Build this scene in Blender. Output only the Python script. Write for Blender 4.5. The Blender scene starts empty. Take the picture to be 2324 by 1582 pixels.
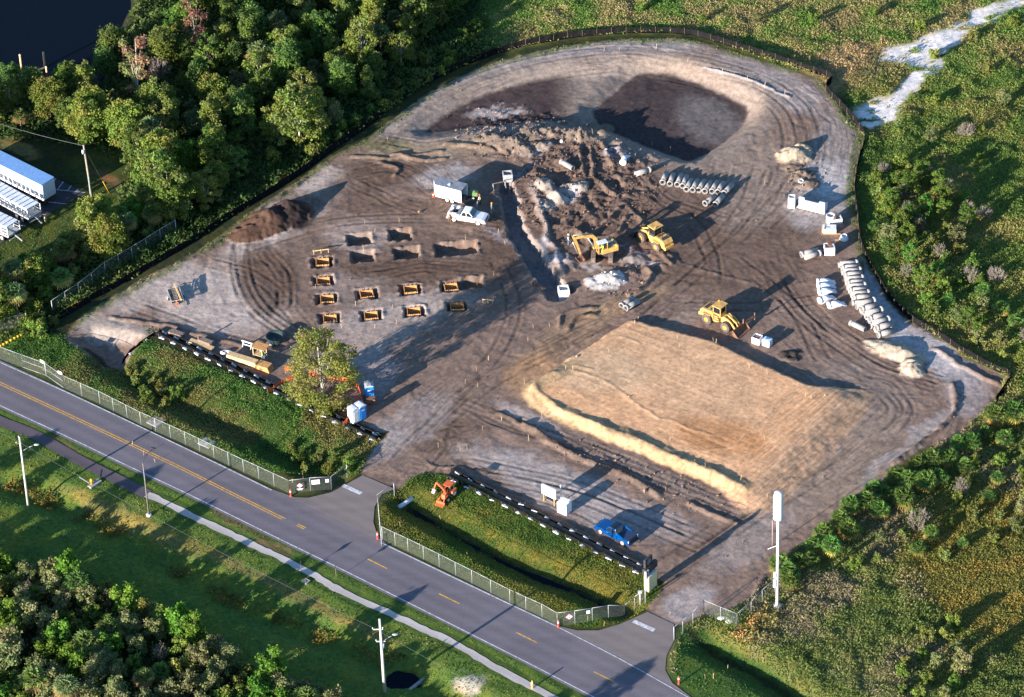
import bpy, math, random
import numpy as np
from mathutils import Vector, Matrix

random.seed(7)
rng = np.random.default_rng(11)
S = bpy.context.scene
COL = S.collection
R = math.radians

# ---------------------------------------------------------------- camera
TH, ROLL, DIST, F = R(37.0), 0.042, 520.0, 8800.0
CX, CY = 1161.5, 791.0
CAM = np.array([0.0, -DIST * math.cos(TH), DIST * math.sin(TH)])
FWD = np.array([0.0, math.cos(TH), -math.sin(TH)])
RT0 = np.array([1.0, 0.0, 0.0])
UP0 = np.array([0.0, math.sin(TH), math.cos(TH)])
UPV = UP0 * math.cos(ROLL) + RT0 * math.sin(ROLL)
RTV = RT0 * math.cos(ROLL) - UP0 * math.sin(ROLL)
cd = bpy.data.cameras.new('camera')
cd.sensor_width = 36.0
cd.lens = 36.0 * F / 2323.0
cd.clip_start = 1.0
cd.clip_end = 6000.0
co = bpy.data.objects.new('camera', cd)
COL.objects.link(co)
co.matrix_world = Matrix(((RTV[0], UPV[0], -FWD[0], CAM[0]), (RTV[1], UPV[1], -FWD[1], CAM[1]),
                          (RTV[2], UPV[2], -FWD[2], CAM[2]), (0, 0, 0, 1)))
S.camera = co
# ---------------------------------------------------------------- light
SUN_EL, SUN_AZ = R(13.0), math.atan2(-0.678, -0.735)   # direction towards the sun
w = bpy.data.worlds.new("World")
S.world = w
w.use_nodes = True
nt = w.node_tree
for n in list(nt.nodes): nt.nodes.remove(n)
sky = nt.nodes.new('ShaderNodeTexSky'); sky.sky_type = 'NISHITA'; sky.sun_disc = False
sky.sun_elevation = SUN_EL
sky.sun_rotation = math.pi / 2 - SUN_AZ
sky.ozone_density = 5.0; sky.dust_density = 0.4; sky.air_density = 1.2
bg = nt.nodes.new('ShaderNodeBackground'); bg.inputs['Strength'].default_value = 0.1
wo = nt.nodes.new('ShaderNodeOutputWorld')
nt.links.new(sky.outputs[0], bg.inputs[0]); nt.links.new(bg.outputs[0], wo.inputs[0])
ld = bpy.data.lights.new('sun', 'SUN'); ld.energy = 5.0; ld.angle = R(0.5); ld.color = (1.0, 0.91, 0.82)
lo = bpy.data.objects.new('sun', ld); COL.objects.link(lo)
sd_ = Vector((math.cos(SUN_AZ) * math.cos(SUN_EL), math.sin(SUN_AZ) * math.cos(SUN_EL), math.sin(SUN_EL)))
lo.rotation_euler = sd_.to_track_quat('Z', 'Y').to_euler(); lo.location = (0, 0, 80)
S.view_settings.view_transform = 'Standard'
S.view_settings.look = 'None'
S.view_settings.exposure = 1.57
S.view_settings.gamma = 1.0
S.cycles.max_bounces = 5
S.cycles.transparent_max_bounces = 12

# ---------------------------------------------------------------- mapping
def W(px, py, z=0.0):
    """world point at height z seen at overview pixel (2323 wide) px,py"""
    u, v = px - CX, CY - py
    d = FWD * F + RTV * u + UPV * v
    t = (z - CAM[2]) / d[2]
    p = CAM + d * t
    return float(p[0]), float(p[1])
def PX(x, y, z=0.0):
    rx, ry, rz = x - CAM[0], y - CAM[1], z - CAM[2]
    dz = rx * FWD[0] + ry * FWD[1] + rz * FWD[2]
    a = rx * RTV[0] + ry * RTV[1] + rz * RTV[2]
    b = rx * UPV[0] + ry * UPV[1] + rz * UPV[2]
    return CX + F * a / dz, CY - F * b / dz
def WP(pts, z=0.0): return np.array([W(a, b, z) for a, b in pts])
def ang(a, b):
    p, q = W(*a), W(*b)
    return math.atan2(q[1] - p[1], q[0] - p[0])

# ---------------------------------------------------------------- numpy noise / distance tools
_lat = rng.random((256, 256)).astype(np.float32)
def vnoise(x, y, s=0):
    x = x + s * 17.3; y = y + s * 9.1
    xi = np.floor(x).astype(np.int64); yi = np.floor(y).astype(np.int64)
    fx = x - xi; fy = y - yi
    fx = fx * fx * (3 - 2 * fx); fy = fy * fy * (3 - 2 * fy)
    a = _lat[xi & 255, yi & 255]; b = _lat[(xi + 1) & 255, yi & 255]
    c = _lat[xi & 255, (yi + 1) & 255]; d = _lat[(xi + 1) & 255, (yi + 1) & 255]
    return (a * (1 - fx) + b * fx) * (1 - fy) + (c * (1 - fx) + d * fx) * fy
def fbm(x, y, o=4, s=0):
    r = 0; a = 0.5; t = 0
    for k in range(o):
        r = r + a * vnoise(x, y, s + k * 3); t += a; a *= 0.5; x = x * 2.03; y = y * 2.03
    return r / t
def sst(a, b, x):
    t = np.clip((x - a) / (b - a), 0, 1); return t * t * (3 - 2 * t)
def dpoly(X, Y, P):
    """distance, along, signed side to polyline P (world)"""
    best = np.full(X.shape, 1e9); al = np.zeros(X.shape); sg = np.zeros(X.shape); L = 0
    for i in range(len(P) - 1):
        ax, ay = P[i]; bx, by = P[i + 1]; ex, ey = bx - ax, by - ay; l = math.hypot(ex, ey)
        t = np.clip(((X - ax) * ex + (Y - ay) * ey) / (l * l), 0, 1)
        dx = X - ax - t * ex; dy = Y - ay - t * ey; d = dx * dx + dy * dy
        m = d < best
        best = np.where(m, d, best); al = np.where(m, L + t * l, al)
        sg = np.where(m, np.sign(ex * dy - ey * dx), sg); L += l
    return np.sqrt(best), al, sg
def inpoly(X, Y, P):
    c = np.zeros(X.shape, bool); n = len(P)
    for i in range(n):
        x1, y1 = P[i]; x2, y2 = P[(i + 1) % n]
        if y1 == y2: continue
        m = ((y1 > Y) != (y2 > Y)) & (X < (x2 - x1) * (Y - y1) / (y2 - y1) + x1)
        c ^= m
    return c
def sdist(X, Y, P):
    d, _, _ = dpoly(X, Y, np.vstack([P, P[:1]]))
    return np.where(inpoly(X, Y, P), d, -d)
def smooth_line(pts, n=6):
    """Catmull-Rom through pixel points"""
    p = [np.array(q, float) for q in pts]; p = [2 * p[0] - p[1]] + p + [2 * p[-1] - p[-2]]; out = []
    for i in range(1, len(p) - 2):
        for k in range(n):
            t = k / n
            out.append(tuple(0.5 * ((2 * p[i]) + (-p[i - 1] + p[i + 1]) * t + (2 * p[i - 1] - 5 * p[i] + 4 * p[i + 1] - p[i + 2]) * t * t
                                    + (-p[i - 1] + 3 * p[i] - 3 * p[i + 1] + p[i + 2]) * t ** 3)))
    out.append(tuple(p[-2])); return out

# ---------------------------------------------------------------- materials
MATS = {}
def mat(name, col, rough=0.85, metal=0.0, var=0.12, scale=6.0, bump=0.0, bscale=20.0, spec=0.3, emit=None, tint=None):
    if name in MATS: return MATS[name]
    m = bpy.data.materials.new(name); m.use_nodes = True; t = m.node_tree; b = t.nodes['Principled BSDF']
    if name == 'silt_fabric': spec = 0.03
    b.inputs['Roughness'].default_value = rough; b.inputs['Metallic'].default_value = metal
    b.inputs['Specular IOR Level'].default_value = spec
    tc = t.nodes.new('ShaderNodeTexCoord'); no = t.nodes.new('ShaderNodeTexNoise')
    no.inputs['Scale'].default_value = scale; no.inputs['Detail'].default_value = 5
    t.links.new(tc.outputs['Object'], no.inputs['Vector'])
    mx = t.nodes.new('ShaderNodeMix'); mx.data_type = 'RGBA'
    c2 = tint or tuple(c * (1 - 2 * var) for c in col)
    mx.inputs[6].default_value = (*c2, 1); mx.inputs[7].default_value = (*[min(1, c * (1 + var)) for c in col], 1)
    cr = t.nodes.new('ShaderNodeMapRange'); cr.inputs[1].default_value = 0.3; cr.inputs[2].default_value = 0.62
    t.links.new(no.outputs[0], cr.inputs[0]); t.links.new(cr.outputs[0], mx.inputs[0])
    t.links.new(mx.outputs[2], b.inputs['Base Color'])
    if bump:
        n2 = t.nodes.new('ShaderNodeTexNoise'); n2.inputs['Scale'].default_value = bscale; n2.inputs['Detail'].default_value = 4
        t.links.new(tc.outputs['Object'], n2.inputs['Vector'])
        bp = t.nodes.new('ShaderNodeBump'); bp.inputs['Strength'].default_value = 1.0; bp.inputs['Distance'].default_value = bump
        t.links.new(n2.outputs[0], bp.inputs['Height']); t.links.new(bp.outputs[0], b.inputs['Normal'])
    MATS[name] = m; return m

def terrain_mat():
    m = bpy.data.materials.new('terrain'); m.use_nodes = True; t = m.node_tree; b = t.nodes['Principled BSDF']
    b.inputs['Roughness'].default_value = 0.95; b.inputs['Specular IOR Level'].default_value = 0.1
    L = t.links.new; N = t.nodes.new
    at = N('ShaderNodeAttribute'); at.attribute_name = 'Col'
    fl = N('ShaderNodeAttribute'); fl.attribute_name = 'flow'       # xy = stretched track coordinates, z = track strength
    gr = N('ShaderNodeAttribute'); gr.attribute_name = 'grass'
    tc = N('ShaderNodeTexCoord')
    n1 = N('ShaderNodeTexNoise'); n1.inputs['Scale'].default_value = 1.6; n1.inputs['Detail'].default_value = 8; n1.inputs['Roughness'].default_value = 0.7
    L(tc.outputs['Object'], n1.inputs['Vector'])
    n2 = N('ShaderNodeTexNoise'); n2.inputs['Scale'].default_value = 1.0; n2.inputs['Detail'].default_value = 5; n2.inputs['Roughness'].default_value = 0.65
    L(fl.outputs['Vector'], n2.inputs['Vector'])
    n3 = N('ShaderNodeTexNoise'); n3.inputs['Scale'].default_value = 0.35; n3.inputs['Detail'].default_value = 5
    L(tc.outputs['Object'], n3.inputs['Vector'])
    def rng_(src, a, b_, c, d):
        r = N('ShaderNodeMapRange'); r.clamp = True
        for i, v in zip((1, 2, 3, 4), (a, b_, c, d)): r.inputs[i].default_value = v
        L(src, r.inputs[0]); return r.outputs[0]
    v1 = rng_(n1.outputs[0], 0.34, 0.66, 0.68, 1.26)
    v2 = rng_(n2.outputs[0], 0.36, 0.64, 0.66, 1.22)
    v3 = rng_(n3.outputs[0], 0.3, 0.7, 0.85, 1.15)
    def mul(a, b_):
        q = N('ShaderNodeMath'); q.operation = 'MULTIPLY'; L(a, q.inputs[0]); L(b_, q.inputs[1]) if not isinstance(b_, float) else setattr(q.inputs[1], 'default_value', b_); return q.outputs[0]
    sep = N('ShaderNodeSeparateXYZ'); L(gr.outputs['Vector'], sep.inputs[0])     # x = grassiness, y = track strength
    mt = N('ShaderNodeMix'); mt.data_type = 'FLOAT'; L(sep.outputs[1], mt.inputs[0]); mt.inputs[2].default_value = 1.0; L(v2, mt.inputs[3])
    k = mul(mul(v1, mt.outputs[0]), v3)
    vm = N('ShaderNodeVectorMath'); vm.operation = 'SCALE'; L(at.outputs['Color'], vm.inputs[0]); L(k, vm.inputs['Scale'])
    # grass: shift between dry and green by noise
    gm = N('ShaderNodeMix'); gm.data_type = 'RGBA'; gm.blend_type = 'MULTIPLY'
    gf = mul(rng_(n3.outputs[0], 0.42, 0.62, 0.0, 1.0), sep.outputs[0]); L(gf, gm.inputs[0])
    L(vm.outputs[0], gm.inputs[6]); gm.inputs[7].default_value = (1.3, 1.0, 0.8, 1)
    L(gm.outputs[2], b.inputs['Base Color'])
    # bump
    hb = N('ShaderNodeMath'); hb.operation = 'MULTIPLY_ADD'
    L(mul(n2.outputs[0], sep.outputs[1]), hb.inputs[0]); hb.inputs[1].default_value = 0.5
    nb = N('ShaderNodeTexNoise'); nb.inputs['Scale'].default_value = 3.2; nb.inputs['Detail'].default_value = 7; nb.inputs['Roughness'].default_value = 0.65
    L(tc.outputs['Object'], nb.inputs['Vector'])
    L(mul(nb.outputs[0], 0.55), hb.inputs[2])
    bp = N('ShaderNodeBump'); bp.inputs['Strength'].default_value = 1.0; bp.inputs['Distance'].default_value = 0.085
    L(hb.outputs[0], bp.inputs['Height']); L(bp.outputs[0], b.inputs['Normal'])
    return m
TERR = terrain_mat()

# ---------------------------------------------------------------- object helpers
def tag(o, label=None, cat=None, group=None, kind=None):
    if label: o['label'] = label
    if cat: o['category'] = cat
    if group: o['group'] = group
    if kind: o['kind'] = kind
    return o
def link(name, me, parent=None):
    o = bpy.data.objects.new(name, me); COL.objects.link(o)
    if parent: o.parent = parent
    return o
def thing(name, label, cat, loc=(0, 0, 0), rz=0.0, group=None):
    o = bpy.data.objects.new(name, None); COL.objects.link(o); o.empty_display_size = 0.3
    o.location = loc; o.rotation_euler = (0, 0, rz); return tag(o, label, cat, group)
_kids = {}
def kids(o): return [c for c in o.children]
def dup(root, loc, rz=None, label=None, group=None, scale=None, rot=None):
    r = root.copy(); COL.objects.link(r); r.location = loc
    if rz is not None: r.rotation_euler = (0, 0, rz)
    if rot is not None: r.rotation_euler = rot
    if scale is not None: r.scale = (scale, scale, scale) if not hasattr(scale, '__len__') else scale
    if label: r['label'] = label
    if group: r['group'] = group
    for ch in list(root.children):
        c = ch.copy(); COL.objects.link(c); c.parent = r
        for g in list(ch.children):
            d = g.copy(); COL.objects.link(d); d.parent = c
    return r
def mesh_np(name, V, Fq, mats, col=None, attrs=None, smooth=False, midx=None):
    """fast mesh; Fq is (n,k) int array"""
    me = bpy.data.meshes.new(name); n, k = Fq.shape
    me.vertices.add(len(V)); me.vertices.foreach_set('co', np.ascontiguousarray(V, np.float32).ravel())
    me.loops.add(n * k); me.loops.foreach_set('vertex_index', np.ascontiguousarray(Fq, np.int32).ravel())
    me.polygons.add(n); me.polygons.foreach_set('loop_start', np.arange(0, n * k, k, dtype=np.int32))
    me.update(calc_edges=True)
    if col is not None:
        a = me.color_attributes.new('Col', 'FLOAT_COLOR', 'POINT')
        c4 = np.ones((len(V), 4), np.float32); c4[:, :3] = col; a.data.foreach_set('color', c4.ravel())
    for nm, v in (attrs or {}).items():
        a = me.attributes.new(nm, 'FLOAT_VECTOR', 'POINT'); a.data.foreach_set('vector', np.ascontiguousarray(v, np.float32).ravel())
    for m in mats: me.materials.append(m)
    if midx is not None: me.polygons.foreach_set('material_index', midx.astype(np.int32))
    me.polygons.foreach_set('use_smooth', np.full(n, smooth))
    me.validate(); return me

class MB:
    """collects shapes for one mesh object"""
    def __init__(s): s.v = []; s.f = []; s.m = []; s.M = Matrix.Identity(4); s.sm = []
    def _add(s, vs, fs, mi, smooth=False):
        b = len(s.v); s.v += [tuple(s.M @ Vector(p)) for p in vs]
        s.f += [tuple(i + b for i in f) for f in fs]; s.m += [mi] * len(fs); s.sm += [smooth] * len(fs); return s
    def box(s, c, d, mi=0, rz=0, taper=1.0, ry=0, rx=0):
        cx, cy, cz = c; x, y, z = d[0] / 2, d[1] / 2, d[2] / 2
        r = Matrix.Rotation(rz, 3, 'Z') @ Matrix.Rotation(ry, 3, 'Y') @ Matrix.Rotation(rx, 3, 'X')
        ps = []
        for k, t in ((-1, 1.0), (1, taper)):
            for a, b in ((-1, -1), (1, -1), (1, 1), (-1, 1)):
                q = r @ Vector((a * x * t, b * y * t, k * z)); ps.append((cx + q.x, cy + q.y, cz + q.z))
        return s._add(ps, [(3, 2, 1, 0), (4, 5, 6, 7), (0, 1, 5, 4), (1, 2, 6, 5), (2, 3, 7, 6), (3, 0, 4, 7)], mi)
    def bar(s, p, q, wd, h=None, mi=0, n=4, w2=None):
        p, q = Vector(p), Vector(q); d = q - p; L = d.length
        if L < 1e-6: return s
        d /= L; up = Vector((0, 0, 1)) if abs(d.z) < 0.95 else Vector((1, 0, 0))
        a = d.cross(up).normalized(); b = a.cross(d).normalized(); h = h or wd; k = (w2 / wd) if w2 else 1
        ps = []
        for c, sc in ((p, 1), (q, k)):
            for i in range(n):
                t = 2 * math.pi * (i + 0.5) / n; e = 1.0 / math.cos(math.pi / n) if n == 4 else 1.0
                ps.append(c + a * (math.cos(t) * wd / 2 * e * sc) + b * (math.sin(t) * h / 2 * e * sc))
        fs = [(i, (i + 1) % n, n + (i + 1) % n, n + i) for i in range(n)] + [tuple(range(n))[::-1], tuple(range(n, 2 * n))]
        return s._add(ps, fs, mi, n > 5)
    def lathe(s, c, prof, n=16, mi=0, axis='Z', caps=True, smooth=True):
        """prof: list (r, h) along axis"""
        ps = []
        for r, h in prof:
            for i in range(n):
                t = 2 * math.pi * i / n; u, v = r * math.cos(t), r * math.sin(t)
                q = {'Z': (u, v, h), 'X': (h, u, v), 'Y': (u, h, v)}[axis]; ps.append((c[0] + q[0], c[1] + q[1], c[2] + q[2]))
        fs = []
        for k in range(len(prof) - 1):
            for i in range(n):
                j = (i + 1) % n; fs.append((k * n + i, k * n + j, (k + 1) * n + j, (k + 1) * n + i))
        if caps: fs += [tuple(range(n))[::-1], tuple(range((len(prof) - 1) * n, len(prof) * n))]
        return s._add(ps, fs, mi, smooth)
    def prism(s, pts, y0, y1, mi=0, axis='Y'):
        """extrude an xz outline between y0 and y1"""
        n = len(pts)
        q = (lambda a, b, y: (a, y, b)) if axis == 'Y' else ((lambda a, b, y: (a, b, y)) if axis == 'Z' else (lambda a, b, y: (y, a, b)))
        ps = [q(a, b, y0) for a, b in pts] + [q(a, b, y1) for a, b in pts]
        fs = [(i, (i + 1) % n, n + (i + 1) % n, n + i) for i in range(n)] + [tuple(range(n))[::-1], tuple(range(n, 2 * n))]
        return s._add(ps, fs, mi)
    def loft(s, secs, mi=0, caps=True, smooth=True):
        """list of equal length rings of points"""
        n = len(secs[0]); ps = [p for r in secs for p in r]; fs = []
        for k in range(len(secs) - 1):
            for i in range(n):
                j = (i + 1) % n; fs.append((k * n + i, k * n + j, (k + 1) * n + j, (k + 1) * n + i))
        if caps: fs += [tuple(range(n))[::-1], tuple(range((len(secs) - 1) * n, len(secs) * n))]
        return s._add(ps, fs, mi, smooth)
    def sphere(s, c, r, mi=0, n=10, m=6):
        rr = r if hasattr(r, '__len__') else (r, r, r); secs = []
        for k in range(1, m):
            a = math.pi * k / m - math.pi / 2
            secs.append([(c[0] + rr[0] * math.cos(a) * math.cos(2 * math.pi * i / n), c[1] + rr[1] * math.cos(a) * math.sin(2 * math.pi * i / n), c[2] + rr[2] * math.sin(a)) for i in range(n)])
        return s.loft(secs, mi)
    def build(s, name, mats, parent=None, loc=None, bevel=0):
        me = bpy.data.meshes.new(name); me.from_pydata(s.v, [], s.f)
        mats = mats if isinstance(mats, (list, tuple)) else [mats]
        for m in mats: me.materials.append(m)
        me.polygons.foreach_set('material_index', s.m); me.polygons.foreach_set('use_smooth', s.sm); me.update()
        import bmesh
        bm = bmesh.new(); bm.from_mesh(me); bmesh.ops.recalc_face_normals(bm, faces=bm.faces)
        if bevel:
            es = [e for e in bm.edges if len(e.link_faces) == 2 and e.calc_face_angle(0) > 0.7]
            bmesh.ops.bevel(bm, geom=es, offset=bevel, segments=2, affect='EDGES', profile=0.6, clamp_overlap=True)
        bm.to_mesh(me); bm.free()
        o = link(name, me, parent)
        if loc: o.location = loc
        return o
# ================================================================= TERRAIN
STEP = 0.21
gx = np.arange(-92, 92, STEP); gy = np.arange(-78, 122, STEP)
GX, GY = np.meshgrid(gx, gy)
U, V_ = PX(GX, GY)
H = np.zeros_like(GX)
nz = fbm(GX * 0.25, GY * 0.25, 5, 1); nf = fbm(GX * 1.3, GY * 1.3, 4, 5)
WX = GX + (fbm(GX * 0.35, GY * 0.35, 4, 21) - 0.5) * 3.2; WY = GY + (fbm(GX * 0.35, GY * 0.35, 4, 33) - 0.5) * 3.2  # warped
C = np.zeros(GX.shape + (3,), np.float32)
GRASS = np.ones_like(GX); TRK = np.zeros_like(GX)
def setc(m, c):
    global C
    m = np.clip(m, 0, 1)[..., None]; C = C * (1 - m) + np.array(c, np.float32) * m
c_grass, c_dry, c_dark = (0.085, 0.14, 0.028), (0.2, 0.165, 0.06), (0.03, 0.04, 0.016)
setc(np.ones_like(GX), c_dark)
def blob(px, py, rx, ry, rot=0):
    """soft elliptical mask, radii in overview pixels"""
    a = R(rot); dx = (U - px) + (nz - 0.5) * 60; dy = (V_ - py) + (nf - 0.5) * 30
    p = dx * math.cos(a) + dy * math.sin(a); q = -dx * math.sin(a) + dy * math.cos(a)
    return 1 - sst(0.6, 1.15, np.sqrt((p / rx) ** 2 + (q / ry) ** 2))
def pmask(pts, soft=0.3, warp=False):
    P = WP(pts); return sst(-soft, soft, sdist(WX if warp else GX, WY if warp else GY, P))
# mown grass: both sides of the road, parking verge
setc(pmask([(-60, 740), (-60, 1260), (200, 1340), (520, 1500), (760, 1680), (1500, 1700), (1250, 1500), (900, 1310), (620, 1150), (300, 960)], 1.5), c_grass)
setc(blob(300, 1180, 200, 25, 26) * 0.7, c_dry); setc(blob(650, 1340, 300, 16, 27) * 0.8, c_dry); setc(blob(1300, 1500, 260, 14, 27) * 0.7, c_dry)
for bx, by, br, bb in ((540, 1180, 70, 14), (120, 1000, 90, 8), (620, 1240, 40, 16), (1060, 1400, 120, 8)): setc(blob(bx, by, br, bb, 26) * 0.8, (0.17, 0.12, 0.06))
setc(blob(1065, 1550, 40, 22) * 0.9, (0.4, 0.37, 0.33))
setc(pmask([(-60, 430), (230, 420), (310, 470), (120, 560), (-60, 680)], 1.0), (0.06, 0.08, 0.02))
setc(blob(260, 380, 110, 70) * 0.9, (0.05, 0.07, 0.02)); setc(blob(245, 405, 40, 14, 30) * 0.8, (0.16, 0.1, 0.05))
setc(blob(35, 330, 60, 20, 25), (0.15, 0.13, 0.05))
# ditch zone grass
P_LD = [(-60, 760), (60, 760), (330, 770), (860, 1000), (800, 1090), (650, 1130), (300, 960), (-60, 790)]
setc(pmask(P_LD, 0.8), (0.055, 0.07, 0.02))
P_RD = [(960, 1075), (1040, 1085), (1480, 1310), (1500, 1345), (1440, 1420), (1270, 1430), (860, 1235), (850, 1130)]
setc(pmask(P_RD, 0.6), (0.07, 0.09, 0.02)); setc(blob(1200, 1240, 330, 18, 27.5) * 0.8, (0.17, 0.14, 0.03))
# right and top fields
P_FT = [(1080, -90), (2500, -90), (2500, 900), (2290, 900), (2130, 780), (1975, 620), (1945, 450), (1960, 320), (1890, 190), (1560, 70), (1300, 80), (1120, 120), (1060, 60)]
P_FR = [(1500, 1700), (1500, 1460), (1740, 1300), (2260, 910), (2500, 820), (2500, 1700)]
setc(pmask(P_FT, 1.5), (0.14, 0.185, 0.045)); setc(pmask(P_FR, 1.0), (0.15, 0.16, 0.05))
setc(blob(2230, 1250, 260, 330) * 0.7, (0.11, 0.1, 0.02)); setc(blob(1980, 1560, 150, 24, 20) * 0.8, (0.26, 0.22, 0.15))
setc(pmask([(1540, 1430), (1600, 1425), (1740, 1500), (1900, 1620), (1500, 1620)], 0.8), (0.045, 0.09, 0.02))
setc(blob(1920, 150, 130, 60, -15) * 0.9, (0.3, 0.23, 0.11))
# white sand track
for pts in ([(1926, 247), (1966, 243), (2016, 214), (2049, 187), (2076, 170), (2110, 170), (2096, 194), (2063, 220), (2043, 254), (2009, 284), (1983, 297), (1963, 294)],
            [(1983, 134), (2033, 107), (2116, 73), (2176, 65), (2183, 77), (2133, 110), (2123, 140), (2083, 157), (2050, 144)],
            [(2120, 90), (2180, 50), (2230, 20), (2250, 45), (2190, 85), (2140, 120)], [(2050, 190), (2080, 160), (2120, 130), (2125, 160), (2080, 200)],
            [(2219, 34), (2260, 7), (2340, -20), (2340, 10), (2266, 30), (2233, 43)]):
    m = pmask(pts, 1.3, True); setc(m * sst(0.33, 0.5, fbm(GX * 0.5, GY * 1.6, 4, 61) + 0.12 * m), (0.68, 0.64, 0.62)); GRASS *= 1 - m * 0.8

# ---- the construction site soil
P_SITE = [(160, 748), (205, 705), (300, 650), (440, 575), (560, 490), (700, 395), (760, 352), (830, 318), (905, 262), (980, 210), (1080, 160), (1200, 122), (1320, 100), (1450, 90), (1570, 92),
          (1700, 132), (1832, 168), (1880, 200), (1912, 250), (1950, 300), (1953, 325), (1940, 370), (1933, 434), (1940, 500), (1960, 590), (1988, 640), (2010, 680), (2060, 728), (2112, 756), (2180, 803), (2245, 838),
          (2280, 857), (2250, 912), (2196, 965), (2156, 995), (2083, 1022), (2016, 1074), (1943, 1134), (1883, 1187), (1842, 1221), (1782, 1254), (1756, 1300), (1700, 1360), (1649, 1390), (1590, 1400), (1529, 1418),
          (1469, 1389), (1492, 1350), (1505, 1322), (1470, 1306), (1440, 1292), (1330, 1232), (1200, 1165), (1100, 1115), (1030, 1080), (985, 1072), (940, 1083), (895, 1110), (823, 1080), (838, 1030), (880, 985), (850, 975),
          (700, 910), (560, 845), (440, 790), (350, 757), (275, 822), (215, 812), (150, 775)]
WSITE = WP(smooth_line(P_SITE + [P_SITE[0]], 3)[:-1])
sdS = sdist(GX, GY, WSITE)
SITE = sst(-0.35, 0.35, sdS + (nf - 0.5) * 0.9)
mudc, midc, sandc = (0.108, 0.067, 0.048), (0.2, 0.136, 0.105), (0.4, 0.325, 0.285)
setc(SITE, midc); GRASS *= 1 - SITE
def sblob(a, col, k=1.0): setc(SITE * a * k, col)
L_ = sandc
for (px, py, rx, ry, rot, c, k) in (
    (480, 680, 190, 80, 12, L_, .95), (330, 650, 130, 45, -28, L_, .75), (640, 500, 190, 50, -33, L_, .8), (250, 745, 90, 28, 8, (0.34, 0.28, 0.24), .9), (740, 420, 80, 45, -10, L_, .85),
    (600, 640, 75, 95, 0, mudc, .85), (1010, 400, 90, 30, -8, (0.36, 0.31, 0.29), .8), (920, 620, 300, 120, 0, mudc, .45), (820, 540, 90, 40, 0, L_, .4), (790, 650, 90, 40, 0, L_, .3), (930, 612, 190, 26, 0, mudc, .85), (1135, 560, 55, 90, 0, mudc, .75), (880, 705, 140, 40, -10, L_, .4),
    (1010, 680, 110, 30, -5, L_, .35), (850, 400, 130, 42, -15, mudc, .8), (820, 460, 230, 22, 4, mudc, .6), (680, 475, 60, 30, 0, mudc, .5), (840, 760, 200, 60, -25, L_, .5), (830, 850, 90, 60, -30, (0.33, 0.28, 0.27), .6), (1000, 340, 200, 26, -4, (0.3, 0.22, 0.15), .8),
    (1300, 760, 170, 45, -33, (0.26, 0.17, 0.11), .85), (1210, 845, 75, 45, -30, (0.38, 0.22, 0.12), .8), (1420, 690, 120, 20, -22, (0.33, 0.21, 0.12), .7), (1500, 760, 150, 26, -30, (0.25, 0.19, 0.15), .5),
    (1640, 560, 260, 130, 10, mudc, .62), (1300, 470, 230, 170, 0, mudc, .6), (1000, 990, 90, 50, 0, mudc, .45), (940, 960, 110, 50, -40, (0.28, 0.23, 0.21), .7), (1100, 1040, 100, 25, 15, L_, .5),
    (1300, 1120, 260, 55, 25, (0.33, 0.28, 0.26), .85), (1480, 1180, 120, 40, 20, (0.33, 0.27, 0.25), .6), (1540, 1230, 120, 40, 10, mudc, .3), (1210, 955, 110, 16, 25, L_, .8), (1450, 1060, 260, 20, 25, (0.2, 0.15, 0.125), .8),
    (1850, 470, 90, 60, -10, (0.33, 0.29, 0.27), .8), (1885, 405, 60, 50, -30, (0.5, 0.46, 0.44), .8), (1900, 330, 70, 90, 0, (0.3, 0.26, 0.24), .6), (1700, 420, 100, 120, 10, (0.28, 0.215, 0.17), .6),
    (2010, 690, 40, 130, -20, (0.42, 0.4, 0.4), .8), (2130, 810, 110, 40, 35, (0.42, 0.38, 0.37), .85), (2200, 890, 60, 60, 0, (0.3, 0.26, 0.25), .7), (1950, 900, 150, 90, 20, (0.21, 0.165, 0.14), .6),
    (1900, 1060, 210, 90, -35, (0.27, 0.2, 0.15), .7), (1700, 1230, 150, 50, -30, (0.27, 0.215, 0.19), .8), (1560, 1370, 80, 40, -25, (0.34, 0.29, 0.27), .8), (2060, 1010, 160, 18, -38, (0.34, 0.29, 0.27), .7),
    (1300, 140, 350, 45, -8, (0.36, 0.31, 0.29), .85), (950, 250, 100, 50, -40, (0.35, 0.3, 0.28), .8), (1750, 190, 160, 50, 25, (0.32, 0.275, 0.26), .7), (880, 330, 60, 18, 0, (0.1, 0.12, 0.04), .5), (860, 1000, 70, 50, -35, (0.33, 0.28, 0.26), .6)):
    sblob(blob(px, py, rx, ry, rot), c, k)
# green fringe inside the silt fence
sblob((1 - sst(0.2, 1.6, sdS + (nz - .5) * 2.5)) * (V_ < 740) * (U < 1960), (0.1, 0.12, 0.035), .75)

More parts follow.
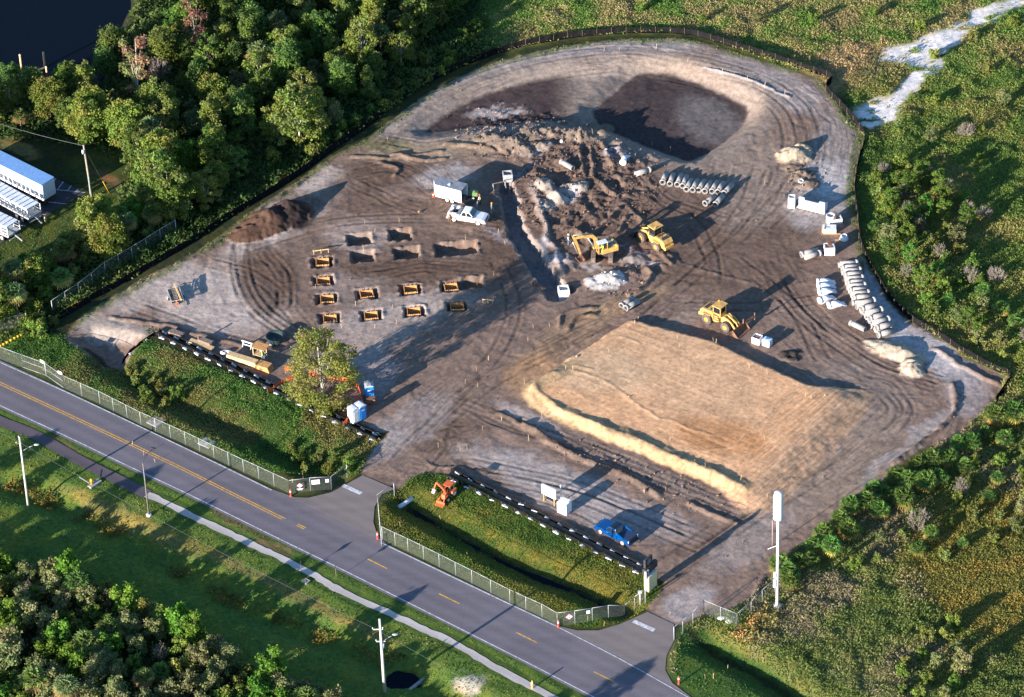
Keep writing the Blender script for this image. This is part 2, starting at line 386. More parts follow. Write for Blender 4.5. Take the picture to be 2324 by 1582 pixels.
# ---- flow fields for wheel tracks
FLOWS = [([(860, 1060), (960, 960), (1080, 860), (1250, 770), (1420, 680), (1520, 620)], 5, 1.0), ([(1400, 700), (1560, 560), (1650, 470), (1690, 380)], 9, .7),
         ([(1700, 600), (1800, 740), (1960, 850), (2100, 900)], 9, .8), ([(1980, 830), (2060, 860), (2110, 930), (2060, 1000), (1900, 1110), (1720, 1220), (1560, 1330), (1490, 1390)], 7, 1.0),
         ([(1060, 920), (1150, 960), (1300, 1010), (1500, 1090), (1680, 1160)], 4, 1.0), ([(1040, 1060), (1150, 1080), (1350, 1130), (1600, 1230)], 5, .3),
         ([(830, 330), (900, 270), (1000, 205), (1180, 140), (1400, 108), (1600, 130), (1780, 190), (1870, 290), (1850, 420), (1760, 520)], 6, 1.0),
         ([(560, 500), (540, 600), (580, 700), (680, 770)], 4, .5), ([(640, 560), (690, 620), (690, 700), (640, 740)], 4, .4), ([(560, 560), (760, 500), (1000, 490), (1130, 520)], 4, .8), ([(780, 370), (880, 360), (960, 380), (1020, 440), (1000, 470)], 4, 1.0),
         ([(820, 400), (900, 440), (960, 460)], 3, .9), ([(1340, 320), (1380, 380), (1360, 450), (1330, 530), (1370, 560)], 5, 1.0), ([(1400, 380), (1450, 450), (1500, 480), (1620, 520)], 5, .9), ([(960, 1060), (1000, 1010), (980, 980), (1050, 960)], 3, .9),
         ([(820, 610), (960, 590), (1100, 600)], 4, .7), ([(300, 700), (500, 770), (620, 800)], 4, .4), ([(850, 330), (960, 350), (1100, 330)], 3, .7), ([(1280, 740), (1340, 700), (1330, 680), (1380, 660)], 2, .8)]
bd = np.full(GX.shape, 1e9); FX = GX * 0.6; FY = GY * 0.6
for k, (pts, wd, st) in enumerate(FLOWS):
    d, al, sg = dpoly(WX * .35 + GX * .65, WY * .35 + GY * .65, WP(smooth_line(pts, 5)))
    q = d / wd; m = q < bd
    bd = np.where(m, q, bd); FX = np.where(m, d * sg * 2.4 + k * 31.0, FX); FY = np.where(m, al * 0.16, FY)
    TRK = np.maximum(TRK, (1 - sst(0.55, 1.1, q)) * st)
TRK *= SITE * (.25 + .75 * sst(.4, .58, fbm(GX * .12, GY * .12, 4, 91)))
rut = (fbm(FX * 0.5, FY, 3, 77) - 0.5)
H += TRK * SITE * rut * 0.11
rough = SITE * (0.4 + blob(1330, 420, 170, 130) * 2.2 + blob(1180, 300, 130, 60) * 2 + blob(1450, 590, 90, 50) * 1.5)
H += rough * ((fbm(GX * 0.9, GY * 0.9, 4, 9) - 0.5) * 0.2 + .12 - np.abs(fbm(WX * .45, WY * .45, 3, 19) - .5) * .6)
H += (1 - SITE) * (nz - .5) * 0.35
# orange-brown fresh windrows / ridges
def ridge(pts, wd, h, col=None, k=.8, nzamp=.5, warp=True):
    global H
    d, al, sg = dpoly(WX * .4 + GX * .6 if warp else GX, WY * .4 + GY * .6 if warp else GY, WP(smooth_line(pts, 5)))
    m = 1 - sst(0, wd, d); H += m * h * (1 + (nf - .5) * 2 * nzamp) * sst(-.1, .6, al)
    if col: setc(m * 1.4 * k, col)
brn = (0.15, 0.105, 0.08)
for r in (([(1480, 560), (1560, 600), (1700, 640)], .5, .1), ([(1400, 460), (1450, 500), (1500, 580), (1520, 600)], .6, .25), ([(1270, 745), (1275, 720), (1310, 700), (1350, 697)], .5, .3), ([(1290, 752), (1310, 720), (1345, 712)], .45, .28),
          ([(1120, 935), (1160, 950), (1200, 975), (1240, 1000)], .7, .25), ([(1180, 960), (1300, 1030), (1420, 1080), (1500, 1125)], .9, .35), ([(1000, 325), (1100, 335), (1150, 350)], .7, .3), ([(790, 355), (900, 358), (1000, 342)], .5, .25),
          ([(960, 1040), (985, 1060), (1060, 1065), (1110, 1070)], .5, .15), ([(2160, 870), (2170, 915), (2145, 960), (2085, 1010), (2030, 1050)], .6, .35), ([(2120, 790), (2180, 830), (2262, 872)], .7, .3), ([(1560, 1140), (1620, 1170), (1670, 1190)], .6, .3),
          ([(250, 718), (300, 728), (400, 745), (600, 800)], .5, .2), ([(1700, 1360), (1730, 1320), (1780, 1275), (1850, 1222), (1950, 1145), (2030, 1070)], .6, .35), ([(700, 400), (600, 470), (480, 560), (300, 650)], .5, .2),
          ([(1340, 330), (1350, 400), (1400, 450)], .5, .35), ([(1370, 325), (1385, 380), (1420, 420)], .45, .35), ([(1310, 330), (1320, 380), (1330, 400)], .5, .35), ([(1400, 340), (1430, 390)], .6, .3), ([(1300, 520), (1340, 550), (1320, 590)], .7, .5),
          ([(1290, 560), (1360, 520), (1400, 480)], .5, .4), ([(1330, 540), (1400, 530), (1420, 500)], .5, .35), ([(1460, 610), (1480, 625), (1460, 650), (1430, 670)], .6, .45), ([(860, 365), (900, 385), (890, 400)], .5, .25), ([(880, 350), (960, 365), (1010, 360)], .5, .3)):
    ridge(r[0], r[1], r[2], brn if len(r) < 4 else r[3], .6)
# individual wheel tracks, pairs of pressed lines with raised shoulders
def wtrack(P, wd=.22, dp=.04, dark=.7):
    global C
    x0, y0 = P.min(0) - 1.5; x1, y1 = P.max(0) + 1.5; i0, i1 = np.clip(((x0 - gx[0]) / STEP, (x1 - gx[0]) / STEP), 0, len(gx) - 1).astype(int); j0, j1 = np.clip(((y0 - gy[0]) / STEP, (y1 - gy[0]) / STEP), 0, len(gy) - 1).astype(int)
    if i1 - i0 < 3 or j1 - j0 < 3: return
    s = (slice(j0, j1), slice(i0, i1)); d, al, sg = dpoly(GX[s], GY[s], P); m = (1 - sst(wd * .5, wd * 1.6, d)) * SITE[s] * sst(0, 2, al) * sst(.3, .5, vnoise(al * .22, al * 0 + P[0, 0], 5)); H[s] += -m * dp + np.exp(-((d - wd * 1.9) / .16) ** 2) * dp * .8 * SITE[s]; C[s] *= (1 - m * (1 - dark))[..., None]
trk_src = FLOWS + [([(1560, 470), (1620, 540), (1640, 640), (1560, 690)], 8, 1), ([(1850, 620), (1700, 640), (1500, 640), (1420, 690)], 8, 1), ([(1740, 560), (1880, 680), (1950, 800)], 8, 1), ([(450, 620), (560, 660), (640, 760)], 5, 1), ([(1000, 900), (1100, 800), (1140, 690), (1100, 600)], 5, 1), ([(950, 1050), (1100, 1085), (1300, 1150), (1450, 1230)], 4, 1)]
for k in range(34):
    pts, wd_, st = trk_src[k % len(trk_src)]; P = WP(smooth_line(pts, 5)); T = np.gradient(P, axis=0); T /= np.linalg.norm(T, axis=1)[:, None]; Nn_ = np.stack([-T[:, 1], T[:, 0]], 1); o_ = random.uniform(-1, 1) * wd_ * .75; wob = np.cumsum(rng.normal(0, .22, len(P)))[:, None]
    for sgn in (-1, 1): wtrack(P + Nn_ * (o_ + wob * .5 + sgn * .95))
# retention basin
TBR = WP(smooth_line([(1296, 228), (1350, 180), (1420, 130), (1510, 124), (1590, 142), (1680, 180), (1738, 218), (1735, 262), (1700, 300), (1640, 345), (1565, 372), (1470, 345), (1390, 312), (1320, 280), (1296, 228)], 4)[:-1])
TBL = WP(smooth_line([(905, 296), (950, 252), (1050, 196), (1180, 154), (1300, 134), (1430, 122), (1560, 128), (1700, 178), (1750, 230), (1730, 290), (1640, 352), (1560, 378), (1460, 352), (1380, 322), (1300, 300), (1220, 296), (1080, 308), (960, 320), (905, 296)], 4)[:-1])
sr = sdist(GX, GY, TBR); sl = sdist(GX, GY, TBL)
bankm = np.maximum(sst(-3.5, 0.3, sr), sst(-2.0, 0.3, sl)) * SITE
setc(bankm * .85, (0.26, 0.2, 0.16))
H -= sst(0, 4.5, sl) * .9 + sst(.3, 3.4, sr) * .85
fr = sst(2.6, 3.3, sr + (nf - .5) * .6); fl_ = sst(2.6, 3.6, sl + (nf - .5) * .6) * sst(1330, 1240, U)
setc(fl_ * 1.0, (0.06, 0.042, 0.04)); setc(fl_ * blob(1120, 245, 75, 14, -6), (0.3, 0.25, 0.23)); setc(fr, (0.06, 0.044, 0.042))
setc(fr * blob(1610, 250, 85, 55, 20) * .9, (0.14, 0.12, 0.115)); setc(fr * blob(1560, 330, 60, 26, 10), (0.07, 0.045, 0.045))
TRK *= 1 - np.maximum(fr, fl_) * .8
ridge([(1600, 152), (1700, 183), (1790, 222)], .35, .25, (0.4, 0.38, 0.38), .9, .2)
# building pad
PADT = WP([(1435, 728), (1615, 778), (1800, 864), (1893, 902), (1862, 940), (1700, 1108), (1560, 1052), (1400, 988), (1262, 925), (1215, 875), (1300, 812)], 0.7)
sp = sdist(GX + (nz - .5) * .8, GY + (nf - .5) * .7, PADT)
u_e = sst(1700, 1900, U + (V_ - 900) * .6) * (V_ > 885)
run = 1.1 + 4.6 * u_e
padh = 0.78 * sst(0, 1, (sp + run) / run)
H = H * (1 - sst(-.5, .5, sp) * .85) + padh
PADM = sst(-run * .95, -run * .5, sp)
setc(PADM, (0.63, 0.355, 0.19)); setc(PADM * u_e * (1 - sst(-1, 2, sp)) * .5, (0.28, 0.21, 0.15))
setc(PADM * blob(1640, 1000, 120, 45, 12) * .75, (0.46, 0.215, 0.09)); setc(PADM * blob(1360, 850, 120, 60, 0) * .5, (0.5, 0.36, 0.23)); setc(PADM * blob(1560, 860, 220, 110, 20) * .3, (0.47, 0.33, 0.21))
bl, ba, bs = dpoly(GX + (nz - .5) * .8 + (nf - .5) * .5, GY + (nf - .5) * .8, WP(smooth_line([(1300, 832), (1215, 868), (1222, 905), (1300, 945), (1430, 992), (1560, 1050), (1685, 1102)], 5), .8))
bm_ = np.clip(1 - bl / 1.25, 0, 1) * sst(0, 3, ba)
H += bm_ * .4 * (.3 + 1.2 * fbm(ba * .45, bl * bs * .8 + 3, 4, 8)); setc(sst(0.1, .45, 1 - sst(0, 2.2, bl)), (0.4, 0.262, 0.145))
# strip lines across the pad
dpx, dal, dsg = dpoly(GX, GY, WP([(1262, 925), (1700, 1108)], .7))
strip = np.sin(dpx * 2 * math.pi / 3.1 + (nz - .5) * 1.2)
H += sst(0, 2, sp) * np.clip(strip - .9, 0, 1) * .18 * sst(.35, .6, fbm(dal * .15, dpx * .1, 3, 15))
FX = np.where(sp > 0, dpx * 1.5, FX); FY = np.where(sp > 0, dal * .15, FY); TRK = np.where(sp > -run, .35 + .5 * u_e + .5 * blob(1580, 1010, 160, 40, 10), TRK)
fe, fa, fs_ = dpoly(GX, GY, WP([(1660, 1120), (1990, 840)], .3)); m = (sp > -7) & (u_e > .35)
FX = np.where(m, fe * fs_ * 2.4, FX); FY = np.where(m, fa * .16, FY)
H += m * (fbm(fe * fs_ * 1.1, fa * .1, 3, 40) - .5) * .18
for p_, w_ in (([(1290, 850), (1380, 880), (1480, 950), (1620, 1000)], .28), ([(1300, 842), (1340, 850)], .4), ([(1590, 1035), (1660, 1025), (1700, 990), (1800, 905)], .3), ([(1400, 770), (1450, 790)], .4)):
    ridge(p_, w_, .07, (0.5, 0.33, 0.19), .4)
# piles
PILES = []
def pile(nm, label, pts, col, rough=.25, own=True):
    """pts: (px,py,rx m,ry m,rot,h)"""
    global H
    hh = np.zeros_like(GX); n1 = fbm(GX * 1.1, GY * 1.1, 4, 50 + len(PILES)); n2_ = fbm(GX * 3.1, GY * 3.1, 2, 90)
    for px, py, rx, ry, rot, h in pts:
        x, y = W(px, py); a = R(rot); dx = GX - x + (n1 - .5) * 1.3 * min(rx, 2) * .7; dy = GY - y + (n2_ - .5) * .25
        r_ = np.sqrt(((dx * math.cos(a) + dy * math.sin(a)) / rx) ** 2 + ((-dx * math.sin(a) + dy * math.cos(a)) / ry) ** 2)
        hh = np.maximum(hh, h * np.clip(1 - r_, 0, 1) ** .85)
    m = sst(.02, .18, hh); H += hh * (1 + (n1 - .5) * rough * 1.6 - np.abs(n1 - .5) * rough * 2.2); H += m * (n2_ - .5) * rough * .2
    setc(m, col); setc(m * sst(.5, .6, n1) * .5, tuple(c * .6 for c in col)); TRK[...] = TRK * (1 - m)
    if own: PILES.append((nm, label, hh > .12))
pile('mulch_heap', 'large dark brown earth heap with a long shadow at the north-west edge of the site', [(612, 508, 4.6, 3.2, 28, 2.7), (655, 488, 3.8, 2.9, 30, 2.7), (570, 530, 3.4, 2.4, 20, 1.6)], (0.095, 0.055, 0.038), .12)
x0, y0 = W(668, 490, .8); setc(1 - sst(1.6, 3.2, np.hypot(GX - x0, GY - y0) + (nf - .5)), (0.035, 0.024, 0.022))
pile('spoil_heap', 'long ragged heap of grey and brown spoil beside the basin', [(1165, 330, 2.8, 1.8, 20, 1.6), (1130, 322, 2.2, 1.6, 0, 1.2), (1205, 310, 2.8, 1.7, 20, 1.5), (1250, 305, 2.4, 1.5, 0, 1.3), (1315, 310, 2.2, 1.7, 0, 1.6), (1185, 345, 1.8, 1.4, 0, 1.2),
     (1225, 335, 2.4, 1.2, 0, .8), (1100, 315, 1.8, 1.2, 0, .8), (1350, 275, 1.8, 1.2, 10, 1.0), (1375, 270, 1.4, 1.2, 0, .9), (1370, 300, 1.2, 1.0, 0, .7), (1290, 275, 2.2, 1.0, 0, .7)], (0.205, 0.155, 0.12), .45)
pile('spoil_heap', 'pale crested spoil ridge on the east side of the pipe trench', [(1240, 425, 2.2, 1.5, -60, 1.5), (1262, 450, 2.2, 1.6, -60, 1.1), (1300, 430, 2.6, 1.6, 20, .9), (1240, 470, 1.8, 1.8, 0, .5)], (0.33, 0.27, 0.225), .4)
pile('spoil_heap', 'white lumpy sand heap just below the excavator tracks', [(1382, 632, 2.1, 1.6, 10, 1.2), (1352, 640, 1.8, 1.4, 0, .6), (1400, 640, 1.6, 1.2, 0, .9), (1370, 650, 2.4, 1.3, 0, .4)], (0.5, 0.46, 0.43), .5)
pile('sand_heap', 'tan pointed sand heap north of the white concrete U-shaped section', [(1800, 355, 2.8, 2.3, 0, 1.6), (1815, 345, 2.2, 1.6, 0, 1.5)], (0.40, 0.31, 0.22), .15)
pile('debris_heap', 'low brown heap of roots and clods with a white ring on it', [(1822, 400, 2.1, 1.7, 0, .8), (1835, 420, 2.0, 1.4, 0, .7), (1800, 380, 1.6, 1.2, 0, .5)], (0.2, 0.145, 0.11), .6)
pile('sand_heap', 'tan gravel heap with a sharp crest at the south end of the pipe stack', [(2035, 800, 4.6, 2.0, -35, 1.3), (2070, 835, 2.0, 2.4, 0, 1.3), (2005, 785, 3.2, 1.2, -20, .7)], (0.40, 0.33, 0.25), .3)
pile('debris_heap', 'small dark heap of branches east of the building pad', [(1790, 806, 2.0, 1.0, 10, .5), (1800, 815, 1.2, .8, 0, .4)], (0.05, 0.04, 0.035), .9)
pile('spoil_heap', 'low messy ridge of wet soil left of the excavator', [(1295, 595, 2.6, 1.0, -70, .55)], (0.22, 0.18, 0.16), .5)
pile('spoil_heap', 'low mound of soil just right of the excavator tracks', [(1440, 592, 2.2, 1.3, 0, .6)], (0.22, 0.18, 0.16), .5)
# trench with the culvert boxes, holes
TRENCH = WP(smooth_line([(1147, 424), (1160, 478), (1184, 540), (1210, 592), (1242, 645), (1260, 668)], 4))
td, ta, ts = dpoly(GX + (nz - .5) * 2.6, GY + (nf - .5) * 1.4, TRENCH); hw = 0.75 + .5 * sst(2, 16, ta)
tm = 1 - sst(0, .45, td - hw + (nf - .5) * 1.1); H = H * (1 - tm) - (1.25 + .5 * fbm(GX * .8, GY * .8, 3, 70)) * tm
setc(tm * .9, (0.16, 0.15, 0.15)); setc((1 - sst(.2, .9, td - hw)) * (1 - tm) * .6, (0.34, 0.28, 0.25)); TRK *= 1 - tm
ridge([(1207, 425), (1220, 470), (1240, 530), (1262, 580), (1275, 620)], .8, .4, (0.3, 0.24, 0.21), .6, 1.1)
for px, py, rx, ry, rot, c in ((1262, 590, 22, 30, -60, (.36, .34, .35)), (1235, 560, 16, 26, 0, (.26, .25, .26)), (1450, 572, 40, 10, 15, (.42, .39, .39)), (1475, 600, 26, 8, 10, (.45, .41, .39)), (1305, 452, 26, 14, -30, (.42, .38, .37)), (1340, 610, 34, 14, 0, (.42, .36, .32)), (1215, 640, 20, 8, 30, (.42, .38, .37)), (1395, 350, 30, 12, 20, (.36, .33, .34)), (1228, 352, 46, 7, -35, (.36, .31, .29)), (1180, 395, 40, 12, -30, (.2, .17, .17)), (1130, 535, 40, 16, 30, (.3, .25, .24))):
    sblob(blob(px, py, rx, ry, rot) * sst(.35, .6, nf), c, .85)
RD_ROW = ang((747, 720), (1036, 693))
def hole(px, py, a, b, dp, rot=None, key=None):
    global H
    x, y = W(px, py); t = RD_ROW if rot is None else rot; dx = GX - x; dy = GY - y
    p = dx * math.cos(t) + dy * math.sin(t); q = -dx * math.sin(t) + dy * math.cos(t)
    d = np.maximum(np.abs(p) - a / 2, np.abs(q) - b / 2); m = 1 - sst(0, .28, d + (nf - .5) * .3)
    rim = (1 - sst(.2, 1.1, d)) * (1 - m) * sst(.45, .65, nf); H += rim * .16; setc(rim * .35, (0.3, 0.24, 0.2))
    H = H * (1 - m) - dp * m; setc(m, (0.17, 0.12, 0.09)); TRK[...] = TRK * (1 - m)
FORMS = [(731, 593), (734, 635), (741, 676), (747, 720), (833, 665), (842, 713), (931, 655), (940, 705), (1025, 648), (1036, 693)]
for px, py in FORMS: hole(px, py + 2, 2.45, 1.9, .8)
for px, py, a, b in ((815, 543, 2.9, 2.2), (908, 533, 2.6, 2.4), (823, 582, 2.6, 2.2), (923, 574, 3.1, 2.1), (1035, 564, 5.4, 2.6), (1072, 642, 2.5, 2.1)): hole(px, py, a, b, 1.15)
x0, y0 = W(1292, 655); m = 1 - sst(.6, 1.0, np.hypot(GX - x0, (GY - y0) * .8)); H = H * (1 - m) - 1.2 * m
# ditches
def ditch(pts, hw, dp, prof=1.0, col=None):
    global H
    d, al, sg = dpoly(GX, GY, WP(smooth_line(pts, 5))); m = np.clip(1 - d / hw, 0, 1); m = m * m * (3 - 2 * m)
    H -= m * dp * sst(0, 4, al)
    if col: setc((1 - sst(.3, .9, d + (nf - .5))) * .9, col)
    return d
ditch([(200, 790), (290, 842), (400, 905), (567, 982), (667, 1030), (760, 1075)], 4.2, 1.2, col=(0.03, 0.03, 0.015))
ditch([(890, 1108), (935, 1144), (1108, 1241), (1208, 1291), (1292, 1321), (1412, 1377)], 3.6, 1.35, col=(0.02, 0.02, 0.012))
ditch([(-40, 1075), (60, 1110), (230, 1185), (400, 1290), (560, 1375), (780, 1465), (950, 1545), (1100, 1625)], 4.2, .9)
ditch([(1560, 1432), (1640, 1478), (1740, 1530), (1880, 1625)], 3.6, 1.3, col=(0.02, 0.025, 0.012))
x0, y0 = W(908, 1532); m = 1 - sst(.5, 1.0, np.hypot((GX - x0) / 2.3, (GY - y0) / 1.7) + (nz - .5) * 1.6); H -= m * .6; setc(m, (0.02, 0.02, 0.02))
PC = WP([(148, 765), (205, 735), (300, 748), (350, 765), (285, 835), (215, 822)]); sc_ = sdist(GX, GY, PC)
H -= sst(0, 3.2, sc_) * 1.3
# flat beds for asphalt
ROAD_N = [(-420, 622), (-90, 776), (0, 818), (147, 886), (330, 973), (497, 1052), (616, 1110), (740, 1170), (864, 1229), (1060, 1323), (1265, 1420), (1410, 1494), (1549, 1573), (1680, 1645), (2000, 1821)]
ROAD_S = [(-420, 722), (-90, 880), (0, 927), (147, 995), (284, 1061), (421, 1125), (618, 1222), (774, 1298), (930, 1376), (1065, 1443), (1200, 1512), (1352, 1592), (1500, 1670), (1820, 1845)]
DRV1 = [(600, 1104), (668, 1129), (700, 1130), (751, 1118), (790, 1097), (823, 1079), (895, 1110), (866, 1122), (850, 1150), (847, 1185), (856, 1215), (880, 1238)]
DRV2 = [(1262, 1420), (1310, 1431), (1358, 1431), (1408, 1416), (1440, 1402), (1469, 1389), (1529, 1417), (1531, 1450), (1512, 1488), (1509, 1521), (1525, 1550), (1575, 1588)]
LOT = [(-80, 310), (0, 343), (40, 358), (102, 398), (142, 412), (194, 438), (105, 489), (57, 513), (14, 546), (-80, 600)]
PATH_A = [(-40, 936), (0, 956), (80, 988), (184, 1047), (262, 1086), (334, 1122)]
PATH_B = [(334, 1122), (394, 1150), (460, 1183), (521, 1211), (580, 1240), (634, 1264), (688, 1292), (734, 1318), (774, 1342), (875, 1388), (961, 1428), (1028, 1459), (1108, 1506), (1175, 1543), (1258, 1584), (1330, 1622)]
RP = WP(ROAD_N + ROAD_S[::-1]); flat = sst(-1.2, -.2, sdist(GX, GY, RP))
for q in (DRV1, DRV2, LOT): flat = np.maximum(flat, sst(-1.0, -.2, sdist(GX, GY, WP(q))))
dp_, _, _ = dpoly(GX, GY, WP(PATH_A + PATH_B)); flat = np.maximum(flat, 1 - sst(.9, 1.6, dp_))
H = H * (1 - flat); GRASS *= 1 - flat; C = C * (1 - .25 * flat[..., None]); TRK *= 1 - flat
# water top left: drop the bed
PW = WP([(-300, -300), (300, -120), (285, 10), (262, 60), (225, 100), (235, 170), (120, 205), (-300, 190)]); swt = sdist(GX, GY, PW); H -= sst(-2.5, 1.5, swt) * 1.6
setc(sst(-1.5, -.2, swt), (0.02, 0.02, 0.02))

H = H.astype(np.float32)
def HZ(x, y):
    i = (x - gx[0]) / STEP; j = (y - gy[0]) / STEP; i0 = int(min(max(i, 0), len(gx) - 2)); j0 = int(min(max(j, 0), len(gy) - 2)); a = min(max(i - i0, 0), 1); b = min(max(j - j0, 0), 1)
    return float((H[j0, i0] * (1 - a) + H[j0, i0 + 1] * a) * (1 - b) + (H[j0 + 1, i0] * (1 - a) + H[j0 + 1, i0 + 1] * a) * b)
def HZV(x, y):
    u = np.clip((x - gx[0]) / STEP, 0, len(gx) - 1.01); v = np.clip((y - gy[0]) / STEP, 0, len(gy) - 1.01); i = u.astype(int); j = v.astype(int); a = u - i; b = v - j
    return (H[j, i] * (1 - a) + H[j, i + 1] * a) * (1 - b) + (H[j + 1, i] * (1 - a) + H[j + 1, i + 1] * a) * b
def G(px, py, guess=0.0):
    """ground point (x,y,z) seen at pixel, taking the relief into account"""
    z = guess
    for _ in range(6):
        x, y = W(px, py, z); z = 0.5 * z + 0.5 * HZ(x, y)
    x, y = W(px, py, z); return x, y, HZ(x, y)

# ---- split into objects
ny, nx = GX.shape
cls = np.zeros(GX.shape, np.int16); cls[SITE > .5] = 1; cls[(PADM > .5)] = 2
cls[(np.maximum(sr, sl) > .6)] = 3
for k, (nm, lb, mk) in enumerate(PILES): cls[mk & (SITE > .3)] = 10 + k
VV = np.stack([GX, GY, H], -1).reshape(-1, 3).astype(np.float32); CC = C.reshape(-1, 3)
FLO = np.stack([FX, FY, FX * 0], -1).reshape(-1, 3).astype(np.float32); GRA = np.stack([GRASS, TRK, TRK * 0], -1).reshape(-1, 3).astype(np.float32)
ii = np.arange(nx * ny).reshape(ny, nx); Q = np.stack([ii[:-1, :-1], ii[:-1, 1:], ii[1:, 1:], ii[1:, :-1]], -1).reshape(-1, 4); qc = cls[:-1, :-1].reshape(-1)
def sub(name, ids):
    f = Q[np.isin(qc, ids)]; u, inv = np.unique(f, return_inverse=True); v = VV[u]; c = CC[u]; fl = FLO[u]; g = GRA[u]; f = inv.reshape(-1, 4)
    if name == 'ground':
        x0, x1, y0, y1 = gx[0], gx[-1], gy[0], gy[-1]; B = 2500.0
        ex = np.array([(x0, y0), (x1, y0), (x1, y1), (x0, y1), (-B, -B), (B, -B), (B, B), (-B, B)]); b = len(v)
        v = np.vstack([v, np.column_stack([ex, np.full(8, -.05)])]); c = np.vstack([c, np.tile(np.array([[.05, .065, .02]], np.float32), (8, 1))]); fl = np.vstack([fl, np.zeros((8, 3))]); g = np.vstack([g, np.tile([[1, 0, 0]], (8, 1))])
        f = np.vstack([f, b + np.array([(4, 5, 1, 0), (5, 6, 2, 1), (6, 7, 3, 2), (7, 4, 0, 3)])])
    me = mesh_np(name, v, f, [TERR], c, {'flow': fl, 'grass': g}, smooth=True)
    return link(name, me)
tag(sub('ground', [0]), kind='structure'); tag(sub('dirt_ground', [1]), kind='structure'); tag(sub('building_pad', [2]), kind='structure'); tag(sub('basin', [3]), kind='structure')
for k, (nm, lb, mk) in enumerate(PILES):
    if (qc == 10 + k).any(): tag(sub(nm, [10 + k]), lb, 'earth pile' if 'spoil' in nm or 'mulch' in nm else ('sand pile' if 'sand' in nm else 'debris pile'))

# ================================================================= ROAD, PATHS, MARKINGS
def sheet(name, pts, z, m, closed=True):
    P = WP(pts, 0); me = bpy.data.meshes.new(name); me.from_pydata([(x, y, z) for x, y in P], [], [tuple(range(len(P)))]); me.materials.append(m); me.update()
    import bmesh
    bm = bmesh.new(); bm.from_mesh(me); bmesh.ops.triangulate(bm, faces=bm.faces); bmesh.ops.recalc_face_normals(bm, faces=bm.faces)
    for f in bm.faces:
        if f.normal.z < 0: f.normal_flip()
    bm.to_mesh(me); bm.free(); return tag(link(name, me), kind='structure')
def strip_mesh(A, B, z):
    n = len(A); v = [(x, y, z) for x, y in A] + [(x, y, z) for x, y in B]; return v, [(i, i + 1, n + i + 1, n + i) for i in range(n - 1)]
def ribbon(name, pts, width, z, m, dense=6, zz=None, wob=0, merge=None):
    P = WP(smooth_line(pts, dense)); T = np.gradient(P, axis=0); T /= np.linalg.norm(T, axis=1)[:, None]; N_ = np.stack([-T[:, 1], T[:, 0]], 1)
    wv = width / 2 * np.ones(len(P)); 
    wl = wv * (1 + wob * np.array([random.uniform(-1, 1) for _ in P])); wr = wv * (1 + wob * np.array([random.uniform(-1, 1) for _ in P]))
    A = P + N_ * wl[:, None]; B = P - N_ * wr[:, None]; return strip_mesh(B, A, z)
